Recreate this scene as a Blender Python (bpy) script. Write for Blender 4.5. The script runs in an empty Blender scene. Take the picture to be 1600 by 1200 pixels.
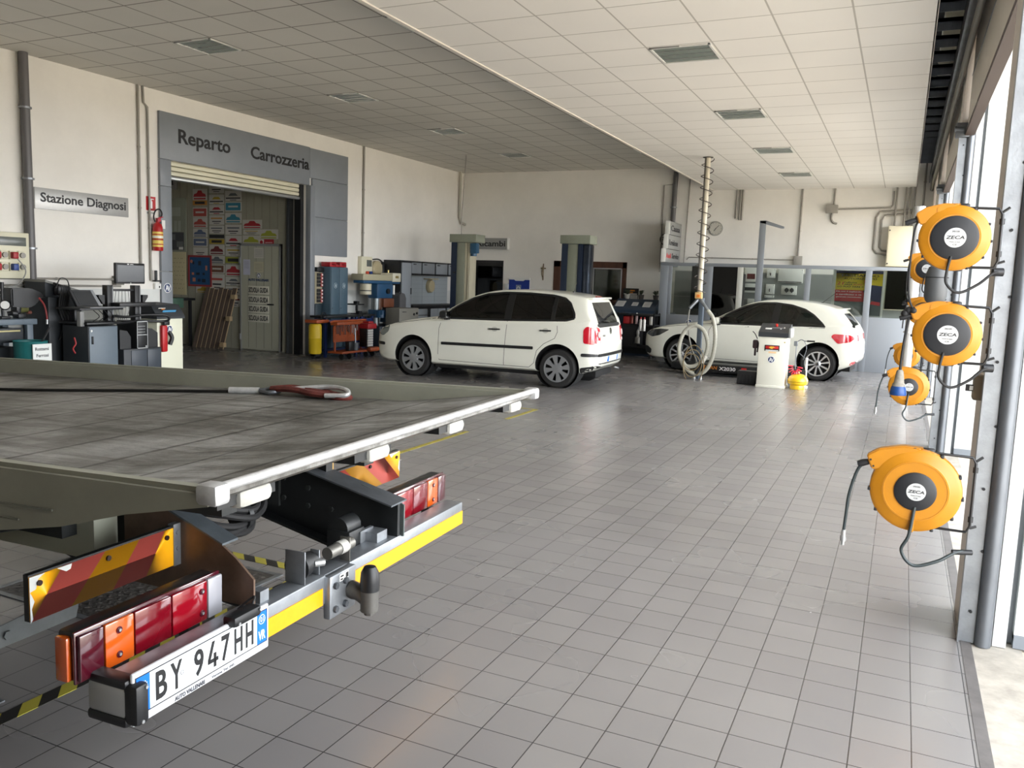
import bpy, bmesh, math, random
from mathutils import Matrix, Vector
from mathutils.bvhtree import BVHTree
random.seed(7)
PI = math.pi
SC = bpy.context.scene
COL = SC.collection

# ------------------------------------------------------------------ camera
cam_d = bpy.data.cameras.new('camera')
cam_d.sensor_width = 36.0
cam_d.lens = 1316.98 / 1600 * 36.0
cam_d.shift_x = (800 - 775.09) / 1600
cam_d.clip_start = 0.05
cam_d.clip_end = 400
cam = bpy.data.objects.new('camera', cam_d)
COL.objects.link(cam)
def _cam_matrix(yaw, pitch, roll, loc):
    cy, sy, cp, sp, cr, sr = math.cos(yaw), math.sin(yaw), math.cos(pitch), math.sin(pitch), math.cos(roll), math.sin(roll)
    f = Vector((-sy * cp, cy * cp, -sp)); r = Vector((cy, sy, 0)); u = r.cross(f)
    r2 = r * cr + u * sr; u2 = -r * sr + u * cr
    m = Matrix((r2, u2, -f)).transposed().to_4x4()
    m.translation = loc
    return m
cam.matrix_world = _cam_matrix(.44465, .12344, .0341, Vector((0, 0, 1.6)))
SC.camera = cam

# ------------------------------------------------------------------ view, world, sun, daylight portals
SC.view_settings.view_transform = 'Standard'
SC.view_settings.look = 'None'
SC.view_settings.gamma = 1
SC.view_settings.use_curve_mapping = False
SC.view_settings.exposure = 1.38
SC.cycles.max_bounces = 14
SC.cycles.diffuse_bounces = 10
SC.cycles.glossy_bounces = 5
SC.cycles.transmission_bounces = 8
SC.cycles.transparent_max_bounces = 16
SC.cycles.use_denoising = True
SC.cycles.sample_clamp_indirect = 5
SC.cycles.caustics_reflective = False
SC.cycles.caustics_refractive = False

world = bpy.data.worlds.new('sky'); SC.world = world
world.use_nodes = True
_b = world.node_tree.nodes['Background']
_b.inputs[0].default_value = (0.92, 0.955, 1.0, 1)
_wn = world.node_tree
_tc = _wn.nodes.new('ShaderNodeTexCoord'); _sp = _wn.nodes.new('ShaderNodeSeparateXYZ'); _mr = _wn.nodes.new('ShaderNodeMapRange')
_wn.links.new(_tc.outputs['Generated'], _sp.inputs[0]); _wn.links.new(_sp.outputs[2], _mr.inputs['Value'])
_mr.interpolation_type = 'SMOOTHSTEP'                      # hazy sky: brightest near the horizon
_mr.inputs['From Min'].default_value = 0.0; _mr.inputs['From Max'].default_value = .55
_mr.inputs['To Min'].default_value = 5.4; _mr.inputs['To Max'].default_value = 3.2
_wn.links.new(_mr.outputs[0], _b.inputs[1])

def add_sun(direction, energy, angle, colour):
    l = bpy.data.lights.new('sun', 'SUN'); l.energy = energy; l.angle = angle; l.color = colour
    o = bpy.data.objects.new('sun', l); COL.objects.link(o)
    o.rotation_euler = Vector(direction).to_track_quat('-Z', 'Y').to_euler()
    o.location = (6, 5, 9)
    return o
add_sun((0.34, 0.22, -1.0), 7.0, math.radians(1.5), (1.0, .95, .87))

def add_portal(y0, y1, z0, z1, x):
    l = bpy.data.lights.new('doorway_daylight', 'AREA'); l.shape = 'RECTANGLE'
    l.size = y1 - y0; l.size_y = z1 - z0
    l.cycles.is_portal = True
    o = bpy.data.objects.new('doorway_daylight', l); COL.objects.link(o)
    o.matrix_world = Matrix(((0, 0, 1, x), (1, 0, 0, (y0 + y1) / 2), (0, 1, 0, (z0 + z1) / 2), (0, 0, 0, 1)))
DOOR_Y = [(0.9, 4.36), (4.82, 9.56), (10.02, 14.74), (15.2, 19.3)]
for a, b in DOOR_Y:
    add_portal(a, b, 0, 3.1, .62)

# ------------------------------------------------------------------ materials
def lin(c):
    def f(v):
        v = v / 255.0
        return v / 12.92 if v <= 0.04045 else ((v + 0.055) / 1.055) ** 2.4
    return (f(c[0]), f(c[1]), f(c[2]), 1)
MATS = {}
def mat(name, rgb, rough=.5, metal=0, var=0.0, vscale=6, bump=0.0, bscale=80, coat=0, spec=.5, stretch=None):
    """rgb as sRGB 0-255; var mixes a darker noise tone; procedural"""
    if name in MATS: return MATS[name]
    m = bpy.data.materials.new(name); m.use_nodes = True
    nt = m.node_tree; p = nt.nodes['Principled BSDF']
    c = lin(rgb)
    p.inputs['Base Color'].default_value = c
    p.inputs['Roughness'].default_value = rough
    p.inputs['Metallic'].default_value = metal
    p.inputs['Coat Weight'].default_value = coat
    p.inputs['Specular IOR Level'].default_value = spec
    if var > 0 or bump > 0:
        tc = nt.nodes.new('ShaderNodeTexCoord')
        src = tc.outputs['Object']
        if stretch:
            mp = nt.nodes.new('ShaderNodeMapping'); mp.inputs['Scale'].default_value = stretch
            nt.links.new(src, mp.inputs[0]); src = mp.outputs[0]
        if var > 0:
            n = nt.nodes.new('ShaderNodeTexNoise'); n.inputs['Scale'].default_value = vscale
            n.inputs['Detail'].default_value = 6; n.inputs['Roughness'].default_value = .65
            nt.links.new(src, n.inputs['Vector'])
            r = nt.nodes.new('ShaderNodeValToRGB')
            r.color_ramp.elements[0].position = .35; r.color_ramp.elements[1].position = .65
            k = 1 - var
            r.color_ramp.elements[0].color = (c[0] * k, c[1] * k, c[2] * k, 1)
            k = 1 + var * .45
            r.color_ramp.elements[1].color = (min(1, c[0] * k), min(1, c[1] * k), min(1, c[2] * k), 1)
            nt.links.new(n.outputs['Fac'], r.inputs[0]); nt.links.new(r.outputs[0], p.inputs['Base Color'])
        if bump > 0:
            n2 = nt.nodes.new('ShaderNodeTexNoise'); n2.inputs['Scale'].default_value = bscale
            nt.links.new(src, n2.inputs['Vector'])
            b = nt.nodes.new('ShaderNodeBump'); b.inputs['Strength'].default_value = bump; b.inputs['Distance'].default_value = .01
            nt.links.new(n2.outputs['Fac'], b.inputs['Height']); nt.links.new(b.outputs[0], p.inputs['Normal'])
    MATS[name] = m
    return m

def tile_mat(name, rgb, rgb2, grout, size, ox, oy, mortar, rough, bump=.25, axes='xy', spec=.5, dirt=0.12, rvar=0):
    m = bpy.data.materials.new(name); m.use_nodes = True
    nt = m.node_tree; N = nt.nodes; L = nt.links; p = N['Principled BSDF']
    tc = N.new('ShaderNodeTexCoord'); mp = N.new('ShaderNodeMapping')
    L.new(tc.outputs['Object'], mp.inputs[0])
    mp.inputs['Location'].default_value = (-ox / size, -oy / size, 0)
    mp.inputs['Scale'].default_value = (1 / size, 1 / size, 1)
    br = N.new('ShaderNodeTexBrick'); br.offset = 0; br.squash = 1
    br.inputs['Scale'].default_value = 1
    br.inputs['Brick Width'].default_value = 1; br.inputs['Row Height'].default_value = 1
    br.inputs['Mortar Size'].default_value = mortar; br.inputs['Mortar Smooth'].default_value = .2
    br.inputs['Bias'].default_value = 0
    br.inputs['Color1'].default_value = lin(rgb); br.inputs['Color2'].default_value = lin(rgb2)
    br.inputs['Mortar'].default_value = lin(grout)
    L.new(mp.outputs[0], br.inputs['Vector'])
    n = N.new('ShaderNodeTexNoise'); n.inputs['Scale'].default_value = .8; n.inputs['Detail'].default_value = 3
    n.inputs['Roughness'].default_value = .5
    L.new(tc.outputs['Object'], n.inputs['Vector'])
    rp = N.new('ShaderNodeMapRange'); rp.inputs['From Min'].default_value = .3; rp.inputs['From Max'].default_value = .7
    rp.inputs['To Min'].default_value = 1 - dirt; rp.inputs['To Max'].default_value = 1 + dirt * .6
    L.new(n.outputs['Fac'], rp.inputs['Value'])
    mx = N.new('ShaderNodeMix'); mx.data_type = 'RGBA'; mx.blend_type = 'MULTIPLY'; mx.inputs[0].default_value = 1
    L.new(br.outputs['Color'], mx.inputs[6]); L.new(rp.outputs[0], mx.inputs[7])
    L.new(mx.outputs[2], p.inputs['Base Color'])
    p.inputs['Roughness'].default_value = rough
    if rvar:
        r2 = N.new('ShaderNodeMapRange'); r2.inputs['From Min'].default_value = .3; r2.inputs['From Max'].default_value = .7
        r2.inputs['To Min'].default_value = rough - rvar; r2.inputs['To Max'].default_value = rough + rvar
        L.new(n.outputs['Fac'], r2.inputs['Value']); L.new(r2.outputs[0], p.inputs['Roughness'])
    p.inputs['Specular IOR Level'].default_value = spec
    bp = N.new('ShaderNodeBump'); bp.inputs['Strength'].default_value = bump; bp.inputs['Distance'].default_value = .004
    bp.invert = True
    L.new(br.outputs['Fac'], bp.inputs['Height']); L.new(bp.outputs[0], p.inputs['Normal'])
    MATS[name] = m
    return m

def glass_mat(name, rgb, tint=.5, refl=1.0, rough=.02):
    """thin pane: tinted transparency plus a fresnel reflection"""
    m = bpy.data.materials.new(name); m.use_nodes = True
    nt = m.node_tree; N = nt.nodes; L = nt.links
    N.remove(N['Principled BSDF'])
    t = N.new('ShaderNodeBsdfTransparent'); c = lin(rgb); t.inputs[0].default_value = (c[0] * tint, c[1] * tint, c[2] * tint, 1)
    g = N.new('ShaderNodeBsdfGlossy'); g.inputs['Roughness'].default_value = rough
    fr = N.new('ShaderNodeFresnel'); fr.inputs[0].default_value = 1.5
    mu = N.new('ShaderNodeMath'); mu.operation = 'MULTIPLY'; mu.inputs[1].default_value = refl
    L.new(fr.outputs[0], mu.inputs[0])
    mx = N.new('ShaderNodeMixShader'); L.new(mu.outputs[0], mx.inputs[0]); L.new(t.outputs[0], mx.inputs[1]); L.new(g.outputs[0], mx.inputs[2])
    L.new(mx.outputs[0], N['Material Output'].inputs[0])
    MATS[name] = m
    return m

# ------------------------------------------------------------------ mesh builder
def arb(axis):
    a = Vector(axis).normalized()
    t = Vector((0, 0, 1)) if abs(a.z) < .9 else Vector((1, 0, 0))
    u = a.cross(t).normalized(); v = a.cross(u)
    return a, u, v
_fontcache = {}
def text_polys(s, bold=False):
    key = (s, bold)
    if key in _fontcache: return _fontcache[key]
    cu = bpy.data.curves.new('t', 'FONT'); cu.body = s; cu.size = 1; cu.resolution_u = 3
    if bold: cu.offset = .022
    o = bpy.data.objects.new('t', cu); COL.objects.link(o)
    dg = bpy.context.evaluated_depsgraph_get(); ev = o.evaluated_get(dg); me = ev.to_mesh()
    vs = [v.co.copy() for v in me.vertices]; fs = [tuple(p.vertices) for p in me.polygons]
    ev.to_mesh_clear(); bpy.data.objects.remove(o); bpy.data.curves.remove(cu)
    x0 = min(v.x for v in vs); x1 = max(v.x for v in vs); y0 = min(v.y for v in vs); y1 = max(v.y for v in vs)
    _fontcache[key] = (vs, fs, x0, x1, y0, y1)
    return _fontcache[key]

class MB:
    def __init__(self): self.bm = bmesh.new(); self.mi = 0
    def m(self, i): self.mi = i; return self
    def _f(self, vs):
        try:
            f = self.bm.faces.new(vs); f.material_index = self.mi; return f
        except ValueError: return None
    def face(self, pts): return self._f([self.bm.verts.new(p) for p in pts])
    def box(self, x0, x1, y0, y1, z0, z1, M=None):
        P = [(x0, y0, z0), (x1, y0, z0), (x1, y1, z0), (x0, y1, z0), (x0, y0, z1), (x1, y0, z1), (x1, y1, z1), (x0, y1, z1)]
        v = [self.bm.verts.new(M @ Vector(p) if M else p) for p in P]
        for q in ((0, 3, 2, 1), (4, 5, 6, 7), (0, 1, 5, 4), (1, 2, 6, 5), (2, 3, 7, 6), (3, 0, 4, 7)): self._f([v[i] for i in q])
        return self
    def bbox(self, x0, x1, y0, y1, z0, z1, r=.01, M=None):
        """box with chamfered edges"""
        r = min(r, (x1 - x0) * .45, (y1 - y0) * .45, (z1 - z0) * .45)
        b = bmesh.new()
        P = [(x0, y0, z0), (x1, y0, z0), (x1, y1, z0), (x0, y1, z0), (x0, y0, z1), (x1, y0, z1), (x1, y1, z1), (x0, y1, z1)]
        v = [b.verts.new(p) for p in P]
        for q in ((0, 3, 2, 1), (4, 5, 6, 7), (0, 1, 5, 4), (1, 2, 6, 5), (2, 3, 7, 6), (3, 0, 4, 7)): b.faces.new([v[i] for i in q])
        bmesh.ops.bevel(b, geom=b.edges[:], offset=r, segments=2, profile=.5, affect='EDGES')
        self.merge(b, M); b.free(); return self
    def merge(self, b, M=None):
        b.verts.index_update(); vm = [self.bm.verts.new(M @ v.co if M else v.co) for v in b.verts]
        for f in b.faces: self._f([vm[v.index] for v in f.verts])
    def cyl(self, p0, p1, r0, r1=None, seg=16, cap=True):
        p0 = Vector(p0); p1 = Vector(p1); r1 = r0 if r1 is None else r1
        a, u, v = arb(p1 - p0); A = []; B = []
        for i in range(seg):
            t = 2 * PI * i / seg; d = u * math.cos(t) + v * math.sin(t)
            A.append(self.bm.verts.new(p0 + d * r0)); B.append(self.bm.verts.new(p1 + d * r1))
        for i in range(seg):
            j = (i + 1) % seg; self._f([A[i], A[j], B[j], B[i]])
        if cap: self._f(A[::-1]); self._f(B)
        return self
    def tube(self, pts, r, seg=8, smooth=0, cap=True, closed=False):
        pts = [Vector(p) for p in pts]
        if smooth: pts = catmull(pts, smooth, closed)
        rs = r if isinstance(r, (list, tuple)) else [r] * len(pts)
        if len(rs) != len(pts): rs = [rs[min(len(rs) - 1, int(i * len(rs) / len(pts)))] for i in range(len(pts))]
        n = len(pts); rings = []; prev = None
        for i, p in enumerate(pts):
            d = (pts[(i + 1) % n] - pts[i - 1]) if closed else (pts[min(i + 1, n - 1)] - pts[max(i - 1, 0)])
            if d.length < 1e-9: d = Vector((0, 0, 1))
            d.normalize()
            if prev is None: _, u, v = arb(d)
            else:
                u = prev - d * prev.dot(d)
                u = u.normalized() if u.length > 1e-6 else arb(d)[1]
                v = d.cross(u)
            prev = u
            rings.append([self.bm.verts.new(p + (u * math.cos(2 * PI * k / seg) + v * math.sin(2 * PI * k / seg)) * rs[i]) for k in range(seg)])
        m = n if closed else n - 1
        for i in range(m):
            A = rings[i]; B = rings[(i + 1) % n]
            for k in range(seg): self._f([A[k], A[(k + 1) % seg], B[(k + 1) % seg], B[k]])
        if cap and not closed: self._f(rings[0][::-1]); self._f(rings[-1])
        return self
    def prism(self, poly, plane, a, b, M=None):
        """poly of 2D points in plane 'xy','xz','yz', extruded a..b on the third axis"""
        def P(q, h):
            x = {'xy': (q[0], q[1], h), 'xz': (q[0], h, q[1]), 'yz': (h, q[0], q[1])}[plane]
            return M @ Vector(x) if M else Vector(x)
        A = [self.bm.verts.new(P(q, a)) for q in poly]; B = [self.bm.verts.new(P(q, b)) for q in poly]
        n = len(poly)
        self._f(A[::-1]); self._f(B)
        for i in range(n): self._f([A[i], A[(i + 1) % n], B[(i + 1) % n], B[i]])
        return self
    def lathe(self, prof, origin, axis, seg=32, cap=False):
        o = Vector(origin); a, u, v = arb(axis); rings = []
        for r, h in prof:
            rings.append([self.bm.verts.new(o + a * h + (u * math.cos(2 * PI * k / seg) + v * math.sin(2 * PI * k / seg)) * max(r, 1e-4)) for k in range(seg)])
        for A, B in zip(rings, rings[1:]):
            for k in range(seg): self._f([A[k], A[(k + 1) % seg], B[(k + 1) % seg], B[k]])
        if cap: self._f(rings[0][::-1]); self._f(rings[-1])
        return self
    def sphere(self, c, r, s=(1, 1, 1), seg=16):
        b = bmesh.new(); bmesh.ops.create_uvsphere(b, u_segments=seg, v_segments=max(6, seg // 2), radius=r)
        for v in b.verts: v.co = Vector((v.co.x * s[0], v.co.y * s[1], v.co.z * s[2])) + Vector(c)
        self.merge(b); b.free(); return self
    def text(self, s, origin, xd, ud, w=None, h=None, d=.002, bold=False, italic=0):
        """flat raised lettering: origin = lower left corner, xd/ud unit directions, box w x h, depth d toward the reader"""
        vs, fs, x0, x1, y0, y1 = text_polys(s, bold)
        sx = (w / (x1 - x0)) if w else None; sy = (h / (y1 - y0)) if h else None
        if sx is None: sx = sy
        if sy is None: sy = sx
        xd = Vector(xd).normalized(); ud = Vector(ud).normalized(); nd = xd.cross(ud); o = Vector(origin)
        def T(q, k): return o + xd * ((q.x - x0) * sx + italic * (q.y - y0) * sy) + ud * ((q.y - y0) * sy) + nd * k
        F = [self.bm.verts.new(T(q, d)) for q in vs]
        edges = {}
        for f in fs:
            self._f([F[i] for i in f])
            for i in range(len(f)):
                e = (f[i], f[(i + 1) % len(f)]); edges[e] = 1
        B = {}
        for (i, j) in list(edges):
            if (j, i) not in edges:
                for k in (i, j):
                    if k not in B: B[k] = self.bm.verts.new(T(vs[k], 0))
                self._f([F[j], F[i], B[i], B[j]])
        return self
    def transform(self, M): bmesh.ops.transform(self.bm, matrix=M, verts=self.bm.verts); return self
    def build(self, name, mats, parent=None, smooth=True, local=False, ang=38, label=None):
        me = bpy.data.meshes.new(name)
        if parent is not None and not local:
            bmesh.ops.transform(self.bm, matrix=MW[parent.name].inverted(), verts=self.bm.verts)
        bmesh.ops.remove_doubles(self.bm, verts=self.bm.verts, dist=1e-5)
        bmesh.ops.recalc_face_normals(self.bm, faces=self.bm.faces)
        if smooth:
            lim = math.radians(ang)
            for e in self.bm.edges:
                if len(e.link_faces) == 2:
                    try: e.smooth = e.calc_face_angle() < lim
                    except ValueError: e.smooth = False
            for f in self.bm.faces: f.smooth = True
        self.bm.to_mesh(me); self.bm.free()
        for m in (mats if isinstance(mats, (list, tuple)) else [mats]): me.materials.append(m)
        o = bpy.data.objects.new(name, me); COL.objects.link(o)
        if parent is not None:
            o.parent = parent; MW[o.name] = MW[parent.name]
        else: MW[o.name] = Matrix.Identity(4)
        if label: o['label'] = label
        return o

def catmull(pts, n, closed=False):
    out = []; N = len(pts)
    rng = range(N) if closed else range(N - 1)
    for i in rng:
        if closed: p0, p1, p2, p3 = pts[i - 1], pts[i], pts[(i + 1) % N], pts[(i + 2) % N]
        else:
            p1, p2 = pts[i], pts[i + 1]; p0 = pts[i - 1] if i else p1 * 2 - p2; p3 = pts[i + 2] if i + 2 < N else p2 * 2 - p1
        for k in range(n):
            t = k / n
            out.append(0.5 * ((2 * p1) + (p2 - p0) * t + (2 * p0 - 5 * p1 + 4 * p2 - p3) * t * t + (3 * p1 - p0 - 3 * p2 + p3) * t ** 3))
    if not closed: out.append(pts[-1])
    return out

MW = {}
def tag(o, label, cat, group=None, kind=None):
    o['label'] = label; o['category'] = cat
    if group: o['group'] = group
    if kind: o['kind'] = kind
    return o
def thing(name, label, cat, loc=(0, 0, 0), rz=0, group=None):
    o = bpy.data.objects.new(name, None); COL.objects.link(o); o.empty_display_size = .1
    o.location = loc; o.rotation_euler = (0, 0, rz)
    MW[o.name] = Matrix.Translation(Vector(loc)) @ Matrix.Rotation(rz, 4, 'Z')
    return tag(o, label, cat, group)
def struct(name, mb, mats, smooth=False, parent=None):
    o = mb.build(name, mats, parent, smooth=smooth)
    o['kind'] = 'structure'
    return o
def dup(root, loc, rz=0, label=None, group=None):
    def cp(o, par):
        c = o.copy(); COL.objects.link(c)
        if par is not None: c.parent = par
        for ch in [k for k in bpy.data.objects if k.parent == o]: cp(ch, c)
        return c
    r = cp(root, None)
    r.location = loc; r.rotation_euler = (0, 0, rz)
    MW[r.name] = Matrix.Translation(Vector(loc)) @ Matrix.Rotation(rz, 4, 'Z')
    if label: r['label'] = label
    if group: r['group'] = group
    return r
# ================================================================== THE ROOM
WX, BY, RX = -10.53, 19.7, .37          # left wall, back wall, inner face of the door wall
HI, LO = 4.29, 3.77                     # high and dropped ceilings
T = .199
M_floor = tile_mat('floor tile', (138, 135, 133), (131, 128, 127), (62, 60, 60), T, -1.633, 2.770, .012, .26, .3, spec=.8, dirt=.10, rvar=.04)
M_ceil = tile_mat('ceiling tile', (236, 233, 227), (233, 230, 224), (184, 180, 172), .6, -2.335, 7.87, .014, .85, .15, dirt=.03)
M_ceil2 = tile_mat('shaded ceiling tile', (214, 211, 203), (210, 207, 199), (140, 136, 128), .6, -8.15, 7.75, .018, .85, .15, dirt=.04)  # same white tile; its weaker light is put into the darker colour
M_wall = mat('wall paint', (233, 230, 223), .75, var=.05, vscale=1.2, bump=.08, bscale=60)
M_dado = mat('dado paint', (214, 216, 212), .42, var=.06, vscale=2)
M_pave = tile_mat('pavement', (206, 196, 180), (200, 190, 175), (120, 112, 100), 1.2, .37, 3.0, .004, .85, .3, dirt=.25)
M_sill = mat('sill concrete', (178, 172, 162), .8, var=.25, vscale=7)
M_grey = mat('grey cladding', (128, 133, 139), .42, var=.05, vscale=3)
M_greyd = mat('grey frame', (118, 124, 131), .4)
M_dark = mat('black plastic', (22, 23, 25), .45)
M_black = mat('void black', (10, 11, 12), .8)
M_galv = mat('galvanised steel', (150, 154, 158), .42, .75, var=.22, vscale=5, bump=.05)
M_galvd = mat('worn galvanised steel', (108, 112, 117), .45, .6, var=.35, vscale=4, stretch=(1, 1, .25))
M_white = mat('white plastic', (225, 225, 220), .4)
M_cream = mat('cream enamel', (214, 210, 186), .4, var=.04, vscale=4)
M_conduit = mat('grey conduit', (150, 146, 138), .5)
M_pipe = mat('dark drain pipe', (92, 90, 90), .45)
M_louvre = mat('light diffuser', (128, 137, 130), .25)
M_rubber = mat('rubber', (24, 24, 25), .7)
M_lettk = mat('black lettering', (18, 18, 20), .5)
M_lettw = mat('white lettering', (235, 235, 235), .5)
M_navy = mat('navy print', (28, 52, 96), .5)
M_alu = mat('aluminium', (182, 184, 184), .35, .7)

mb = MB(); mb.box(-17, RX, -4, 20.2, -.3, 0); struct('floor', mb, M_floor)
mb = MB()
mb.box(RX + .03, 40, -30, 45, -.3, -.012)
struct('ground_outside', mb, M_pave)
mb = MB(); mb.box(RX, RX + .045, -4, 20, -.3, .002); struct('trim_3', mb, mat('threshold strip', (104, 101, 100), .6, var=.2, vscale=9))
mb = MB(); mb.box(RX + .045, .62, -4, 20, -.3, -.004); struct('trim_4', mb, M_sill)

# left wall with the body shop opening, back wall with a doorway and a hatch, front wall behind the camera
OY0, OY1, OZ = 9.90, 13.30, 3.28
mb = MB()
mb.box(WX - .3, WX, -4, OY0, 0, 4.6); mb.box(WX - .3, WX, OY1, BY + .3, 0, 4.6); mb.box(WX - .3, WX, OY0, OY1, OZ, 4.6)
struct('wall_left', mb, M_wall)
mb = MB(); mb.box(WX, WX + .006, -4, 9.70, 0, 1.27); mb.box(WX, WX + .006, 14.62, BY, 0, 1.27)
struct('trim_1', mb, M_dado)
def holes(mb, x0, x1, z0, z1, hs, y0, y1):
    """wall slab in the xz plane with rectangular holes (x0,x1,z0,z1)"""
    xs = sorted({x0, x1, *[h[0] for h in hs], *[h[1] for h in hs]}); zs = sorted({z0, z1, *[h[2] for h in hs], *[h[3] for h in hs]})
    for a, b in zip(xs, xs[1:]):
        run = None
        for c, d in zip(zs, zs[1:]):
            if any(h[0] <= (a + b) / 2 <= h[1] and h[2] <= (c + d) / 2 <= h[3] for h in hs):
                if run: mb.box(a, b, y0, y1, run[0], run[1]); run = None
            else: run = (run[0], d) if run else (c, d)
        if run: mb.box(a, b, y0, y1, run[0], run[1])
mb = MB(); holes(mb, WX, 1.6, 0, 4.9, [(-10.25, -9.29, 0, 2.08), (-7.9, -6.02, 1.02, 2.11)], BY, BY + .25)
struct('wall_back', mb, M_wall)
mb = MB(); mb.box(WX - .3, 1.2, -4.3, -4, 0, 4.9); struct('wall_front', mb, M_wall)
mb = MB(); mb.box(-4.85, RX, BY - .008, BY, 0, 1.95); mb.m(1)
for z in (.75, 1.35, 1.93): mb.box(-4.85, RX, BY - .014, BY - .006, z, z + .02)
struct('trim_2', mb, [mat('grey dado', (140, 143, 141), .5, var=.05), mat('dado joint', (165, 166, 163), .5)])

# ceilings
mb = MB(); mb.box(WX - .3, -4.07, -4, BY, HI, HI + .08); struct('ceiling', mb, M_ceil2)
mb = MB(); mb.box(-4.09, .055, -4, BY, LO, LO + .05); struct('ceiling_dropped', mb, M_ceil)
mb = MB(); mb.box(-4.09, -4.07, -4, BY, LO + .05, HI + .08)
mb.box(.045, .06, -4, BY, LO, LO + .35); mb.box(-4.11, -4.07, -4, BY, LO - .012, LO)
struct('trim_5', mb, mat('ceiling edge trim', (214, 208, 198), .6))
# roof above everything
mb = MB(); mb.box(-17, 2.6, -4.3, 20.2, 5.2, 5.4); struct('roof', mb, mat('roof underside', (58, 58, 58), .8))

# ---- doorway room behind the back wall, and hatch office
mb = MB()
mb.box(-10.6, -8.4, 22.2, 22.3, 0, 3); mb.box(-10.7, -10.6, BY + .25, 22.3, 0, 3); mb.box(-8.5, -8.4, BY + .25, 22.3, 0, 3); mb.box(-10.7, -8.4, BY + .25, 22.3, 2.6, 2.7); mb.box(-10.7, -8.4, BY + .2, 22.3, -.2, 0)
struct('wall_storeroom', mb, mat('storeroom grey', (62, 64, 68), .7))
mb = MB()
mb.box(-8.3, -5.5, 22.6, 22.7, 0, 3); mb.box(-8.4, -8.3, BY + .25, 22.7, 0, 3); mb.box(-5.5, -5.4, BY + .25, 22.7, 0, 3); mb.box(-8.4, -5.4, BY + .25, 22.7, 2.6, 2.7); mb.box(-8.4, -5.4, BY + .2, 22.7, -.2, 0)
struct('wall_office', mb, mat('office ochre', (196, 178, 140), .7, var=.1, vscale=1))
# dark doorway leaf seen inside the frame
t = thing('storeroom_door', 'black framed glazed door in the back wall under the grey parts sign', 'door', (-9.77, BY, 0))
t['kind'] = 'structure'
mb = MB(); mb.box(-10.25, -10.21, BY + .02, BY + .2, 0, 2.08); mb.box(-9.33, -9.29, BY + .02, BY + .2, 0, 2.08); mb.box(-10.25, -9.29, BY + .02, BY + .2, 2.03, 2.08)
mb.build('door_frame', M_dark, t)
mb = MB(); mb.box(-10.21, -9.33, BY + .09, BY + .1, .02, 2.03); mb.build('door_pane', glass_mat('dark glass', (60, 64, 68), .5, 1.2), t)
# shelf unit in the dark storeroom
t = thing('storage_rack', 'dim metal rack standing inside the dark doorway in the back wall', 'rack', (-9.7, 21.6, 0))
mb = MB()
for x in (-10.2, -9.2):
    for y in (21.4, 21.9): mb.box(x, x + .03, y, y + .03, 0, 2)
mb.build('upright', M_galv, t)
mb = MB()
for z in (.3, .8, 1.3, 1.8): mb.box(-10.2, -9.17, 21.4, 21.93, z, z + .03)
mb.build('shelf', M_galv, t)

# wooden hatch window with sliding pane
t = thing('reception_hatch', 'brown wooden framed office hatch window with stone sill in the back wall', 'window', (-6.96, BY, 1.02)); t['kind'] = 'structure'
M_wood = mat('dark brown wood', (84, 52, 36), .45, var=.25, vscale=8, stretch=(1, 1, .15))
mb = MB()
for x0, x1 in ((-7.9, -7.72), (-7.45, -7.36), (-7.05, -6.86), (-6.13, -6.02)): mb.bbox(x0, x1, BY - .02, BY + .12, 1.05, 2.11, .008)
mb.bbox(-7.9, -6.02, BY - .02, BY + .12, 1.96, 2.11, .008); mb.bbox(-7.9, -6.02, BY - .02, BY + .12, 1.05, 1.2, .008)
mb.build('window_frame', M_wood, t)
mb = MB(); mb.box(-7.36, -7.05, BY, BY + .08, 1.2, 1.96); mb.build('wooden_shutter', M_wood, t)
mb = MB(); mb.box(-6.86, -6.835, BY - .03, BY + .0, 1.2, 1.96); mb.box(-6.155, -6.13, BY - .03, BY, 1.2, 1.96); mb.box(-6.86, -6.13, BY - .03, BY, 1.935, 1.96)
mb.build('pane_frame', M_alu, t)
mb = MB(); mb.box(-6.84, -6.15, BY + .03, BY + .036, 1.2, 1.95); mb.box(-7.72, -7.45, BY + .03, BY + .036, 1.2, 1.96); mb.build('pane', glass_mat('clear glass', (225, 235, 230), .9, 1), t)
mb = MB(); mb.bbox(-7.95, -5.5, BY - .28, BY + .02, .99, 1.04, .01); mb.build('sill', mat('stone sill', (150, 146, 138), .4, var=.1), t)
mb = MB(); mb.box(-7.95, -5.5, BY - .2, BY, 0, .99)
mb.build('counter_base', mat('counter grey', (120, 117, 110), .6, var=.06), t)
mb = MB(); mb.bbox(-6.3, -6.15, BY + .5, BY + .55, 1.1, 1.95, .01); mb.build('inner_post', mat('brown post', (70, 58, 46), .5), t)

# ---- body shop room behind the opening
IY = 13.4
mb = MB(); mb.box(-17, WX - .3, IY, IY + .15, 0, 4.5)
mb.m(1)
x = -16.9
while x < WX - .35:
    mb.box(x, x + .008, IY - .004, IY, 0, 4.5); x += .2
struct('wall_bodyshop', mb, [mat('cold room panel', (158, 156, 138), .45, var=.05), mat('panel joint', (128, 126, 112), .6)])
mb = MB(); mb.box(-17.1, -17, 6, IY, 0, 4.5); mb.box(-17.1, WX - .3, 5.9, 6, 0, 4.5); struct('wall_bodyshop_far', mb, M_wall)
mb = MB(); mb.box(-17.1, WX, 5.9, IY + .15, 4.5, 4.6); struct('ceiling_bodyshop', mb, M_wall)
mb = MB(); mb.box(-10.98, WX - .31, IY - .05, IY, 0, 3.6); mb.box(-11.02, -10.98, IY - .07, IY, 0, 3.5)
struct('trim_6', mb, mat('steel jamb', (96, 99, 101), .32, .5, var=.1, vscale=2))

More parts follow.
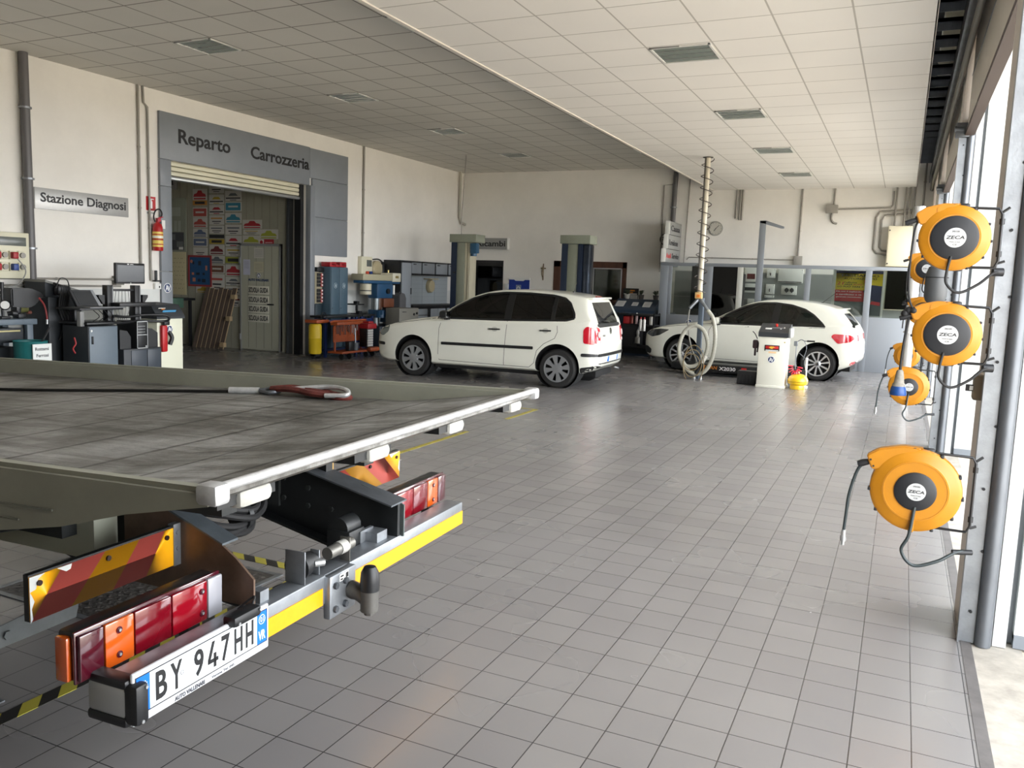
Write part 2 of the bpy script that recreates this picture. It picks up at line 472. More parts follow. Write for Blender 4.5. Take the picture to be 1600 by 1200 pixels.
# grey cladding of the opening
t = thing('opening_cladding', 'grey panel cladding around the body shop opening with black words', 'cladding', (WX, 11.6, 0)); t['kind'] = 'structure'
def clad(y0, y1, z0, z1, name='cladding_panel', d=.05):
    mb = MB(); mb.bbox(WX, WX + d, y0, y1, z0, z1, .006); return mb.build(name, M_grey, t)
clad(9.71, 9.93, 0, 1.545); clad(9.71, 9.93, 1.55, 2.86); clad(9.71, 9.93, 2.865, 3.27); clad(9.71, 13.36, 3.275, 3.99)
clad(13.30, 13.44, 0, 3.27, d=.12); clad(13.365, 14.6, 3.42, 3.98); clad(13.445, 14.6, 2.69, 3.415); clad(13.445, 14.6, 1.95, 2.685)
for (s, y0, y1) in (('Reparto', 10.08, 11.22), ('Carrozzeria', 11.72, 13.33)):
    mb = MB(); mb.text(s, (WX + .051, y0, 3.49 if s == 'Reparto' else 3.555), (0, 1, 0), (0, 0, 1), w=y1 - y0, h=.285 if s == 'Reparto' else .215, d=.004, bold=True)
    mb.build('lettering', M_lettk, t)
# rolled shutter in the opening
t = thing('roller_shutter', 'pale slatted roller shutter rolled up at the top of the body shop opening', 'shutter', (WX - .1, 11.6, 3.05)); t['kind'] = 'structure'
mb = MB()
for i in range(3): mb.bbox(WX - .16, WX - .09, OY0, OY1, 3.06 + i * .075, 3.06 + i * .075 + .068, .02)
mb.build('slats', M_cream, t)
mb = MB(); mb.bbox(WX - .18, WX - .07, OY0, OY1, 2.99, 3.05, .02); mb.build('bottom_rail', M_alu, t)
mb = MB(); mb.box(WX - .2, WX - .05, OY1 - .09, OY1, 0, 3.28); mb.build('guide_rail', M_dark, t)

def av_logo(mb, c, r, xd, ud, d=.003):
    """round badge: navy disc, white ring and letters"""
    c = Vector(c); xd = Vector(xd); ud = Vector(ud); nd = xd.cross(ud)
    mb.m(1); mb.cyl(c, c + nd * d, r, seg=28); mb.m(0); mb.cyl(c + nd * d * .5, c + nd * d * 1.5, r * .88, seg=28)
    mb.m(1); mb.text('A', c + nd * d * 1.5 - xd * r * .62 - ud * r * .62, xd, ud, w=r * .8, h=r * 1.3, d=d, bold=True, italic=.0)
    mb.text('V', c + nd * d * 1.5 - xd * r * .02 - ud * r * .72, xd, ud, w=r * .75, h=r * 1.2, d=d, bold=True)
LOGO = [M_navy, M_lettw]
mb = MB(); av_logo(mb, (WX + .051, 9.82, 1.29), .075, (0, 1, 0), (0, 0, 1))
tag(mb.build('round_badge', LOGO), 'round blue and white badge stuck on the grey cladding post', 'badge')

# ---- signs on the left wall
def box_sign(name, label, x, y0, y1, z0, z1, words, mats=None, d=.03, wy=None, size=None):
    t = thing(name, label, 'sign', (x, (y0 + y1) / 2, z0))
    mb = MB(); mb.bbox(x, x + d, y0, y1, z0, z1, .004); mb.build('sign_board', M_signface, t)
    mb = MB()
    a, b = wy or (y0 + .06, y1 - .06); h = size or (z1 - z0) * .5
    mb.text(words, (x + d, a, (z0 + z1) / 2 - h * .5), (0, 1, 0), (0, 0, 1), w=b - a, h=h, d=.003, bold=True)
    mb.build('lettering', M_lettk, t)
    return t
M_signface = mat('brushed sign plate', (178, 178, 176), .38, .35, var=.04, vscale=30)
box_sign('department_sign', 'brushed metal sign reading Stazione Diagnosi high on the left wall', WX, 7.61, 9.12, 2.33, 2.61, 'Stazione Diagnosi', wy=(7.69, 9.07), size=.165)
t = thing('extinguisher_sign', 'small red sign with white fire extinguisher symbol above the wall extinguisher', 'sign', (WX, 9.56, 2.47))
mb = MB(); mb.box(WX, WX + .006, 9.47, 9.65, 2.47, 2.68); mb.build('sign_board', mat('signal red', (176, 28, 34), .45), t)
mb = MB(); mb.bbox(WX + .006, WX + .012, 9.53, 9.585, 2.5, 2.61, .004); mb.box(WX + .006, WX + .012, 9.55, 9.57, 2.61, 2.64); mb.box(WX + .006, WX + .012, 9.55, 9.61, 2.635, 2.648); mb.build('symbol', M_lettw, t)
mb = MB(); mb.m(0).box(WX, WX + .004, 9.47, 9.65, 2.41, 2.455).m(1).text('ESTINTORE', (WX + .004, 9.485, 2.42), (0, 1, 0), (0, 0, 1), w=.15, h=.025, d=.001, bold=True)
mb.build('caption', [M_white, M_lettk], t)

# ---- recessed ceiling lights (switched off)
def ceiling_light(x0, y0, z, label, n=[0]):
    t = thing('ceiling_light', label, 'ceiling light', (x0 + .28, y0 + .28, z), group=('lights in the dropped ceiling' if z < 4 else 'lights in the high ceiling'))
    mb = MB()
    for a, b, c, d in ((0, .56, 0, .02), (0, .56, .54, .56), (0, .02, 0, .56), (.54, .56, 0, .56)): mb.box(x0 + a, x0 + b, y0 + c, y0 + d, z - .012, z + .002)
    mb.build('frame', M_white, t)
    mb = MB(); mb.box(x0 + .02, x0 + .54, y0 + .02, y0 + .54, z - .004, z + .001)
    mb.m(1)
    for k in range(1, 4): mb.box(x0 + .02, x0 + .54, y0 + k * .14 - .002, y0 + k * .14 + .002, z - .009, z - .004)
    mb.build('diffuser', [M_louvre, M_alu], t)
words_ = ['nearest', 'second nearest', 'third from the front', 'farthest']
for k in range(-3, 4):
    w = words_[k] if k >= 0 else None
    y = 7.90 + 3.0 * k
    def lab(row): return 'unlit grey light in %s, %s in row' % (row, w)
    if k >= 0:
        ceiling_light(-2.315, y, LO, lab('dropped ceiling'))
        ceiling_light(-8.13, y - .13, HI, lab('high ceiling along the left wall'))
        ceiling_light(-5.13, y - .13, HI, lab('high ceiling by the dropped edge'))
# ---- door wall: piers, headers, raised sectional doors and tracks
M_pier = mat('pier plaster', (205, 196, 186), .6, var=.06, vscale=2)
M_fin = mat('pier outer panel', (190, 193, 192), .45, var=.04)
M_seal = mat('brown rubber seal', (70, 56, 48), .6)
M_doorp = mat('door panel cream', (200, 192, 178), .5, var=.04, vscale=2)
PIERS = [4.36, 9.56, 14.74, 19.3]
ORD = ['nearest', 'second', 'third', 'farthest']
for i, y in enumerate(PIERS):
    mb = MB(); mb.box(RX, .50, y + .02, y + .46, 0, 5.2)
    mb.m(1).box(.50, .555, y, y + .46, 0, 5.2); mb.m(2).box(.555, .585, y + .08, y + .46, 0, 5.2)
    mb.m(1).box(.585, 1.7, y + .03, y + .44, .03, 5.2).m(2).box(.585, 1.72, y + .02, y + .45, 0, .06)
    struct('wall_right', mb, [M_pier, M_fin, M_greyd])
    t = thing('door_track', 'galvanised vertical door track with bolts on the %s pier of the door wall' % ORD[i], 'door track', (RX + .04, y, 0), group='door tracks')
    mb = MB(); mb.box(RX - .012, RX + .055, y - .012, y + .03, 0, 3.2); mb.box(RX - .014, RX - .006, y - .03, y + .03, 0, 3.2)
    mb.build('angle', M_galv, t)
    mb = MB(); mb.tube([(RX + .09, y - .02, 0), (RX + .09, y - .02, 3.3)], .034, 12); mb.box(RX + .06, RX + .125, y - .018, y + .02, 0, 3.3)
    mb.build('rail', M_galvd, t)
    for k in range(11):
        mb = MB(); mb.cyl((RX + .03 + .022 * (k % 2), y - .012, .15 + k * .29), (RX + .03 + .022 * (k % 2), y - .02, .15 + k * .29), .007, seg=8)
        mb.build('bolt', mat('dark bolt', (40, 40, 42), .5, .5), t)
    mb = MB(); mb.bbox(RX - .05, RX + .1, y - .05, y + .03, 3.12, 3.26, .01); mb.cyl((RX - .06, y - .03, 3.2), (RX + .02, y - .03, 3.2), .03); mb.build('roller_bracket', M_galvd, t)
for i, (a, b) in enumerate(DOOR_Y):
    mb = MB(); mb.box(.62, .9, a - .5, b + .3, 3.95, 5.2); struct('wall_right_header', mb, M_pier)
    t = thing('door_%d' % (i + 1), 'cream sectional door raised above the %s doorway' % ['viewer\'s own', 'second', 'third', 'farthest'][i], 'door', (.45, (a + b) / 2, 3.2)); t['kind'] = 'structure'
    mb = MB(); mb.box(.42, .47, a + .02, b - .02, 3.2, 4.6)
    mb.m(1)
    for z in (3.7, 4.2): mb.box(.415, .475, a + .02, b - .02, z, z + .006)
    mb.build('door_panel', [M_doorp, M_greyd], t)
    mb = MB(); mb.box(.405, .485, a + .02, b - .02, 3.135, 3.16); mb.box(.41, .48, a + .02, b - .02, 3.185, 3.2); mb.build('bottom_seal', M_seal, t)
    mb = MB(); mb.box(.412, .478, a + .02, b - .02, 3.16, 3.185); mb.build('bottom_rail', M_alu, t)
mb = MB(); mb.box(RX, 1.2, -4, 0.9, 0, 5.2); struct('wall_light_block', mb, M_pier)  # added unseen wall, narrows the near doorway to cut daylight on the truck
# dark void strip with roof purlins and cream insulation between ceiling edge and door wall
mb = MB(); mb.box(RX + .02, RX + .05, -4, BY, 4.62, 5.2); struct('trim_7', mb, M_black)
y = 5.2; k = 0
while y < 19:
    t = thing('roof_bracket', 'dusty grey steel bracket in the dark gap above the door wall', 'bracket', (.2, y, 4.3), group='brackets in the gap above the doors')
    mb = MB(); mb.box(-.05, RX + .02, y, y + .035, 4.22, 4.26); mb.box(-.05, RX + .02, y, y + .006, 4.14, 4.26); mb.build('bar', M_galvd, t)
    mb = MB(); mb.bbox(.14, .34, y + .12, y + .44, 4.5, 4.56, .025); mb.build('insulation_pad', mat('insulation cream', (176, 172, 150), .8), t)
    y += .62; k += 1
t = thing('door_rail', 'long dusty grey steel rail running above the raised doors', 'rail', (.33, 11, 3.9))
mb = MB(); mb.box(.27, .36, -3, BY, 4.02, 4.06); mb.box(.27, .29, -3, BY, 3.86, 4.06); mb.build('channel', M_galvd, t)
mb = MB(); mb.cyl((.33, -3, 3.72), (.33, BY, 3.72), .028, seg=10); mb.build('torsion_shaft', mat('shaft steel', (110, 106, 98), .5, .5), t)
# ================================================================== FLATBED TOW TRUCK (local: x rearward, y across, z up)
M_bed = mat('weathered bed paint', (150, 150, 136), .5, var=.12, vscale=3, bump=.05, bscale=25)
M_under = mat('dark chassis', (40, 43, 42), .6, var=.35, vscale=6)
M_blacksteel = mat('black painted steel', (26, 28, 29), .45, var=.3, vscale=8)
M_worn = mat('bright worn metal', (205, 206, 206), .35, .5, var=.2, vscale=20)
M_padw = mat('dirty white pad', (172, 171, 164), .7, var=.22, vscale=14)
M_yref = mat('yellow reflective strip', (236, 160, 8), .35, var=.04, vscale=40)
M_amber = mat('amber lens', (196, 84, 22), .15, coat=1)
M_redl = mat('red lens', (104, 8, 22), .12, coat=1)
M_redb = mat('lit red lens', (132, 10, 26), .12, coat=1)  # red lens copy with its lit look put into the colour
M_maroon = mat('dark red lens', (70, 14, 28), .15, coat=1)
M_wlens = mat('clear lens', (160, 160, 166), .2, coat=1)
M_fluo = mat('fluorescent red', (255, 112, 98), .45)
M_gold = mat('amber reflective', (248, 172, 20), .4)

def deck_material():
    m = bpy.data.materials.new('worn aluminium deck'); m.use_nodes = True
    nt = m.node_tree; N = nt.nodes; L = nt.links; p = N['Principled BSDF']
    tc = N.new('ShaderNodeTexCoord')
    def noise(scale, detail, sx=1, sy=1, rough=.6):
        mp = N.new('ShaderNodeMapping'); mp.inputs['Scale'].default_value = (sx, sy, 1); L.new(tc.outputs['Object'], mp.inputs[0])
        n = N.new('ShaderNodeTexNoise'); n.inputs['Scale'].default_value = scale; n.inputs['Detail'].default_value = detail; n.inputs['Roughness'].default_value = rough
        L.new(mp.outputs[0], n.inputs['Vector']); return n.outputs['Fac']
    def ramp(src, stops):
        r = N.new('ShaderNodeValToRGB'); L.new(src, r.inputs[0])
        while len(r.color_ramp.elements) < len(stops): r.color_ramp.elements.new(.5)
        for e, (a, c) in zip(r.color_ramp.elements, stops): e.position = a; e.color = c
        return r.outputs[0]
    def mix(a, b, f, t='MIX'):
        x = N.new('ShaderNodeMix'); x.data_type = 'RGBA'; x.blend_type = t
        if isinstance(f, float): x.inputs[0].default_value = f
        else: L.new(f, x.inputs[0])
        L.new(a, x.inputs[6]) if not isinstance(a, tuple) else setattr(x.inputs[6], 'default_value', a)
        L.new(b, x.inputs[7]) if not isinstance(b, tuple) else setattr(x.inputs[7], 'default_value', b)
        return x.outputs[2]
    base = ramp(noise(2.2, 8, 1.6, 1), [(.32, lin((104, 102, 97))), (.5, lin((146, 145, 142))), (.68, lin((178, 178, 177)))])
    streak = ramp(noise(5, 8, .35, 3.2, .75), [(.40, (.42, .41, .38, 1)), (.55, (1, 1, 1, 1))])
    c = mix(base, streak, .75, 'MULTIPLY')
    patch = ramp(noise(1.3, 7, 1.2, .8, .7), [(.36, (.30, .29, .27, 1)), (.47, (.72, .71, .69, 1)), (.6, (1, 1, 1, 1))])
    c = mix(c, patch, .8, 'MULTIPLY')
    # plank joints running across the deck, every 0.235 m along the truck
    sep = N.new('ShaderNodeSeparateXYZ'); L.new(tc.outputs['Object'], sep.inputs[0])
    mul = N.new('ShaderNodeMath'); mul.operation = 'MULTIPLY'; mul.inputs[1].default_value = 1 / .31; L.new(sep.outputs[0], mul.inputs[0])
    fr = N.new('ShaderNodeMath'); fr.operation = 'FRACT'; L.new(mul.outputs[0], fr.inputs[0])
    sb = N.new('ShaderNodeMath'); sb.operation = 'SUBTRACT'; sb.inputs[1].default_value = .5; L.new(fr.outputs[0], sb.inputs[0])
    ab = N.new('ShaderNodeMath'); ab.operation = 'ABSOLUTE'; L.new(sb.outputs[0], ab.inputs[0])
    nz = N.new('ShaderNodeMath'); nz.operation = 'MULTIPLY_ADD'; nz.inputs[1].default_value = .05; nz.inputs[2].default_value = -.025
    L.new(noise(14, 5), nz.inputs[0])
    ad = N.new('ShaderNodeMath'); ad.operation = 'ADD'; L.new(ab.outputs[0], ad.inputs[0]); L.new(nz.outputs[0], ad.inputs[1])
    ln = ramp(ad.outputs[0], [(0.0, (.12, .11, .10, 1)), (.014, (.35, .34, .33, 1)), (.045, (1, 1, 1, 1))])
    c = mix(c, ln, .85, 'MULTIPLY')
    L.new(c, p.inputs['Base Color'])
    p.inputs['Metallic'].default_value = .25; p.inputs['Roughness'].default_value = .55
    b = N.new('ShaderNodeBump'); b.inputs['Strength'].default_value = .35; b.inputs['Distance'].default_value = .01
    L.new(noise(30, 6), b.inputs['Height']); L.new(b.outputs[0], p.inputs['Normal'])
    return m
M_deck = deck_material()

TR = thing('tow_truck', 'flatbed tow truck with weathered grey bed, backed in at the left foreground', 'tow truck', (-1.775, 1.50, 0), math.atan2(.0486, .9988))
_d1 = Vector((-.99848, -.04918, -.02483)).normalized(); _d2 = Vector((-.0491, .99879, 0)); _d2 = (_d2 - _d1 * _d1.dot(_d2)).normalized()
_d3 = (-_d1).cross(_d2)
BEDW = Matrix((-_d1, _d2, _d3)).transposed().to_4x4(); BEDW.translation = Vector((-1.346, 1.3805, 1.114))
BED = MW[TR.name].inverted() @ BEDW
def bedpart(mb, name, mats, parent=None, **k):
    mb.transform(BED); return mb.build(name, mats, parent or TR, local=True, **k)
def tp(mb, name, mats, parent=None, **k): return mb.build(name, mats, parent or TR, local=True, **k)

# deck keeps the bed frame as its own object coordinates so the joints stay square to it
mb = MB(); mb.prism([(-.012, -.010), (-.65, -.085), (-5.2, -.085), (-5.2, -.13), (-.65, -.13), (-.05, -.045), (-.012, -.026)], 'xz', .04, 2.06)
dk = mb.build('deck', M_deck, None); dk.parent = TR; MW[dk.name] = MW[TR.name] @ BED; dk.matrix_local = BED
for side, (y0, y1) in (('near', (0, .05)), ('far', (2.05, 2.10))):
    poly = [(-.015, .0), (-5.2, .0), (-5.2, -.19), (-.75, -.186), (-.476, -.141), (-.26, -.085), (-.015, -.04)]
    mb = MB()
    mb.prism(poly, 'xz', y0, y1)
    bmesh.ops.bevel(mb.bm, geom=[e for e in mb.bm.edges if all(abs(v.co.z) < 1e-4 for v in e.verts) and abs(e.verts[0].co.x - e.verts[1].co.x) > 1], offset=.012, segments=2, affect='EDGES')
    rail = bedpart(mb, 'side_rail', M_bed)
    yy = y0 - .004 if side == 'near' else y1 + .004
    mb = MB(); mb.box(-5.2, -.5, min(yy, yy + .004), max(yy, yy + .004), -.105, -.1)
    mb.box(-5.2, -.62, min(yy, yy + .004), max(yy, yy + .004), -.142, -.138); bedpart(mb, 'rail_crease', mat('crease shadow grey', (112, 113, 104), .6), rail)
mb = MB(); mb.tube([(-.004, .01, -.001), (-.004, 2.09, -.001)], .012, 12); bedpart(mb, 'tail_bar', M_worn)
for y in (0, 2.05):
    mb = MB(); mb.bbox(-.05, .012, y - .004, y + .05, -.04, .011, .012); bedpart(mb, 'corner_cap', M_worn)
for y in (.20, .79, 1.345, 1.945):
    mb = MB(); mb.bbox(-.10, -.035, y - .065, y + .065, -.085, -.035, .02)
    pad = bedpart(mb, 'roller_pad', M_padw)
    mb = MB(); mb.box(-.14, -.05, y - .13, y - .06, -.07, -.03); bedpart(mb, 'pad_bracket', M_blacksteel, pad); mb = MB(); mb.box(-.14, -.05, y + .06, y + .085, -.07, -.03); bedpart(mb, 'pad_bracket', M_blacksteel, pad)
mb = MB()
for x in (-.9, -1.9, -2.9, -3.9, -4.9): mb.box(x, x + .06, .05, 2.05, -.19, -.13)
bedpart(mb, 'cross_member', M_under)
for y in (.60, 1.44):
    mb = MB(); mb.box(-5.2, -.5, y, y + .07, -.27, -.13); bedpart(mb, 'bed_runner', M_under)

# chassis frame and slanted rear beams
mb = MB(); mb.prism([(0, .505), (0, .645), (-.52, .765), (-.95, .85), (-.95, .57), (-.84, .552), (-.315, .432), (-.05, .47)], 'xz', 1.455, 1.475)
mb.m(1).prism([(0, .645), (0, .652), (-.52, .772), (-.95, .857), (-.95, .85), (-.52, .765)], 'xz', 1.40, 1.53)
mb.m(0).prism([(-.05, .47), (-.315, .432), (-.84, .552), (-.84, .562), (-.315, .444), (-.05, .482)], 'xz', 1.40, 1.50)
beam = tp(mb, 'rear_beam', [M_blacksteel, M_galvd])
mb = MB()
for a, z in ((.45, .66), (.45, .58), (.58, .69), (.58, .60), (.33, .58)): mb.cyl((-a, 1.455, z), (-a, 1.445, z), .012, seg=6)
tp(mb, 'beam_bolt', M_under, beam)
mb = MB(); mb.prism([(.012, .50), (.012, .635), (-.02, .652), (-.2, .70), (-.2, .50)], 'xz', 1.487, 1.495); tp(mb, 'gusset_plate', mat('grey green galvanised', (112, 122, 120), .4, .5, var=.2, vscale=9))
mb = MB(); mb.prism([(-.414, .783), (-.167, .691), (-.113, .657), (-.039, .595), (-.039, .50), (-.60, .50), (-.60, .85)], 'xz', .572, .58)
pl = tp(mb, 'gusset_plate', mat('orange lit galvanised plate', (104, 84, 70), .42, .4, var=.35, vscale=5))  # brown tint paints the orange reflected glow into the galvanised colour
mb = MB(); mb.prism([(-.60, .85), (-.414, .783), (-.167, .691), (-.167, .698), (-.414, .79), (-.60, .857)], 'xz', .572, .65)
tp(mb, 'top_flange', mat('dull galvanised', (98, 106, 112), .4, .55, var=.25, vscale=7), pl)
for y in (.60, 1.44):
    mb = MB(); mb.box(-5.2, -.6, y, y + .07, .56, .74); tp(mb, 'frame_rail', M_under)
mb = MB()
for x in (-1.0, -2.2, -3.4, -4.6): mb.box(x - .08, x, .6, 1.5, .58, .70)
tp(mb, 'frame_cross_member', M_under)
# bumper
mb = MB(); mb.bbox(-.09, 0, 0.03, .93, .395, .505, .006); mb.bbox(-.09, 0, 1.09, 2.105, .395, .505, .006); mb.bbox(-.10, -.012, .90, 1.12, .40, .50, .006)
bump = tp(mb, 'bumper', M_galv)
mb = MB(); mb.bbox(-.135, .004, -.004, .05, .40, .487, .012); mb.m(1).bbox(-.137, .006, -.006, .045, .483, .51, .01).bbox(-.137, .006, -.006, .045, .375, .405, .01)
tp(mb, 'bumper_end_cap', [M_alu, M_dark], bump)
for y0, y1 in ((.585, .905), (1.10, 2.10)):
    mb = MB(); mb.box(0, .004, y0, y1, .398, .462); tp(mb, 'reflective_strip', M_yref, bump)
# licence plate
pl = MB(); pl.bbox(.004, .016, .010, .58, .375, .525, .008)
plate = tp(pl, 'licence_plate', mat('plate frame white', (206, 208, 212), .4))
M_plate = mat('plate white', (232, 238, 242), .35)
PX0, PW, PZ0, PZ1 = .018, .55, .402, .512
mb = MB(); mb.box(.012, .0175, PX0, PX0 + PW, PZ0, PZ1)
mb.m(1)
for a, b, c, d in ((PX0, PX0 + PW, PZ0, PZ0 + .003), (PX0, PX0 + PW, PZ1 - .003, PZ1), (PX0, PX0 + .003, PZ0 + .003, PZ1 - .003), (PX0 + PW - .003, PX0 + PW, PZ0 + .003, PZ1 - .003)): mb.box(.0172, .0182, a, b, c, d)
tp(mb, 'plate_face', [M_plate, M_lettk], plate)
mb = MB(); mb.box(.0168, .018, PX0 + .003, PX0 + .05, PZ0 + .003, PZ1 - .003).box(.0168, .018, PX0 + PW - .05, PX0 + PW - .003, PZ0 + .003, PZ1 - .003)
tp(mb, 'plate_band', mat('plate blue', (10, 108, 220), .4), plate)
mb = MB()
LZ = .417; LH = .082
for ch, a, b in (('B', .142, .215), ('Y', .238, .316), ('9', .400, .468), ('4', .500, .578), ('7', .602, .668), ('H', .705, .770), ('H', .798, .862)):
    if ch == '4':
        y0 = PX0 - .01 + a * .57; w = (b - a) * .57
        mb.prism([(y0 + .018, LZ + LH), (y0 + .03, LZ + LH), (y0 + .012, LZ + .03), (y0, LZ + .018), (y0, LZ + .03)], 'yz', .018, .019)
        mb.box(.018, .019, y0, y0 + w, LZ + .016, LZ + .028); mb.box(.018, .019, y0 + w * .55, y0 + w * .55 + .011, LZ, LZ + .044); continue
    mb.text(ch, (.018, PX0 - .01 + a * .57, LZ), (0, 1, 0), (0, 0, 1), w=(b - a) * .57, h=LH, d=.001, bold=True)
tp(mb, 'plate_characters', M_lettk, plate)
mb = MB()
for k in range(12):
    t = 2 * PI * k / 12; mb.cyl((.018, PX0 + .026 + .015 * math.cos(t), .478 + .015 * math.sin(t)), (.0186, PX0 + .026 + .015 * math.cos(t), .478 + .015 * math.sin(t)), .0022, seg=5)
mb.text('VR', (.018, PX0 + PW - .044, .415), (0, 1, 0), (0, 0, 1), w=.034, h=.032, d=.0008, bold=True)
mb.text('01', (.018, PX0 + PW - .034, .475), (0, 1, 0), (0, 0, 1), w=.016, h=.017, d=.0008)
mb.tube([(.0184, PX0 + PW - .0265 + .015 * math.cos(2 * PI * k / 20), .4835 + .015 * math.sin(2 * PI * k / 20)) for k in range(20)], .0012, 5, closed=True)
tp(mb, 'plate_band_marks', M_lettw, plate)
mb = MB(); mb.text('AUTO VALLENARI', (.0165, .16, .381), (0, 1, 0), (0, 0, 1), w=.12, h=.013, d=.0008, bold=True)
mb.text('Verona Tel. 045', (.0165, .31, .383), (0, 1, 0), (0, 0, 1), w=.10, h=.008, d=.0006)
mb.tube([(.0182, .188 + .006 * math.cos(2 * PI * k / 14), .457 + .006 * math.sin(2 * PI * k / 14)) for k in range(14)], .0008, 4, closed=True)
tp(mb, 'plate_small_print', mat('small print', (50, 52, 60), .5), plate)
for y0, y1, z0, z1 in ((.385, .515, .512, .548), (-.002, .045, .385, .50)):
    mb = MB(); mb.bbox(-.01, .042, y0, y1, z0, z1, .012); lamp = tp(mb, 'plate_lamp', M_dark, plate)
    mb = MB(); mb.cyl((.042, y0 + .02, z0 + .012), (.045, y0 + .02, z0 + .012), .005, seg=8); mb.cyl((.042, y1 - .012, z1 - .012), (.045, y1 - .012, z1 - .012), .005, seg=8); tp(mb, 'lamp_screw', M_alu, lamp)
mb = MB(); mb.tube([(.0, .515, .535), (-.01, .54, .555), (-.03, .53, .54), (-.06, .52, .51)], .004, 6, smooth=5); tp(mb, 'lamp_cable', M_rubber, plate)
# rear lamps
def rear_lamp(y0, y1, flip):
    L = y1 - y0; z0, z1 = .487, .628
    mb = MB(); mb.bbox(-.205, -.138, y0 + .005, y1 - .005, z0, z1, .012); lamp = tp(mb, 'rear_light', M_blacksteel)
    mb = MB(); mb.bbox(-.142, -.132, y0 - .002, y1 + .002, z0 - .003, z1 + .003, .008); tp(mb, 'lens_rim', M_maroon, lamp)
    segs = [(0, .15, M_maroon, 'marker_lens'), (.15, .34, M_amber, 'indicator_lens'), (.34, .60, M_redl, 'tail_lens'), (.60, .875, M_redb, 'brake_lens'), (.875, 1, M_wlens, 'reversing_lens')]
    for a, b, m, n in segs:
        if flip: a, b = 1 - b, 1 - a
        mb = MB(); mb.bbox(-.133, -.118, y0 + a * L + .004, y0 + b * L - .001, z0 + .006, z1 - .006, .004); tp(mb, n, m, lamp)
    for f in (.24, .83):
        if flip: f = 1 - f
        for z in (z0 + .035, z1 - .035):
            mb = MB(); mb.cyl((-.119, y0 + f * L, z), (-.115, y0 + f * L, z), .010, seg=14); mb.m(1).cyl((-.115, y0 + f * L, z), (-.112, y0 + f * L, z), .0045, seg=8)
            tp(mb, 'screw_boss', [M_maroon, M_alu], lamp)
    e = y1 if flip else y0
    mb = MB(); mb.bbox(-.195, -.15, e - .012, e + .012, z0 + .004, z1 - .012, .006); tp(mb, 'side_reflector', M_amber, lamp)
    mb = MB(); mb.box(-.19, -.15, y0 + .12, y0 + .17, .395, z0); mb.box(-.19, -.15, y1 - .12, y1 - .07, .395, z0); mb.box(-.19, -.09, y0 + .12, y0 + .17, .4, .42); mb.box(-.19, -.09, y1 - .12, y1 - .07, .4, .42); tp(mb, 'lamp_bracket', M_under, lamp)
rear_lamp(-.04, .515, False); rear_lamp(1.585, 2.15, True)
# chevron boards
def chev(y0, y1, z0, z1, bands, rivets, chips):
    mb = MB(); mb.box(-.372, -.352, y0, y1, z0, z1 + .006)
    bd = tp(mb, 'chevron_board', M_blacksteel)
    mb = MB(); L = y1 - y0; pts = [0] * 4
    for i, (a0, a1, b0, b1) in enumerate(bands):       # bottom a0..a1, top b0..b1
        mb.m(i % 2)
        mb.prism([(y0 + a0 * L, z0), (y0 + a1 * L, z0), (y0 + b1 * L, z1), (y0 + b0 * L, z1)] if (a0, a1) != (0, 0) and (b0, b1) != (1, 1) and a0 != a1 and b0 != b1 else
                 ([(y0 + a0 * L, z0), (y0 + b1 * L, z1), (y0 + b0 * L, z1)] if a0 == a1 else [(y0 + a0 * L, z0), (y0 + a1 * L, z0), (y0 + b0 * L, z1)]), 'yz', -.352, -.348)
    tp(mb, 'reflective_face', [M_gold, M_fluo], bd)
    for y, z in rivets:
        mb = MB(); mb.cyl((-.348, y, z), (-.342, y, z), .0085, seg=10); tp(mb, 'rivet', mat('rivet dark', (48, 34, 30), .4, .6), bd)
    mb = MB()
    for poly in chips: mb.prism(poly, 'yz', -.3482, -.3474)
    tp(mb, 'peeled_patch', mat('bare board', (184, 186, 184), .5, .3), bd)
chev(.0, .54, .603, .733, [(0, 0, 0, .2), (0, .25, .2, .48), (.25, .53, .48, .73), (.53, .78, .73, .93), (.78, 1, .93, 1)],
     [(.03, .71), (.27, .71), (.51, .708)],
     [[(.0, .733), (.0, .690), (.02, .694), (.028, .722), (.05, .733)], [(.09, .733), (.12, .715), (.135, .718), (.14, .733)], [(0, .69), (0, .60), (.008, .61), (.005, .64), (.014, .66), (.006, .68)]])
chev(1.49, 2.085, .590, .726, [(0, .12, 0, .0), (.12, .46, 0, .16), (.46, .72, .16, .40), (.72, 1, .40, .73), (1, 1, .73, 1)],
     [(1.56, .70), (1.80, .70), (2.05, .70)],
     [[(2.085, .726), (1.98, .726), (2.0, .705), (2.02, .715)], [(2.085, .69), (2.085, .62), (2.07, .64), (2.076, .67)]])
mb = MB(); mb.box(-.37, -.345, .54, .575, .60, .745); mb.cyl((-.345, .557, .715), (-.34, .557, .715), .008, seg=6); mb.cyl((-.345, .557, .66), (-.34, .557, .66), .008, seg=6); tp(mb, 'board_bracket', M_galv)
mb = MB(); mb.box(-.42, -.37, 1.47, 1.52, .70, .80); mb.m(1).box(-.38, -.372, 1.50, 1.53, .73, .79); tp(mb, 'stop_bracket', [M_blacksteel, mat('ochre paint', (206, 160, 80), .5)])
mb = MB(); mb.box(-.62, -.60, -.02, .36, .44, .49); mb.prism([(-.1 + .0, .49), (.05, .44), (.36, .44), (.38, .52), (.30, .53)], 'yz', -.60, -.596); mb.cyl((-.596, .11, .475), (-.588, .11, .475), .014, seg=6)
tp(mb, 'underrun_strip', mat('dull zinc', (128, 132, 132), .45, .5, var=.2))
mb = MB(); mb.box(-1.9, -.62, .46, .56, .60, .75); mb.m(1).box(-1.2, -.70, .40, .46, .68, .80); tp(mb, 'side_box', [mat('shaded cream box', (168, 170, 152), .55), M_under])
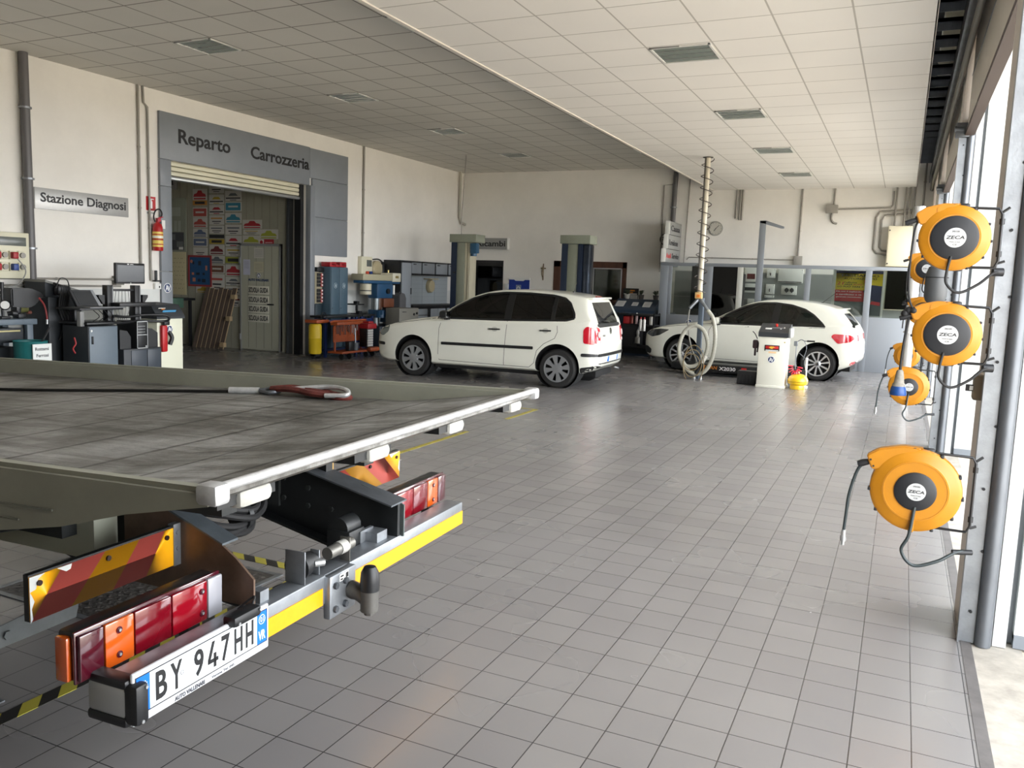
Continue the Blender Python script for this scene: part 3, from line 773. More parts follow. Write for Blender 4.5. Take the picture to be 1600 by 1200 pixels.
# towing hitch, trailer socket, support roller
mb = MB(); mb.bbox(-.01, .022, .925, 1.10, .335, .50, .008); hp = tp(mb, 'hitch_plate', M_galv)
for y in (.955, 1.02):
    for z in (.37, .46):
        mb = MB(); mb.cyl((.022, y, z), (.034, y, z), .013, seg=6); tp(mb, 'hitch_bolt', M_galvd, hp)
mb = MB(); mb.tube([(.02, 1.06, .415), (.07, 1.06, .40), (.11, 1.055, .38)], [.034, .03, .03], 12, smooth=4); mb.cyl((.11, 1.055, .345), (.11, 1.055, .425), .034, seg=20); mb.cyl((.11, 1.055, .33), (.11, 1.055, .345), .02, seg=8)
tp(mb, 'tow_ball_mount', mat('greasy cast iron', (96, 94, 90), .5, .4, var=.3), hp)
mb = MB(); mb.lathe([(.036, 0), (.037, .03), (.034, .07), (.022, .092), (.0, .096)], (.11, 1.055, .425), (0, 0, 1), 20); tp(mb, 'ball_cover', M_dark, hp)
mb = MB(); mb.box(.022, .0235, .985, 1.045, .465, .492); mb.m(1).box(.0235, .0242, .99, 1.005, .468, .474).box(.0235, .0242, .99, 1.01, .480, .486).box(.0235, .0242, 1.025, 1.042, .47, .488); tp(mb, 'rating_plate', [M_white, M_lettk], hp)
mb = MB(); mb.bbox(-.09, -.005, .806, .812, .505, .625, .004); mb.bbox(-.06, -.02, .915, .920, .505, .60, .004); sp = tp(mb, 'socket_bracket', M_galv)
mb = MB(); mb.lathe([(.0, 0), (.052, 0), (.05, .02), (.036, .075), (.036, .085), (.026, .088), (.026, .115), (0, .118)], (-.045, .812, .562), (0, 1, 0), 20); mb.m(1).cyl((-.01, .87, .565), (.012, .90, .565), .013)
tp(mb, 'trailer_socket', [M_dark, M_alu], sp)
mb = MB(); mb.bbox(-.05, -.005, 1.095, 1.10, .505, .60, .004); mb.tube([(-.03, .98, .565), (-.03, 1.14, .565)], .024, 14); mb.m(1).cyl((-.03, 1.05, .565), (-.03, 1.10, .565), .0265, seg=14); tp(mb, 'locking_pin', [mat('worn pin', (120, 118, 112), .4, .6), M_padw])
mb = MB(); mb.bbox(-.20, -.09, 1.225, 1.34, .47, .57, .006); mb.cyl((-.15, 1.235, .575), (-.15, 1.335, .575), .045, seg=20); rl = tp(mb, 'support_block', M_blacksteel)
mb = MB(); mb.box(-.10, -.085, 1.30, 1.40, .505, .555); mb.box(-.10, -.03, 1.34, 1.42, .505, .545); tp(mb, 'block_bracket', M_galv, rl)
mb = MB(); mb.box(-.075, -.035, .60, .645, .505, .545); tp(mb, 'bracket_tab', M_galv)
mb = MB(); mb.tube([(-.9, .7, .46), (-.4, .68, .46), (-.15, .66, .45), (-.09, .66, .45)], .006, 6); tp(mb, 'wiring', M_rubber)
# hydraulic hose bundle
for k, (o1, sag) in enumerate([(0, .615), (.02, .635), (.045, .60), (.07, .66), (.03, .68), (-.02, .65)]):
    mb = MB(); mb.tube([(-1.1, .62, .80 - .012 * k), (-.62 - o1, .74, .74), (-.44 - o1, .84 + .02 * k, sag + .01), (-.44, 1.0 + .02 * k, sag - .02), (-.52 - o1, 1.2, sag + .03), (-.75, 1.33, .72 + .01 * k), (-1.1, 1.4, .80)], .014, 8, smooth=6)
    tp(mb, 'hydraulic_hose', M_rubber)
mb = MB()
for p in ((-.47, 1.03, .635), (-.58, 1.22, .66)): mb.cyl((p[0], p[1] - .012, p[2]), (p[0], p[1] + .012, p[2]), .06, seg=14)
tp(mb, 'hose_tie', M_blacksteel)
for k, y in enumerate((.35, .45)):
    mb = MB(); mb.tube([(-.62, y, .80), (-1.3, y - .02, .62)], .035, 12); tp(mb, 'strut', M_blacksteel)
mb = MB(); mb.tube([(-.45, .70, .80), (-.9, .72, .60), (-1.3, .72, .56)], .05, 12); tp(mb, 'tilt_cylinder', M_blacksteel)
# wheels and axle
mb = MB(); mb.cyl((-2.1, .35, .40), (-2.1, 1.75, .40), .07); mb.sphere((-2.1, 1.05, .40), .17); tp(mb, 'rear_axle', M_under)
for y in (.02, .25, 1.62, 1.85):
    mb = MB(); mb.lathe([(.2, 0), (.36, .01), (.39, .04), (.39, .17), (.36, .2), (.2, .21)], (-2.1, y, .39), (0, 1, 0), 40); wh = tp(mb, 'wheel', M_rubber)
    mb = MB(); mb.lathe([(.0, .08), (.1, .08), (.17, .03), (.2, .0), (.2, .21), (.17, .2), (0, .15)], (-2.1, y, .39), (0, 1, 0), 28); tp(mb, 'rim', M_galvd, wh)

# winch cable and sling lying on the deck (top-level thing)
def bw(x, y, z): return BEDW @ Vector((x, y, z))
C_ = thing('winch_cable', 'dark steel winch cable with hook and worn red sling lying on the truck bed', 'cable', bw(-1.5, 1.95, -.085))
mb = MB(); mb.tube([bw(-4.9, 1.05, -.075), bw(-3.6, 1.28, -.078), bw(-2.63, 1.45, -.078), bw(-2.04, 1.70, -.078), bw(-1.54, 1.90, -.075)], .0075, 8, smooth=6); mb.build('wire_rope', mat('greasy wire rope', (36, 35, 33), .5, .5), C_)
mb = MB(); mb.cyl(bw(-1.56, 1.89, -.07), bw(-1.42, 1.945, -.07), .017); mb.build('ferrule', M_worn, C_)
mb = MB(); mb.tube([bw(-1.42, 1.945, -.07), bw(-1.36, 1.99, -.06), bw(-1.30, 1.95, -.065), bw(-1.33, 1.91, -.07), bw(-1.40, 1.93, -.07)], .011, 8, smooth=5); mb.build('hook', M_galvd, C_)
mb = MB()
for p in ([(-1.36, 1.96), (-1.25, 1.99), (-1.12, 1.95), (-1.0, 1.98), (-.9, 1.96), (-.94, 1.92), (-1.05, 1.93), (-1.2, 1.91), (-1.34, 1.94)], [(-1.3, 1.98), (-1.1, 2.0), (-.98, 1.95), (-1.08, 1.90), (-1.22, 1.94)]):
    q = [bw(a, b, -.062 + .014 * math.sin(9 * a)) for a, b in p]; mb.tube(q, .015, 6, smooth=4)
mb.build('sling', mat('worn red webbing', (104, 44, 36), .8, var=.45, vscale=14), C_)
mb = MB(); mb.tube([bw(-1.22, 1.93, -.05), bw(-1.05, 1.99, -.035), bw(-.93, 1.97, -.04), bw(-.9, 1.93, -.06), bw(-1.0, 1.9, -.065)], .012, 8, smooth=5); mb.build('shackle', M_worn, C_)
# ================================================================== CARS
# car frame: x from nose (negative) to tail, y across (-y is the side towards the camera), z up; x = 0 at the front axle
def interp(tab, x):
    if x <= tab[0][0]: return tab[0][1]
    if x >= tab[-1][0]: return tab[-1][1]
    for (a, va), (b, vb) in zip(tab, tab[1:]):
        if a <= x <= b:
            t = (x - a) / (b - a); return va + (vb - va) * t
def smooth_tab(tab, n=8):
    P = [Vector((a, b, 0)) for a, b in tab]; Q = catmull(P, n); return [(q.x, q.y) for q in Q]
M_carw = mat('white car paint', (226, 226, 214), .28, coat=.8, var=.03, vscale=2)
M_glassT = glass_mat('tinted car glass', (118, 150, 142), .55, 1.3)
M_glassD = glass_mat('dark car glass', (70, 78, 80), .28, 1.2)
M_trim = mat('black trim', (20, 21, 22), .4)
M_tyre = mat('tyre', (34, 33, 32), .8, var=.2, vscale=10)
M_hub = mat('silver hubcap', (150, 152, 154), .35, .55)
M_alloy = mat('polished alloy', (206, 208, 210), .25, .7)
M_well = mat('wheel well', (14, 14, 14), .9)
M_seat = mat('charcoal seat', (42, 44, 46), .85)
M_chrome = mat('chrome', (200, 202, 205), .12, 1)
M_redcar = mat('tail lamp red', (190, 20, 40), .15, coat=1)
M_lampw = mat('tail lamp clear', (214, 196, 196), .15, coat=1)
M_head = mat('headlamp glass', (150, 156, 150), .12, .3, coat=1)
M_headd = mat('dark headlamp glass', (58, 60, 60), .12, .3, coat=1)

def body_mesh(S):
    """closed shell lofted from stations; S: top, bottom, width tables, belt function"""
    top = smooth_tab(S['top'], 6); bot = S['bottom']; wid = smooth_tab(S['width'], 4)
    xs = []; x0, x1 = S['x0'], S['x1']
    n = 84
    for i in range(n + 1):
        t = i / n; xs.append(x0 + (x1 - x0) * (t * .55 + .45 * (0.5 - 0.5 * math.cos(PI * t))))
    bm = bmesh.new(); rings = []
    for x in xs:
        zt = interp(top, x); zb = interp(bot, x); w = interp(wid, x); belt = interp(S['belt'], x)
        bl = min(belt, zt - .035); g = max(0, zt - belt)
        sh = S.get('shoulder', 0)
        wt = w * .975 - S['tumble'] * g - (.02 if g > 0 else .03)
        zr = zt - min(.085, .035 + g * .13)
        if g < .06: zr = max(bl + .002, zt - .02)
        pts = [(0, zb), (w * .7, zb), (w * .94, zb + .03), (w * .985, zb + .10), (w, max(zb + .16, .42)), (w * 1.0, (bl + .42) / 2 + .02), (w * .985, bl - .04), (w * .965, bl), (wt, zr), (wt * .9, zt - .022 if g > .06 else zt - .010), (wt * .62, zt - .006), (0, zt)]
        P = [Vector((p[0], p[1], 0)) for p in pts]
        for k in range(1, len(P)):
            if P[k].y < P[k - 1].y: P[k].y = P[k - 1].y + .0005
        Q = []
        for k in range(len(P) - 1):
            m = 4 if k in (3, 4, 7) else 3
            if k == 7 and g > .06:      # glasshouse side: slightly bowed
                for j in range(6):
                    t = j / 6; q = P[k].lerp(P[k + 1], t); q.x += .018 * math.sin(PI * t); Q.append(q)
            else:
                a = P[max(k - 1, 0)]; b = P[k]; c = P[k + 1]; d = P[min(k + 2, len(P) - 1)]
                for j in range(6 if k == 7 else 3):
                    t = j / (6 if k == 7 else 3)
                    q = .5 * ((2 * b) + (c - a) * t + (2 * a - 5 * b + 4 * c - d) * t * t + (3 * b - a - 3 * c + d) * t ** 3)
                    if k in (8,): q = b.lerp(c, t)
                    Q.append(q)
        Q.append(P[-1])
        ring = [bm.verts.new((x, -q.x, q.y)) for q in Q]
        ring += [bm.verts.new((x, q.x, q.y)) for q in Q[-2:0:-1]]
        rings.append(ring)
    m = len(rings[0])
    for A, B in zip(rings, rings[1:]):
        for k in range(m):
            try: bm.faces.new([A[k], A[(k + 1) % m], B[(k + 1) % m], B[k]])
            except ValueError: pass
    # rounded end caps
    for R, sx in ((rings[0], -1), (rings[-1], 1)):
        prev = R; c = sum((v.co for v in R), Vector()) / m
        for s, off in ((.86, .018), (.6, .030), (.3, .036)):
            nr = [bm.verts.new(c + (v.co - c) * s + Vector((sx * off, 0, 0))) for v in R]
            for k in range(m): bm.faces.new([prev[k], prev[(k + 1) % m], nr[(k + 1) % m], nr[k]])
            prev = nr
        bm.faces.new(prev)
    bmesh.ops.recalc_face_normals(bm, faces=bm.faces)
    return bm

def cutter(fn):
    mb = MB(); fn(mb); me = bpy.data.meshes.new('cut'); bmesh.ops.recalc_face_normals(mb.bm, faces=mb.bm.faces); mb.bm.to_mesh(me); mb.bm.free()
    o = bpy.data.objects.new('cut', me); COL.objects.link(o); return o

def decal(mb, bvh, poly, direction, off=.004, cell=.05, thick=0):
    """lay a 2D outline onto the body. direction 'side-','side+' (poly in xz), 'rear','front' (poly in yz), 'top' (poly in xy)"""
    b = bmesh.new(); f = b.faces.new([b.verts.new((p[0], p[1], 0)) for p in poly])
    x0 = min(p[0] for p in poly); x1 = max(p[0] for p in poly); y0 = min(p[1] for p in poly); y1 = max(p[1] for p in poly)
    for a, c, n in ((x0, x1, (1, 0, 0)), (y0, y1, (0, 1, 0))):
        k = max(1, int((c - a) / cell))
        for i in range(1, k):
            v = a + (c - a) * i / k
            bmesh.ops.bisect_plane(b, geom=b.verts[:] + b.edges[:] + b.faces[:], plane_co=(v, v, 0), plane_no=n)
    def cast(p):
        if direction in ('side-', 'side+'):
            s = -1 if direction == 'side-' else 1
            o = Vector((p.x, s * 3, p.y)); d = Vector((0, -s, 0))
        elif direction == 'rear': o = Vector((9, p.x, p.y)); d = Vector((-1, 0, 0))
        elif direction == 'front': o = Vector((-5, p.x, p.y)); d = Vector((1, 0, 0))
        else: o = Vector((p.x, p.y, 5)); d = Vector((0, 0, -1))
        h = bvh.ray_cast(o, d)
        if h[0] is None: h = bvh.find_nearest(o + d * 2.2)
        n = h[1] if h[1].dot(d) < 0 else -h[1]
        return h[0], n
    b.verts.index_update(); res = [cast(v.co) for v in b.verts]
    O = [mb.bm.verts.new(p + n * off) for p, n in res]
    for fc in b.faces: mb._f([O[v.index] for v in fc.verts])
    if thick:
        I = [mb.bm.verts.new(p + n * (off - thick)) for p, n in res]
        for e in b.edges:
            if len(e.link_faces) == 1:
                i, j = e.verts[0].index, e.verts[1].index; mb._f([O[i], O[j], I[j], I[i]])
    b.free(); return mb

def strip(pts, w):
    """polyline to thin outline polygon list (quads) for grooves"""
    out = []
    for (a, b) in zip(pts, pts[1:]):
        d = Vector((b[0] - a[0], b[1] - a[1])); 
        if d.length < 1e-6: continue
        n = Vector((-d.y, d.x)).normalized() * w / 2
        out.append([(a[0] - n.x, a[1] - n.y), (b[0] - n.x, b[1] - n.y), (b[0] + n.x, b[1] + n.y), (a[0] + n.x, a[1] + n.y)])
    return out
def circ(cx, cy, r, n=20, a0=0, a1=2 * PI, sx=1, sy=1): return [(cx + sx * r * math.cos(a0 + (a1 - a0) * i / n), cy + sy * r * math.sin(a0 + (a1 - a0) * i / n)) for i in range(n)]
def fillet(poly, r, n=4):
    out = []; N = len(poly)
    for i in range(N):
        a = Vector(poly[i - 1]); b = Vector(poly[i]); c = Vector(poly[(i + 1) % N])
        u = (a - b); v = (c - b); ru = min(r, u.length * .45); rv = min(r, v.length * .45)
        p = b + u.normalized() * ru; q = b + v.normalized() * rv
        for k in range(n + 1):
            t = k / n; out.append(tuple((1 - t) ** 2 * p + 2 * t * (1 - t) * b + t * t * q))
    return out

def make_wheel(t, x, y, side, R, rim_r, kind):
    """side -1: outer face toward -y"""
    s = side; w = .19
    mb = MB(); mb.lathe([(rim_r, 0), (R - .03, .0), (R - .008, .02), (R, .045), (R, w - .045), (R - .008, w - .02), (R - .03, w), (rim_r, w)], (x, y, R), (0, -s, 0), 48)
    mb.m(0)
    tyre = mb.build('tyre', M_tyre, t, local=True)
    mb = MB(); mb.lathe([(rim_r + .002, .002), (rim_r - .012, .0), (rim_r - .02, .03), (rim_r - .03, w - .02), (.0, w - .02)], (x, y, R), (0, -s, 0), 40); mb.build('rim_barrel', M_well if kind == 'cap' else M_trim, t, local=True)
    mb = MB(); yo = y + s * .006
    def P(r, a, d): return (x + r * math.cos(a), y - s * d, R + r * math.sin(a))
    mb.lathe([(rim_r, .002), (rim_r, -.008), (rim_r - .018, -.008), (rim_r - .022, .012)], (x, y, R), (0, -s, 0), 40)
    mb.lathe([(0, -.004), (.045, -.002), (.062, .008), (.062, .03)] if kind != 'cap' else [(0, -.012), (.07, -.008), (.085, .01), (.085, .03)], (x, y, R), (0, -s, 0), 24)
    ns = 8 if kind == 'cap' else 10
    for k in range(ns):
        a = 2 * PI * k / ns + .2; r0 = .055; r1 = rim_r - .008
        if kind == 'cap': h0, h1 = .34, .235; d0, d1 = -.008, -.004
        else: h0, h1 = .20, .085; d0, d1 = .004, -.004
        A = [P(r0, a - h0, d0), P(r1 * .6, a - (h0 + h1) / 2 * .8, (d0 + d1) / 2), P(r1, a - h1, d1), P(r1, a + h1, d1), P(r1 * .6, a + (h0 + h1) / 2 * .8, (d0 + d1) / 2), P(r0, a + h0, d0)]
        B = [P(r0, a - h0, d0 + .03), P(r1 * .6, a - (h0 + h1) / 2 * .8, .03), P(r1, a - h1, d1 + .025), P(r1, a + h1, d1 + .025), P(r1 * .6, a + (h0 + h1) / 2 * .8, .03), P(r0, a + h0, d0 + .03)]
        va = [mb.bm.verts.new(p) for p in A]; vb = [mb.bm.verts.new(p) for p in B]
        mb._f(va); mb._f(vb[::-1])
        for i in range(6): mb._f([va[i], va[(i + 1) % 6], vb[(i + 1) % 6], vb[i]])
    if kind == 'cap':
        o = mb.build('hubcap', M_hub, t, local=True)
    else: o = mb.build('alloy_rim', M_alloy, t, local=True)
    mb = MB(); mb.cyl((x, y + s * .014, R), (x, y + s * .006, R), .028, seg=20); mb.build('centre_cap', M_hub if kind == 'cap' else M_chrome, tyre, local=True)

def seat(t, x, y):
    mb = MB(); mb.bbox(x, x + .5, y - .24, y + .24, .38, .52, .06); mb.build('seat_cushion', M_seat, t, local=True)
    R = Matrix.Translation((x + .5, y, .48)) @ Matrix.Rotation(math.radians(18), 4, 'Y')
    mb = MB(); mb.bbox(-.07, .07, -.23, .23, 0, .58, .06, M=R); mb.build('seat_back', M_seat, t, local=True)
    mb = MB(); mb.bbox(-.05, .05, -.13, .13, .60, .79, .045, M=R); mb.cyl(R @ Vector((0, -.05, .55)), R @ Vector((0, -.05, .62)), .008); mb.cyl(R @ Vector((0, .05, .55)), R @ Vector((0, .05, .62)), .008); mb.build('headrest', M_seat, t, local=True)

def build_car(t, S):
    bm = body_mesh(S)
    bvh = BVHTree.FromBMesh(bm)
    me = bpy.data.meshes.new('body'); bm.to_mesh(me); bm.free()
    body = bpy.data.objects.new('body', me); COL.objects.link(body)
    md = body.modifiers.new('s', 'SOLIDIFY'); md.thickness = .012; md.offset = -1
    cuts = []
    def dlo(mb):
        for poly in S['side_cut']: mb.prism(poly, 'xz', -2, 2)
    cuts.append(cutter(dlo))
    def arches(mb):
        for ax in (0, S['wb']):
            for s in (-1, 1): mb.cyl((ax, s * .42, S['arch_z']), (ax, s * 1.5, S['arch_z']), S['arch_r'], seg=56)
    cuts.append(cutter(arches))
    cuts.append(cutter(lambda mb: mb.prism(S['rear_cut'], 'yz', S['wb'] * .75, 6)))
    cuts.append(cutter(lambda mb: mb.prism(S['front_cut'], 'yz', -3, S.get('front_cut_to', 1.3))))
    for c in cuts:
        b = body.modifiers.new('b', 'BOOLEAN'); b.operation = 'DIFFERENCE'; b.solver = 'EXACT'; b.use_self = S.get('self', False); b.object = c
    dg = bpy.context.evaluated_depsgraph_get(); dg.update()
    nm = bpy.data.meshes.new_from_object(body.evaluated_get(dg))
    body.modifiers.clear(); body.data = nm
    for c in cuts: bpy.data.objects.remove(c)
    nm.materials.clear(); nm.materials.append(S['paint'])
    b2 = bmesh.new(); b2.from_mesh(nm)
    lim = math.radians(32)
    for e in b2.edges:
        if len(e.link_faces) == 2: e.smooth = e.calc_face_angle(0) < lim
    for f in b2.faces: f.smooth = True; f.material_index = 0
    b2.to_mesh(nm); b2.free()
    body.parent = t; MW[body.name] = MW[t.name]
    L = dict(local=True)
    for s in ('side-', 'side+'):
        for nme, poly in S['panes']:
            mb = MB(); decal(mb, bvh, fillet(poly, .04), s, -.006, .08); mb.build(nme, S['glass'], t, **L)
        for poly in S['side_cut']:
            mb = MB(); pf = fillet(poly, .03) if False else poly
            for q in strip(poly + [poly[0]], S.get('seal', .03)): decal(mb, bvh, q, s, .002, .05, .01)
            mb.build('window_trim', M_trim, t, **L)
        for poly in S['pillars']:
            mb = MB(); decal(mb, bvh, poly, s, .001, .06, .02); mb.build('pillar_trim', M_trim, t, **L)
        for poly in S['handles']:
            mb = MB(); decal(mb, bvh, fillet(circ(sum(p[0] for p in poly) / len(poly), sum(p[1] for p in poly) / len(poly), .05, 16, sy=.75), .001), s, .0015, .03); mb.build('handle_recess', mat('recess shade', (190, 190, 180), .4), t, **L)
            mb = MB(); decal(mb, bvh, fillet(poly, .01), s, .022, .05, .02); mb.build('door_handle', S['handle_mat'], t, **L)
        mb = MB()
        for line in S['seams']:
            for q in strip(line, .007): decal(mb, bvh, q, s, .0012, .06)
        mb.build('door_seam', mat('seam dark', (58, 58, 54), .8), t, **L)
        for poly in S['mouldings']:
            mb = MB(); decal(mb, bvh, fillet(poly, .012), s, .012, .08, .012); mb.build('side_moulding', M_trim, t, **L)
        for nme, poly, m in S['side_lamps']:
            mb = MB(); decal(mb, bvh, fillet(poly, .03), s, .006, .03, .008); mb.build(nme, m, t, **L)
    mb = MB(); decal(mb, bvh, fillet(S['rear_glass'], .05), 'rear', -.004, .06); mb.build('rear_window', S.get('rear_mat', S['glass']), t, **L)
    mb = MB(); decal(mb, bvh, fillet(S['front_glass'], .05), 'front', -.004, .06); mb.build('windscreen', S['glass'], t, **L)
    for nme, poly, m, off in S['rear_parts']:
        mb = MB(); decal(mb, bvh, poly, 'rear', off, .04, min(off, .01) + .004); mb.build(nme, m, t, **L)
    for nme, poly, m, off in S['front_parts']:
        mb = MB(); decal(mb, bvh, poly, 'front', off, .05, min(off, .01) + .004); mb.build(nme, m, t, **L)
    # wheel wells, underbody, wheels
    W = S['half'] 
    for ax in (0, S['wb']):
        for s in (-1, 1):
            mb = MB(); mb.lathe([(S['arch_r'] + .005, 0), (S['arch_r'] + .005, .30), (0, .30)], (ax, s * (W - .05), S['arch_z']), (0, -s, 0), 40)
            o = mb.build('wheel_arch_liner', M_well, t, **L)
            cutb = [v for v in o.data.vertices]
            make_wheel(t, ax, s * (W - .035), s, S['R'], S['rim'], S['wheel'])
            arc = [(ax + (S['arch_r'] + .012) * math.cos(a), S['arch_z'] + (S['arch_r'] + .012) * math.sin(a)) for a in [PI * (-.08 + 1.16 * i / 24) for i in range(25)]]
    mb = MB(); mb.box(.36, S['wb'] - .36, -W + .12, W - .12, .17, .24); mb.box(-.55, S['wb'] + .5, -.42, .42, .17, .26); mb.build('underbody', M_well, t, **L)
    # cabin
    mb = MB(); mb.box(.45, 2.6, -W + .12, W - .12, .26, .30); mb.build('cabin_floor', M_well, t, **L)
    mb = MB(); mb.bbox(.35, .75, -W + .14, W - .14, .62, .90, .06); mb.build('dashboard', M_trim, t, **L)
    mb = MB(); q = Vector((.95, -.36, .86)); ax = Vector((.9, 0, .5)).normalized(); _, u, v = arb(ax)
    mb.tube([q + (u * math.cos(k * PI / 12) + v * math.sin(k * PI / 12)) * .18 for k in range(24)], .013, 8, closed=True); mb.cyl(q, q - ax * .25, .03); mb.tube([q - u * .17, q + u * .17], .012, 6); mb.build('steering_wheel', M_trim, t, **L)
    seat(t, 1.15, -.36); seat(t, 1.15, .36); seat(t, 1.95, -.33); seat(t, 1.95, .33)
    for s in (-1, 1):
        mx, mz = S['mirror']
        mb = MB(); mb.bbox(mx, mx + .13, min(s * (W + .02), s * (W + .19)), max(s * (W + .02), s * (W + .19)), mz, mz + .125, .045); mb.build('door_mirror', S['mirror_mat'], t, **L)
        mb = MB(); mb.box(mx + .03, mx + .10, min(s * (W - .07), s * (W + .06)), max(s * (W - .07), s * (W + .06)), mz - .02, mz + .03); mb.build('mirror_arm', M_trim, t, **L)
        mb = MB(); mb.bbox(mx + .128, mx + .134, min(s * (W + .04), s * (W + .175)), max(s * (W + .04), s * (W + .175)), mz + .015, mz + .11, .002); mb.build('mirror_glass', M_chrome, t, **L)
    a, b = S['aerial']
    mb = MB(); mb.cyl(a, b, .006, .003, seg=8); mb.cyl(Vector(a), Vector(a) + Vector((0, 0, .012)), .02, seg=12); mb.build('aerial', M_trim, t, **L)
    return bvh

# ---- small white five-door hatchback
POLO = dict(x0=-.79, x1=3.06, wb=2.465, half=.825, R=.295, rim=.205, arch_r=.345, arch_z=.325, wheel='cap', tumble=.36,
    paint=M_carw, glass=M_glassD, rear_mat=glass_mat('green rear glass', (120, 132, 124), .5, 1.2),
    top=[(-.79, .60), (-.76, .68), (-.68, .755), (-.5, .82), (-.2, .90), (.1, .955), (.36, 1.0), (.62, 1.16), (.95, 1.335), (1.25, 1.425), (1.6, 1.46), (2.0, 1.463), (2.4, 1.44), (2.7, 1.40), (2.84, 1.35), (2.90, 1.24), (2.97, 1.08), (3.03, .92), (3.055, .80), (3.06, .70)],
    bottom=[(-.79, .33), (-.7, .24), (-.5, .2), (-.3, .2), (2.8, .22), (2.95, .27), (3.06, .34)],
    width=[(-.79, .55), (-.74, .64), (-.62, .73), (-.4, .79), (0, .815), (.8, .825), (1.8, .825), (2.5, .815), (2.8, .785), (2.95, .75), (3.03, .70), (3.06, .66)],
    belt=[(-.8, .80), (.3, .935), (1.6, .965), (2.6, 1.01), (3.0, 1.05)],
    side_cut=[[(.42, .965), (1.60, .985), (2.58, 1.025), (2.70, 1.06), (2.69, 1.13), (2.60, 1.28), (2.50, 1.35), (2.3, 1.385), (1.9, 1.405), (1.5, 1.40), (1.2, 1.365), (.98, 1.295), (.70, 1.15)]],
    panes=[('door_window', [(.50, .972), (1.60, .99), (1.60, 1.40), (1.2, 1.362), (.98, 1.292), (.72, 1.15)]), ('rear_door_window', [(1.67, .992), (2.34, 1.018), (2.32, 1.378), (1.9, 1.402), (1.67, 1.40)]), ('quarter_window', [(2.39, 1.02), (2.58, 1.03), (2.69, 1.065), (2.68, 1.13), (2.59, 1.275), (2.49, 1.345), (2.39, 1.37)])],
    pillars=[[(1.575, .985), (1.69, .987), (1.69, 1.405), (1.575, 1.405)], [(2.335, 1.015), (2.395, 1.018), (2.395, 1.372), (2.335, 1.382)], [(.42, .965), (.60, .97), (.66, 1.11), (.60, 1.08)]],
    handles=[[(1.34, .825), (1.53, .828), (1.53, .85), (1.34, .847)], [(2.18, .845), (2.36, .85), (2.36, .872), (2.18, .867)]], handle_mat=M_trim,
    seams=[[(.52, .96), (.47, .80), (.46, .40), (.48, .30), (1.50, .29)], [(1.64, .985), (1.62, .70), (1.60, .29), (1.50, .29)], [(1.60, .29), (2.02, .29), (2.10, .36), (2.14, .55), (2.25, .66), (2.42, .75), (2.46, .85), (2.44, 1.02)], [(-.42, .83), (.40, .955)]],
    mouldings=[[(.52, .545), (2.08, .565), (2.08, .61), (.52, .59)]],
    side_lamps=[('headlight', [(-.74, .66), (-.60, .62), (-.48, .70), (-.46, .80), (-.62, .79), (-.72, .73)], M_head), ('tail_light', [(2.86, .70), (3.02, .68), (3.03, .80), (3.0, .93), (2.90, .955), (2.85, .90)], M_redcar), ('front_bumper_strip', [(-.78, .475), (-.55, .47), (-.55, .52), (-.78, .525)], M_trim), ('rear_bumper_strip', [(2.83, .50), (3.08, .50), (3.08, .545), (2.83, .55)], M_trim), ('rear_valance', [(2.82, .22), (3.06, .31), (3.07, .37), (2.82, .33)], M_trim)],
    rear_cut=[(-.53, 1.0), (-.5, .975), (.5, .975), (.53, 1.0), (.47, 1.30), (-.47, 1.30)],
    rear_glass=[(-.545, .99), (-.5, .96), (.5, .96), (.545, .99), (.48, 1.315), (-.48, 1.315)],
    front_cut=[(-.66, 1.02), (.66, 1.02), (.55, 1.33), (-.55, 1.33)], front_glass=[(-.68, 1.01), (.68, 1.01), (.56, 1.34), (-.56, 1.34)],
    rear_parts=[('rear_window_surround', [(-.60, .955), (-.5, .93), (.5, .93), (.60, .955), (.575, .985), (-.575, .985)], M_trim, .003),
                ('tail_light', [(-.70, .70), (-.56, .70), (-.55, .80), (-.56, .92), (-.66, .945), (-.70, .9)], M_redcar, .008), ('tail_light', [(.56, .70), (.70, .70), (.70, .9), (.66, .945), (.56, .92), (.55, .8)], M_redcar, .008),
                ('tail_lamp_ring', circ(-.62, .83, .048), M_lampw, .016), ('tail_lamp_ring', circ(.62, .83, .048), M_lampw, .016),
                ('reversing_lens', [(-.69, .70), (-.56, .70), (-.56, .745), (-.69, .745)], M_lampw, .013), ('reversing_lens', [(.56, .70), (.69, .70), (.69, .745), (.56, .745)], M_lampw, .013),
                ('bumper_strip', [(-.64, .50), (.64, .50), (.64, .545), (-.64, .545)], M_trim, .012), ('valance', [(-.62, .33), (.62, .33), (.62, .40), (-.62, .40)], M_trim, .006),
                ('number_plate', [(-.26, .415), (.26, .415), (.26, .49), (-.26, .49)], mat('plate pale', (208, 216, 222), .35), .014), ('number_plate_band', [(-.26, .415), (-.215, .415), (-.215, .49), (-.26, .49)], mat('plate blue', (10, 108, 220), .4), .016), ('number_plate_band', [(.215, .415), (.26, .415), (.26, .49), (.215, .49)], mat('plate blue', (10, 108, 220), .4), .016),
                ('badge', circ(0, .865, .05), M_chrome, .012), ('high_brake_light', [(-.12, 1.352), (.12, 1.352), (.12, 1.368), (-.12, 1.368)], M_redcar, .03)],
    front_parts=[('front_grille', [(-.40, .56), (.40, .56), (.44, .66), (-.44, .66)], M_trim, .006), ('lower_grille', [(-.5, .36), (.5, .36), (.5, .45), (-.5, .45)], M_trim, .006)],
    mirror=(.55, .965), mirror_mat=M_trim, aerial=((2.42, 0, 1.44), (2.47, 0, 1.60)))
t = thing('hatchback_car', 'small white five-door hatchback with black side strips and round tail lights', 'car', (-7.11, 12.50, 0), math.radians(2.0))
pb = build_car(t, POLO)
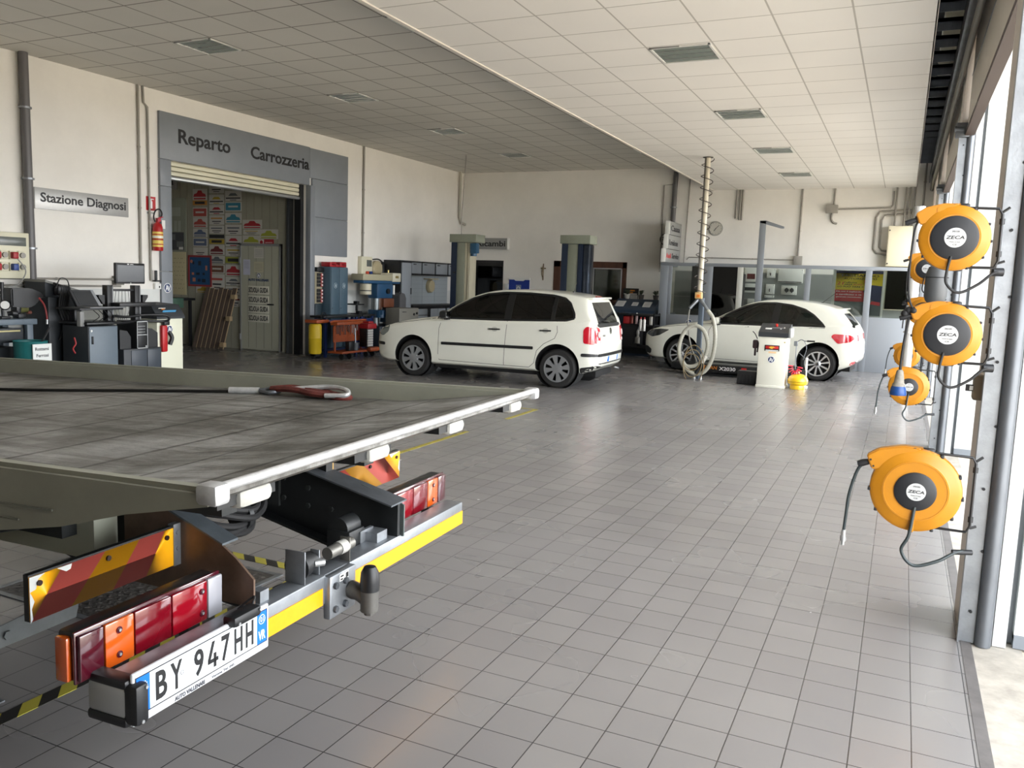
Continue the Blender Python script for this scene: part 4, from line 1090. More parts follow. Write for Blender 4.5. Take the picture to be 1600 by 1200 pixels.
mb = MB(); R = Matrix.Translation((2.80, 0, 1.365)); mb.bbox(-.06, .10, -.50, .50, -.022, .012, .012, M=R); mb.build('roof_spoiler', M_carw, t, local=True)
mb = MB(); mb.cyl((3.05, .30, .27), (3.13, .30, .26), .02); mb.build('exhaust_tip', M_chrome, t, local=True)
mb = MB(); mb.tube([(2.92, .05, 1.02), (3.01, .05, 1.0), (3.0, -.28, 1.02)], .009, 6); mb.build('rear_wiper', M_trim, t, local=True)
mb = MB(); mb.text('POLO', (0, 0, 0), (0, 1, 0), (0, 0, 1), w=.14, h=.028, d=.004, bold=True); mb.transform(Matrix.Translation((3.088, .30 - .85, .80))); mb.build('model_lettering', M_chrome, t, local=True)
mb = MB(); mb.bbox(1.9, 2.3, -.1, .5, .62, .80, .03); mb.build('red_box_inside', mat('red plastic', (150, 26, 28), .5), t, local=True)

# red-topped pieces behind the roof line: a long red oil trolley tank
# ---- white three-door car on the right
A1 = dict(self=True, x0=-.80, x1=3.08, wb=2.469, half=.87, R=.305, rim=.218, arch_r=.355, arch_z=.335, wheel='alloy', tumble=.40,
    paint=M_carw, glass=M_glassT, rear_mat=M_glassD,
    top=[(-.80, .60), (-.77, .68), (-.66, .745), (-.4, .83), (-.1, .885), (.25, .94), (.50, 1.0), (.80, 1.15), (1.15, 1.32), (1.45, 1.395), (1.8, 1.416), (2.1, 1.405), (2.45, 1.36), (2.70, 1.29), (2.82, 1.19), (2.93, 1.06), (3.0, .96), (3.05, .87), (3.075, .78), (3.08, .72)],
    bottom=[(-.80, .30), (-.7, .22), (-.5, .18), (2.8, .2), (2.95, .26), (3.08, .34)],
    width=[(-.80, .56), (-.75, .66), (-.62, .76), (-.4, .83), (0, .86), (.8, .868), (1.8, .87), (2.45, .87), (2.8, .83), (2.95, .78), (3.04, .72), (3.08, .66)],
    belt=[(-.8, .78), (.3, .90), (1.6, .935), (2.6, .985), (3.0, 1.0)],
    side_cut=[[(.55, .925), (1.55, .94), (2.55, .955), (2.50, 1.02), (2.34, 1.16), (2.18, 1.25), (1.95, 1.315), (1.65, 1.345), (1.35, 1.33), (1.12, 1.265), (.85, 1.13)]],
    panes=[('door_window', [(.60, .93), (1.62, .945), (1.66, 1.345), (1.35, 1.328), (1.12, 1.262), (.87, 1.13)]), ('quarter_window', [(1.72, .945), (2.54, .96), (2.48, 1.02), (2.33, 1.155), (2.17, 1.247), (1.95, 1.31), (1.74, 1.335)])],
    pillars=[[(1.61, .94), (1.74, .942), (1.76, 1.34), (1.65, 1.348)]],
    handles=[[(1.42, .80), (1.62, .805), (1.62, .83), (1.42, .825)]], handle_mat=M_carw,
    seams=[[(.60, .93), (.52, .80), (.50, .35), (.53, .27), (1.62, .27), (1.72, .35), (1.74, .60), (1.70, .94)], [(-.45, .80), (.55, .92)]],
    mouldings=[],
    side_lamps=[('headlight', [(-.76, .66), (-.60, .60), (-.44, .64), (-.24, .76), (-.42, .765), (-.66, .73)], M_headd), ('tail_light', [(2.66, .80), (2.78, .68), (2.98, .72), (3.05, .80), (2.95, .845), (2.70, .85)], M_redcar), ('fog_grille', [(-.78, .30), (-.62, .27), (-.60, .36), (-.70, .42), (-.79, .42)], M_trim), ('rear_reflector', [(2.98, .30), (3.10, .36), (3.10, .40), (3.0, .36)], M_redcar)],
    rear_cut=[(-.50, .99), (.50, .99), (.46, 1.20), (-.46, 1.20)], rear_glass=[(-.57, .97), (.57, .97), (.50, 1.225), (-.50, 1.225)],
    front_cut=[(-.68, 1.02), (.68, 1.02), (.56, 1.30), (-.56, 1.30)], front_glass=[(-.70, 1.01), (.70, 1.01), (.58, 1.31), (-.58, 1.31)],
    rear_parts=[('tail_light', [(-.72, .72), (-.40, .74), (-.42, .84), (-.72, .84)], M_redcar, .008), ('tail_light', [(.40, .74), (.72, .72), (.72, .84), (.42, .84)], M_redcar, .008), ('number_plate', [(-.26, .47), (.26, .47), (.26, .57), (-.26, .57)], mat('plate pale', (208, 216, 222), .35), .01)],
    front_parts=[('front_grille', [(-.30, .40), (.30, .40), (.36, .68), (-.36, .68)], M_trim, .006)],
    mirror=(.62, .92), mirror_mat=M_carw, aerial=((2.36, 0, 1.37), (2.60, 0, 1.58)))
t = thing('coupe_car', 'white three-door car with ten-spoke alloy wheels standing beside the white machine cabinet', 'car', (-3.705, 16.85, 0), math.radians(-3.0))
ab = build_car(t, A1)
mb = MB(); mb.bbox(2.60, 2.80, -.56, .56, 1.265, 1.29, .012); mb.build('roof_spoiler', M_carw, t, local=True)
mb = MB(); mb.cyl((2.95, -.62, .985), (3.02, -.62, .985), .018); mb.build('washer_nozzle', M_trim, t, local=True)
# ================================================================== HOSE AND CABLE REELS ON THE PIERS
M_reel = mat('reel yellow', (182, 120, 16), .4, var=.10, vscale=6)
M_reeld = mat('reel hub black', (24, 26, 30), .5)
M_hose = mat('dark hose', (40, 50, 52), .45)
M_sticker = mat('silver sticker', (196, 198, 198), .35, .3)
def reel(X, Y, Z, R, label, hubr, grp, wire, tail=None, outlet='hose'):
    """reel facing -y, outlet nose to the upper left, swivel bracket to the right"""
    t = thing('hose_reel' if outlet == 'hose' else 'cable_reel', label, 'reel', (X, Y, Z), group=grp)
    D = R * .42
    mb = MB()
    mb.lathe([(0, -D * .5), (R * .72, -D * .5), (R * .74, -D * .46), (R * .90, -D * .44), (R * .985, -D * .28), (R, -D * .1), (R, D * .3), (R * .97, D * .45), (R * .8, D * .5), (0, D * .5)], (0, 0, 0), (0, 1, 0), 56)
    mb.build('drum_housing', M_reel, t, local=True)
    # spiral outlet nose, upper left
    arc = [(R * 1.0 * math.cos(a), R * 1.0 * math.sin(a)) for a in [math.radians(88 + 8 * k) for k in range(9)]]
    nose = [(-R * .05, R * .95), (R * .12, R * 1.035), (-R * .35, R * 1.05), (-R * .85, R * .93), (-R * 1.12, R * .74), (-R * 1.0, R * .42), (-R * .86, R * .40), (-R * .6, R * .6)]
    mb = MB(); mb.prism(nose, 'xz', -D * .36, D * .36); bmesh.ops.bevel(mb.bm, geom=mb.bm.edges[:], offset=R * .03, segments=2, affect='EDGES'); mb.build('outlet_nose', M_reel, t, local=True)
    if hubr < .6 * R:
        mb = MB()
        for x, z in ((-R * 1.02, R * .64), (-R * .95, R * .49)): mb.cyl((x, -D * .37, z), (x, -D * .34, z), R * .025, seg=10)
        mb.build('nose_rivet', M_reeld, t, local=True)
        mb = MB(); mb.tube([(R * .69 * math.cos(2 * PI * k / 40), -D * .5, R * .69 * math.sin(2 * PI * k / 40)) for k in range(40)], R * .012, 5, closed=True); mb.bbox(-R * .04, R * .04, -D * .56, -D * .45, -R * .99, -R * .45, R * .02); mb.build('pressed_rib', M_reel, t, local=True)
    else:
        mb = MB(); mb.cyl((-R * .42, -D * .40, R * .84), (-R * .42, -D * .35, R * .84), R * .12, seg=20); mb.build('nose_boss', M_reel, t, local=True)
    mb = MB(); mb.lathe([(0, -D * .62), (hubr * .9, -D * .62), (hubr, -D * .56), (hubr, -D * .44)], (0, 0, 0), (0, 1, 0), 44); mb.build('hub_cover', M_reeld, t, local=True)
    sr = hubr * .46 if hubr < .6 * R else hubr * .45
    mb = MB(); mb.cyl((R * .02, -D * .625, 0), (R * .02, -D * .65, 0), sr, seg=36); mb.m(1)
    mb.text('ZECA', (R * .02 - sr * .86, -D * .65, -sr * .14), (1, 0, 0), (0, 0, 1), w=sr * 1.7, h=sr * .34, d=.001, bold=True, italic=.2)
    mb.text('290/1200', (R * .02 - sr * .35, -D * .65, sr * .55), (1, 0, 0), (0, 0, 1), w=sr * .7, h=sr * .16, d=.001)
    mb.text('Made in Italy', (R * .02 - sr * .5, -D * .65, -sr * .5), (1, 0, 0), (0, 0, 1), w=sr * 1.0, h=sr * .12, d=.001)
    mb.text('CE', (R * .02 - sr * .2, -D * .65, -sr * .78), (1, 0, 0), (0, 0, 1), w=sr * .4, h=sr * .15, d=.001)
    mb.build('round_label', [M_sticker, M_lettk], t, local=True)
    mb = MB()
    for a in (95, 60, 25, -5, -35, -65, 150, 185, 215): mb.bbox(R * 1.0 * math.cos(math.radians(a)) - R * .04, R * 1.0 * math.cos(math.radians(a)) + R * .04, -D * .3, D * .3, R * math.sin(math.radians(a)) - R * .04, R * math.sin(math.radians(a)) + R * .04, R * .02)
    mb.build('rim_clip', M_reeld, t, local=True)
    # bracket
    px = RX - X; zt, zb = R * .93, -R * .88
    mb = MB(); mb.tube([(R * .15, D * .2, zt), (px - .03, D * .2, zt - .005), (px - .015, D * .2, zt - .03), (px - .015, D * .2, zb + .03), (px - .03, D * .2, zb), (R * .15, D * .2, zb)], .006, 8)
    mb.tube([(px - .015, D * .2, zt - .02), (px + .01, D * .3, zt)], .006, 6); mb.tube([(px - .015, D * .2, zb + .02), (px + .01, D * .3, zb + .03)], .006, 6)
    for z in (zt - .06, zb + .06): mb.cyl((px - .015, D * .2, z - .012), (px - .015, D * .2, z + .012), .011, seg=10)
    mb.bbox(R * .05, R * .35, D * .1, D * .35, zt - .02, zt + .018, .008); mb.bbox(R * .02, R * .3, D * .1, D * .35, zb - .018, zb + .02, .008)
    mb.build('swivel_bracket', M_dark, t, local=True)
    # feed loop from hub bottom to pier
    mb = MB(); mb.tube([(R * .02, -D * .58, -hubr * .8), (-R * .05, -D * .7, -R * 1.05), (-R * .18, -D * .7, -R * 1.45), (R * .1, -D * .6, -R * 1.78), (R * .6, -D * .4, -R * 1.62), (px - .06, 0, -R * 1.38), (px, .03, -R * 1.36)] if hubr < .6 * R else
                         [(-R * .05, -D * .6, -hubr * .85), (-R * .12, -D * .66, -R * 1.0), (-R * .1, -D * .66, -R * 1.4), (R * .25, -D * .5, -R * 1.66), (R * .75, -D * .2, -R * 1.4), (px - .03, .0, -R * 1.05), (px + .01, .03, -R * 1.0)], wire, 10, smooth=8)
    mb.build('feed_hose', M_hose if outlet == 'hose' else M_rubber, t, local=True)
    mb = MB(); mb.cyl((px - .075, .0, -R * 1.385), (px + .005, .03, -R * 1.37), wire * 1.6, seg=12) if hubr < .6 * R else mb.cyl((px - .03, .02, -R * 1.0), (px + .01, .03, -R * 1.0), .018, seg=12)
    mb.build('connector', M_reeld, t, local=True)
    mb = MB(); mb.lathe([(R * .02, 0), (R * .07, .0), (R * .09, .03), (R * .07, .05)], (-R * 1.06, 0, R * .56), (-1, 0, -.35), 14); mb.build('outlet_roller', M_reeld, t, local=True)
    return t
def hose_tail(t, pts, r, fitting=True):
    mb = MB(); mb.tube(pts, r, 10, smooth=8); h = mb.build('supply_hose', M_hose, t, local=True)
    if fitting:
        e = Vector(pts[-1]); mb = MB(); mb.cyl(e, e - Vector((0, 0, .03)), r * 1.4, seg=12); mb.cyl(e - Vector((0, 0, .03)), e - Vector((0, 0, .055)), r * 1.9, seg=12); mb.cyl(e - Vector((0, 0, .055)), e - Vector((0, 0, .075)), r * 1.1, seg=12); mb.build('quick_coupling', M_alu, h, local=True)
PN = ['nearest', 'second', 'third']
for i, (y, z, n) in enumerate(((4.26, .706, 0), (9.47, .662, 1), (14.62, .637, 2))):
    t = reel(.121, y, z, .192, 'large yellow hose reel low on the %s pier with a hanging dark hose' % PN[i], .088, 'low yellow hose reels', .0075)
    hose_tail(t, [(-.205, 0, .105), (-.245, 0, .07), (-.275, 0, -.05), (-.282, 0, -.16), (-.286, 0, -.235)], .0075)
for i, y in enumerate((4.26, 9.47)):
    t1 = reel(.178, y, 1.848, .143 if i == 0 else .155, 'small yellow cable reel at head height on the %s pier, topmost of its stack' % PN[i], .095, 'small yellow cable reels', .006, outlet='cable')
    t2 = reel(.186, y, 1.424, .140, 'small yellow cable reel halfway up the %s pier, middle of its stack' % PN[i], .093, 'small yellow cable reels', .006, outlet='cable')
    mb = MB(); mb.tube([(-.145, 0, .085), (-.16, 0, .02), (-.165, -.02, -.15), (-.155, -.02, -.27), (-.125, -.01, -.335)], .0045, 8, smooth=8); mb.sphere((-.145, 0, .085), .018); mb.build('power_cable', M_rubber, t1, local=True)
    mb = MB(); mb.tube([(-.15, 0, .09), (-.158, 0, .06), (-.168, -.02, -.05), (-.172, -.02, -.12), (-.173, -.02, -.175)], .006, 8, smooth=8); cbl = mb.build('power_cable', M_rubber, t2, local=True)
    mb = MB()
    for k, (a, b, c) in enumerate(((-.16, 0, .10), (-.175, .0, .085), (-.15, .01, .075), (-.14, -.01, .1))): mb.sphere((a, b, c), .017)
    mb.build('cable_gland', M_rubber, t2, local=True)
    if i == 0:
        mb = MB(); mb.lathe([(.010, .0), (.015, -.008), (.022, -.06), (.027, -.065), (.028, -.075)], (-.173, -.02, -.17), (0, 0, 1), 16, cap=True); mb.m(1).lathe([(.028, -.075), (.032, -.085), (.036, -.112), (.034, -.116)], (-.173, -.02, -.17), (0, 0, 1), 16, cap=True)
        mb.build('power_socket', [mat('grubby grey plastic', (138, 134, 124), .6, var=.3, vscale=30), mat('plug blue', (22, 66, 128), .45)], cbl, local=True)
# switch box on near pier
t = thing('switch_box', 'small beige switch box with black lever on the inner face of nearest pier', 'switch', (RX - .02, 4.42, 1.18))
mb = MB(); mb.bbox(RX - .045, RX, 4.44, 4.53, 1.12, 1.235, .008); mb.build('box_body', mat('beige plastic', (142, 134, 118), .5), t)
mb = MB(); mb.box(RX - .075, RX - .045, 4.455, 4.475, 1.16, 1.19); mb.m(1).box(RX - .06, RX - .045, 4.453, 4.455, 1.165, 1.185); mb.build('lever', [M_dark, M_alu], t)
# exhaust nozzle and white duct on the second pier
t = thing('exhaust_nozzle', 'dark grey exhaust extraction nozzle hanging against a white duct at the second pier', 'nozzle', (.30, 9.15, 1.5))
mb = MB(); mb.lathe([(.03, .36), (.075, .34), (.098, .27), (.10, .22), (.10, .06), (.085, .02), (.06, -.01), (.058, -.05)], (.27, 9.15, 1.52), (0, 0, 1), 28, cap=True); mb.build('nozzle_body', mat('rubber grey', (66, 68, 70), .5), t)
mb = MB(); mb.tube([(.27 + .101 * math.cos(2 * PI * k / 24), 9.15 + .101 * math.sin(2 * PI * k / 24), 1.76) for k in range(24)], .004, 5, closed=True); mb.cyl((.27, 9.15, 1.47), (.27, 9.15, 1.34), .055); mb.build('rubber_collar', M_rubber, t)
mb = MB(); mb.tube([(.27, 9.15, 1.88), (.27, 9.15, 1.96), (.32, 9.3, 1.99), (.40, 9.57, 2.0)], .006, 6); mb.build('hanger_hook', M_galv, t)
t = thing('extraction_duct', 'pale vertical ventilation duct standing at the third pier behind the reels', 'duct', (.10, 14.3, 0))
mb = MB(); mb.cyl((.13, 14.35, 1.0), (.11, 14.35, 2.9), .075, seg=20); mb.cyl((.13, 14.35, 0), (.13, 14.35, 1.02), .06, seg=20)
for z in (1.0, 1.6, 2.2, 2.8): mb.cyl((.12, 14.35, z), (.12, 14.35, z + .03), .083, seg=20)
mb.build('duct_tube', mat('pale duct', (206, 206, 204), .4, .3), t)
# ================================================================== EXHAUST / AIR COLUMN IN FRONT OF THE WHITE CAR
t = thing('air_column', 'slim cream service column from the ceiling with spiral cable and pale looped hoses', 'column', (-3.1, 14.6, 0))
PX_, PY_ = -3.17, 14.68
mb = MB(); mb.cyl((PX_, PY_, 1.46), (PX_, PY_, LO), .043, seg=20); mb.build('drop_pipe', mat('cream pipe', (204, 196, 176), .45), t)
mb = MB(); mb.cyl((PX_ - .03, PY_ - .045, 1.62), (PX_ - .03, PY_ - .045, LO), .014, seg=8); mb.cyl((PX_, PY_, LO - .012), (PX_, PY_, LO - .001), .085, seg=20); mb.build('side_conduit', mat('dark conduit', (74, 70, 62), .5), t)
mb = MB(); pts = []
for k in range(0, 12 * 16 + 1):
    a = 2 * PI * k / 16 ; pts.append((PX_ + .10 * math.cos(a), PY_ + .10 * math.sin(a), LO - .03 - (k / 16) * .188))
mb.tube(pts, .0075, 6); mb.build('spiral_cable', mat('spiral cable dark', (58, 50, 44), .5), t)
mb = MB(); mb.bbox(PX_ - .06, PX_ + .06, PY_ - .10, PY_ - .02, 1.39, 1.50, .01); mb.m(1).bbox(PX_ - .03, PX_ + .03, PY_ - .108, PY_ - .098, 1.41, 1.46, .004); mb.build('junction_box', [mat('pale orange box', (214, 178, 120), .5), mat('box orange', (214, 120, 40), .5)], t)
mb = MB(); mb.tube([(PX_, PY_, 1.40), (PX_ - .05, PY_ - .05, 1.33), (PX_ - .14, PY_ - .08, 1.22)], [.03, .032, .028, .03], 14, smooth=5); mb.tube([(PX_, PY_, 1.40), (PX_ + .06, PY_ - .05, 1.34), (PX_ + .17, PY_ - .08, 1.20)], [.03, .032, .028, .03], 14, smooth=5); mb.build('chrome_splitter', M_galv, t)
mb = MB(); mb.bbox(PX_ - .01, PX_ + .07, PY_ + .02, PY_ + .10, .0, 1.40, .006); mb.bbox(PX_ - .03, PX_ + .10, PY_ - .02, PY_ + .12, .44, .50, .006); mb.build('support_post', mat('slate blue post', (84, 96, 108), .45, var=.08), t)
M_paleh = mat('pale ribbed hose', (168, 166, 152), .55, var=.10, vscale=30)
def ribbed(pts, r, name):
    mb = MB(); q = catmull([Vector(p) for p in pts], 14); rs = [r * (1 + .07 * ((i % 2) * 2 - 1)) for i in range(len(q))]
    mb.tube(q, rs, 12); return mb.build(name, M_paleh, t)
cx, cz = -3.15, .54
loop = [(cx + (.275) * math.cos(a), PY_ - .12 + .03 * math.sin(a), cz + .42 * math.sin(a)) for a in [math.radians(100 + 24 * k) for k in range(15)]]
ribbed([(PX_ + .17, PY_ - .08, 1.20), (PX_ + .28, PY_ - .10, 1.05), (PX_ + .335, PY_ - .12, .75), (PX_ + .31, PY_ - .12, .40), (PX_ + .2, PY_ - .13, .16), (PX_ + .02, PY_ - .14, .10), (PX_ - .18, PY_ - .14, .24), (PX_ - .27, PY_ - .13, .50), (PX_ - .2, PY_ - .13, .80), (PX_ - .03, PY_ - .12, .93), (PX_ + .14, PY_ - .12, .84), (PX_ + .22, PY_ - .12, .60), (PX_ + .16, PY_ - .12, .36), (PX_ + .03, PY_ - .13, .24), (PX_ - .12, PY_ - .13, .22), (PX_ - .2, PY_ - .13, .3)], .034, 'ribbed_hose')
mb = MB(); mb.tube([(PX_ - .14, PY_ - .08, 1.2), (PX_ - .15, PY_ - .09, .95), (PX_ - .08, PY_ - .1, .6), (PX_ + .03, PY_ - .12, .35), (PX_ + .09, PY_ - .12, .2)], .012, 8, smooth=8); mb.build('thin_hose', mat('grey thin hose', (120, 118, 110), .5), t)
for k in range(3):
    mb = MB(); r = .14 + .018 * k; c0 = (PX_ - .03 + .02 * k, PY_ - .17, .30 - .02 * k)
    mb.tube([(c0[0] + r * math.cos(a), c0[1] - .01 * k, c0[2] + (r + .08 * k) * math.sin(a)) for a in [2 * PI * j / 28 for j in range(28)]], .008, 6, closed=True); mb.build('coiled_hose', mat('ochre hose', (128, 112, 80), .5), t)
mb = MB(); mb.cyl((PX_ + .16, PY_ - .12, .32), (PX_ + .06, PY_ - .14, .10), .03, .045); mb.build('dark_nozzle', M_dark, t)
mb = MB(); mb.cyl((PX_ + .20, PY_ - .12, .42), (PX_ + .14, PY_ - .13, .30), .037); mb.build('white_cuff', mat('cuff pale', (205, 203, 192), .5), t)
for dx in (-.06, .05):
    mb = MB(); mb.cyl((PX_ + .09 + dx, PY_ - .15, .0), (PX_ + .09 + dx, PY_ - .13, .10), .014); mb.sphere((PX_ + .09 + dx, PY_ - .15, .025), .022); mb.build('hose_coupling', M_worn, t)
# ---- low scissor lift
t = thing('scissor_lift', 'low black scissor lift platform with orange and white lettering under the white three-door car', 'lift', (-2.9, 15.4, 0))
mb = MB(); mb.bbox(-3.75, -1.55, 15.32, 15.78, .10, .215, .01); mb.build('platform', M_blacksteel, t)
mb = MB(); mb.bbox(-3.6, -1.7, 15.40, 15.70, .0, .035, .006); mb.build('base_frame', M_blacksteel, t)
mb = MB(); mb.prism([(-3.5, .03), (-3.4, .03), (-1.9, .10), (-2.0, .10)], 'xz', 15.42, 15.5); mb.prism([(-1.9, .03), (-1.8, .03), (-3.4, .10), (-3.5, .10)], 'xz', 15.6, 15.68); mb.build('scissor_arm', M_under, t)
mb = MB(); mb.text('TITAN', (-3.17, 15.32, .125), (1, 0, 0), (0, 0, 1), w=.25, h=.06, d=.002, bold=True, italic=.1); mb.build('orange_lettering', mat('print orange', (206, 120, 30), .5), t)
mb = MB(); mb.text('X2030', (-2.88, 15.32, .115), (1, 0, 0), (0, 0, 1), w=.29, h=.065, d=.002, bold=True); mb.build('white_lettering', M_lettw, t)
mb = MB(); mb.bbox(-2.49, -2.40, 15.312, 15.32, .12, .185, .003); mb.m(1).bbox(-2.475, -2.415, 15.308, 15.313, .135, .15, .002); mb.build('maker_badge', [mat('badge red', (190, 36, 34), .4), M_lettw], t)
t = thing('rubber_block', 'black ribbed rubber block on the floor left of the white machine cabinet', 'block', (-2.25, 14.45, 0))
mb = MB(); mb.bbox(-2.40, -2.09, 14.40, 14.60, 0, .225, .012); mb.build('block', M_dark, t)
mb = MB()
for k in range(6): mb.box(-2.38 + k * .055, -2.36 + k * .055, 14.392, 14.402, .02, .17)
mb.build('grip_rib', M_rubber, t)
# ---- white machine cabinet
t = thing('machine_cabinet', 'white machine cabinet with sloping black control top and round badge beside the gas bottle', 'cabinet', (-1.85, 14.35, 0))
mb = MB(); mb.bbox(-2.06, -1.625, 14.215, 14.62, .012, .83, .008); mb.bbox(-2.07, -1.615, 14.205, 14.63, 0, .04, .006); cb = mb.build('body', mat('warm white enamel', (222, 220, 206), .4), t)
mb = MB(); mb.prism([(14.20, .825), (14.64, .825), (14.64, 1.03), (14.56, 1.03), (14.20, .90)], 'yz', -2.075, -1.61); mb.build('control_top', mat('dark console', (48, 50, 54), .4), t)
mb = MB(); mb.bbox(-1.612, -1.57, 14.22, 14.6, .82, .98, .01); mb.build('side_cap', M_alu, t)
S_ = Matrix.Translation((-1.84, 14.36, .96)) @ Matrix.Rotation(math.radians(20), 4, 'X')
mb = MB(); mb.bbox(-.15, -.05, -.05, .0, 0, .008, .003, M=S_); mb.m(1).box(-.05, .12, .02, .035, 0, .004, M=S_); mb.m(0).bbox(.08, .10, -.03, -.01, 0, .01, .003, M=S_).bbox(.13, .15, .02, .05, 0, .01, .003, M=S_); mb.build('display', [M_white, mat('grey print', (150, 150, 150), .5)], t)
mb = MB(); mb.cyl(S_ @ Vector((.01, .1, 0)), S_ @ Vector((.01, .1, .04)), .02); mb.build('emergency_button', mat('button red', (200, 50, 40), .4), t)
mb = MB(); mb.bbox(-1.965, -1.735, 14.208, 14.216, .60, .695, .004); mb.m(1).bbox(-1.95, -1.75, 14.203, 14.21, .635, .68, .003); mb.m(2).prism([(-1.90, .66), (-1.86, .68), (-1.85, .665), (-1.84, .68), (-1.80, .66), (-1.84, .65), (-1.835, .635), (-1.86, .635)], 'xz', 14.199, 14.204); mb.m(3).box(-1.95, -1.75, 14.204, 14.209, .605, .618); mb.m(4).box(-1.90, -1.78, 14.2095, 14.2145, .565, .59)
mb.build('maker_badge', [M_dark, mat('badge red', (190, 36, 34), .4), mat('badge yellow', (226, 180, 60), .4), M_lettw, mat('sticker peach', (240, 200, 150), .5)], t)
mb = MB(); av_logo(mb, (-1.85, 14.2145, .46), .055, (1, 0, 0), (0, 0, 1)); mb.build('round_badge', LOGO, t)
mb = MB(); mb.bbox(-1.67, -1.65, 14.208, 14.215, .74, .76, .002); mb.build('lock', mat('brass', (190, 170, 110), .3, .8), t)
mb = MB(); mb.bbox(-2.17, -2.09, 14.28, 14.36, .62, .76, .02); mb.bbox(-2.14, -2.11, 14.29, 14.34, .50, .64, .01); mb.tube([(-2.10, 14.3, .78), (-2.14, 14.28, .86), (-2.18, 14.28, .90)], .008, 6, smooth=4); mb.tube([(-2.09, 14.3, .74), (-2.08, 14.3, .70), (-2.09, 14.3, .56)], .012, 6); mb.build('hanging_gun', mat('dark maroon tool', (52, 34, 36), .5), t)
# jack handle trolley right of cabinet
t = thing('bottle_hand_truck', 'thin white post with crank and black handle between the cabinet and gas bottle', 'trolley', (-1.42, 14.62, 0))
mb = MB(); mb.bbox(-1.56, -1.50, 14.58, 14.64, .68, .76, .01); mb.tube([(-1.52, 14.6, .68), (-1.51, 14.6, .30)], .008, 8); mb.tube([(-1.5, 14.6, .76), (-1.45, 14.6, .79), (-1.40, 14.6, .77), (-1.34, 14.6, .77)], .007, 8, smooth=4); mb.build('crank_arm', M_galvd, t)
mb = MB(); mb.cyl((-1.36, 14.6, .77), (-1.24, 14.6, .772), .014); mb.build('grip', M_dark, t)
mb = MB(); mb.tube([(-1.40, 14.6, .77), (-1.36, 14.6, .66), (-1.38, 14.6, .54), (-1.40, 14.6, .46)], .005, 6, smooth=6); mb.tube([(-1.48, 14.6, .58), (-1.36, 14.6, .48)], .004, 6); mb.build('cable', M_galvd, t)
mb = MB(); mb.bbox(-1.355, -1.325, 14.6, 14.63, .03, .50, .006); mb.bbox(-1.56, -1.30, 14.5, 14.66, .0, .03, .006); mb.build('post', M_white, t)
mb = MB(); mb.bbox(-1.57, -1.34, 14.6, 14.62, .02, .29, .004); mb.build('back_plate', M_dark, t)
t = thing('gas_bottle', 'squat yellow gas bottle with red coiled hose on top beside the white cabinet', 'gas bottle', (-1.43, 14.36, 0))
mb = MB(); mb.lathe([(.10, .0), (.115, .002), (.12, .05), (.115, .065), (.15, .09), (.158, .13), (.155, .16), (.135, .20), (.09, .235), (.04, .25), (0, .252)], (-1.43, 14.36, 0), (0, 0, 1), 32); mb.build('tank', mat('bottle yellow', (240, 196, 30), .3, coat=.5), t)
mb = MB(); mb.tube([(-1.43 + .156 * math.cos(2 * PI * k / 30), 14.36 + .156 * math.sin(2 * PI * k / 30), .125) for k in range(30)], .004, 5, closed=True); mb.build('seam', mat('ochre seam', (170, 120, 20), .5), t)
mb = MB()
for k in range(9):
    a = k / 8 * PI * .95; c = Vector((-1.56 + .075 * (1 - math.cos(a)), 14.34, .37 - .115 * math.sin(a)))
    d = Vector((math.sin(a), 0, -math.cos(a) * 1.1)).normalized(); _, u, v = arb(d)
    mb.tube([c + (u * math.cos(2 * PI * j / 14) + v * math.sin(2 * PI * j / 14)) * .036 for j in range(14)], .0085, 5, closed=True)
mb.build('coiled_hose', mat('coil red', (214, 34, 58), .35), t)
mb = MB(); mb.cyl((-1.43, 14.36, .25), (-1.43, 14.36, .285), .018); mb.build('valve', mat('brass', (190, 170, 110), .3, .8), t)
# yellow floor line and hazard tapes, floor grates
def ftape(name, x0, x1, y0, y1, label, m, ang=0, group=None):
    mb = MB(); mb.box(x0, x1, y0, y1, .0, .0018); o = mb.build(name, m); tag(o, label, 'floor marking', group); return o
M_yl = mat('worn yellow line', (172, 158, 62), .5, var=.35, vscale=12)
for i, (y0, y1) in enumerate(((4.2, 5.9), (6.1, 7.78), (8.75, 9.62))):
    ftape('floor_line', -4.05, -4.0, y0, y1, ['worn yellow floor line mostly under the tow truck bed', 'worn yellow floor line just beyond the tow truck tail, longest of the visible pieces', 'short worn yellow floor line near the corner mark'][i], M_yl)
ftape('floor_line', -4.5, -4.0, 9.62, 9.66, 'short yellow cross line at the far end of the yellow floor line', M_yl)
def hazard():
    m = bpy.data.materials.new('hazard tape'); m.use_nodes = True; nt = m.node_tree; N = nt.nodes; L = nt.links; p = N['Principled BSDF']
    tc = N.new('ShaderNodeTexCoord'); s = N.new('ShaderNodeSeparateXYZ'); L.new(tc.outputs['Object'], s.inputs[0])
    a = N.new('ShaderNodeMath'); a.operation = 'ADD'; L.new(s.outputs[0], a.inputs[0]); L.new(s.outputs[1], a.inputs[1])
    b = N.new('ShaderNodeMath'); b.operation = 'MULTIPLY'; b.inputs[1].default_value = 1 / .16; L.new(a.outputs[0], b.inputs[0])
    f = N.new('ShaderNodeMath'); f.operation = 'FRACT'; L.new(b.outputs[0], f.inputs[0])
    r = N.new('ShaderNodeMath'); r.operation = 'GREATER_THAN'; r.inputs[1].default_value = .5; L.new(f.outputs[0], r.inputs[0])
    x = N.new('ShaderNodeMix'); x.data_type = 'RGBA'; x.inputs[6].default_value = lin((36, 34, 32)); x.inputs[7].default_value = lin((170, 160, 60)); L.new(r.outputs[0], x.inputs[0])
    L.new(x.outputs[2], p.inputs['Base Color']); p.inputs['Roughness'].default_value = .5
    return m
M_haz = hazard()
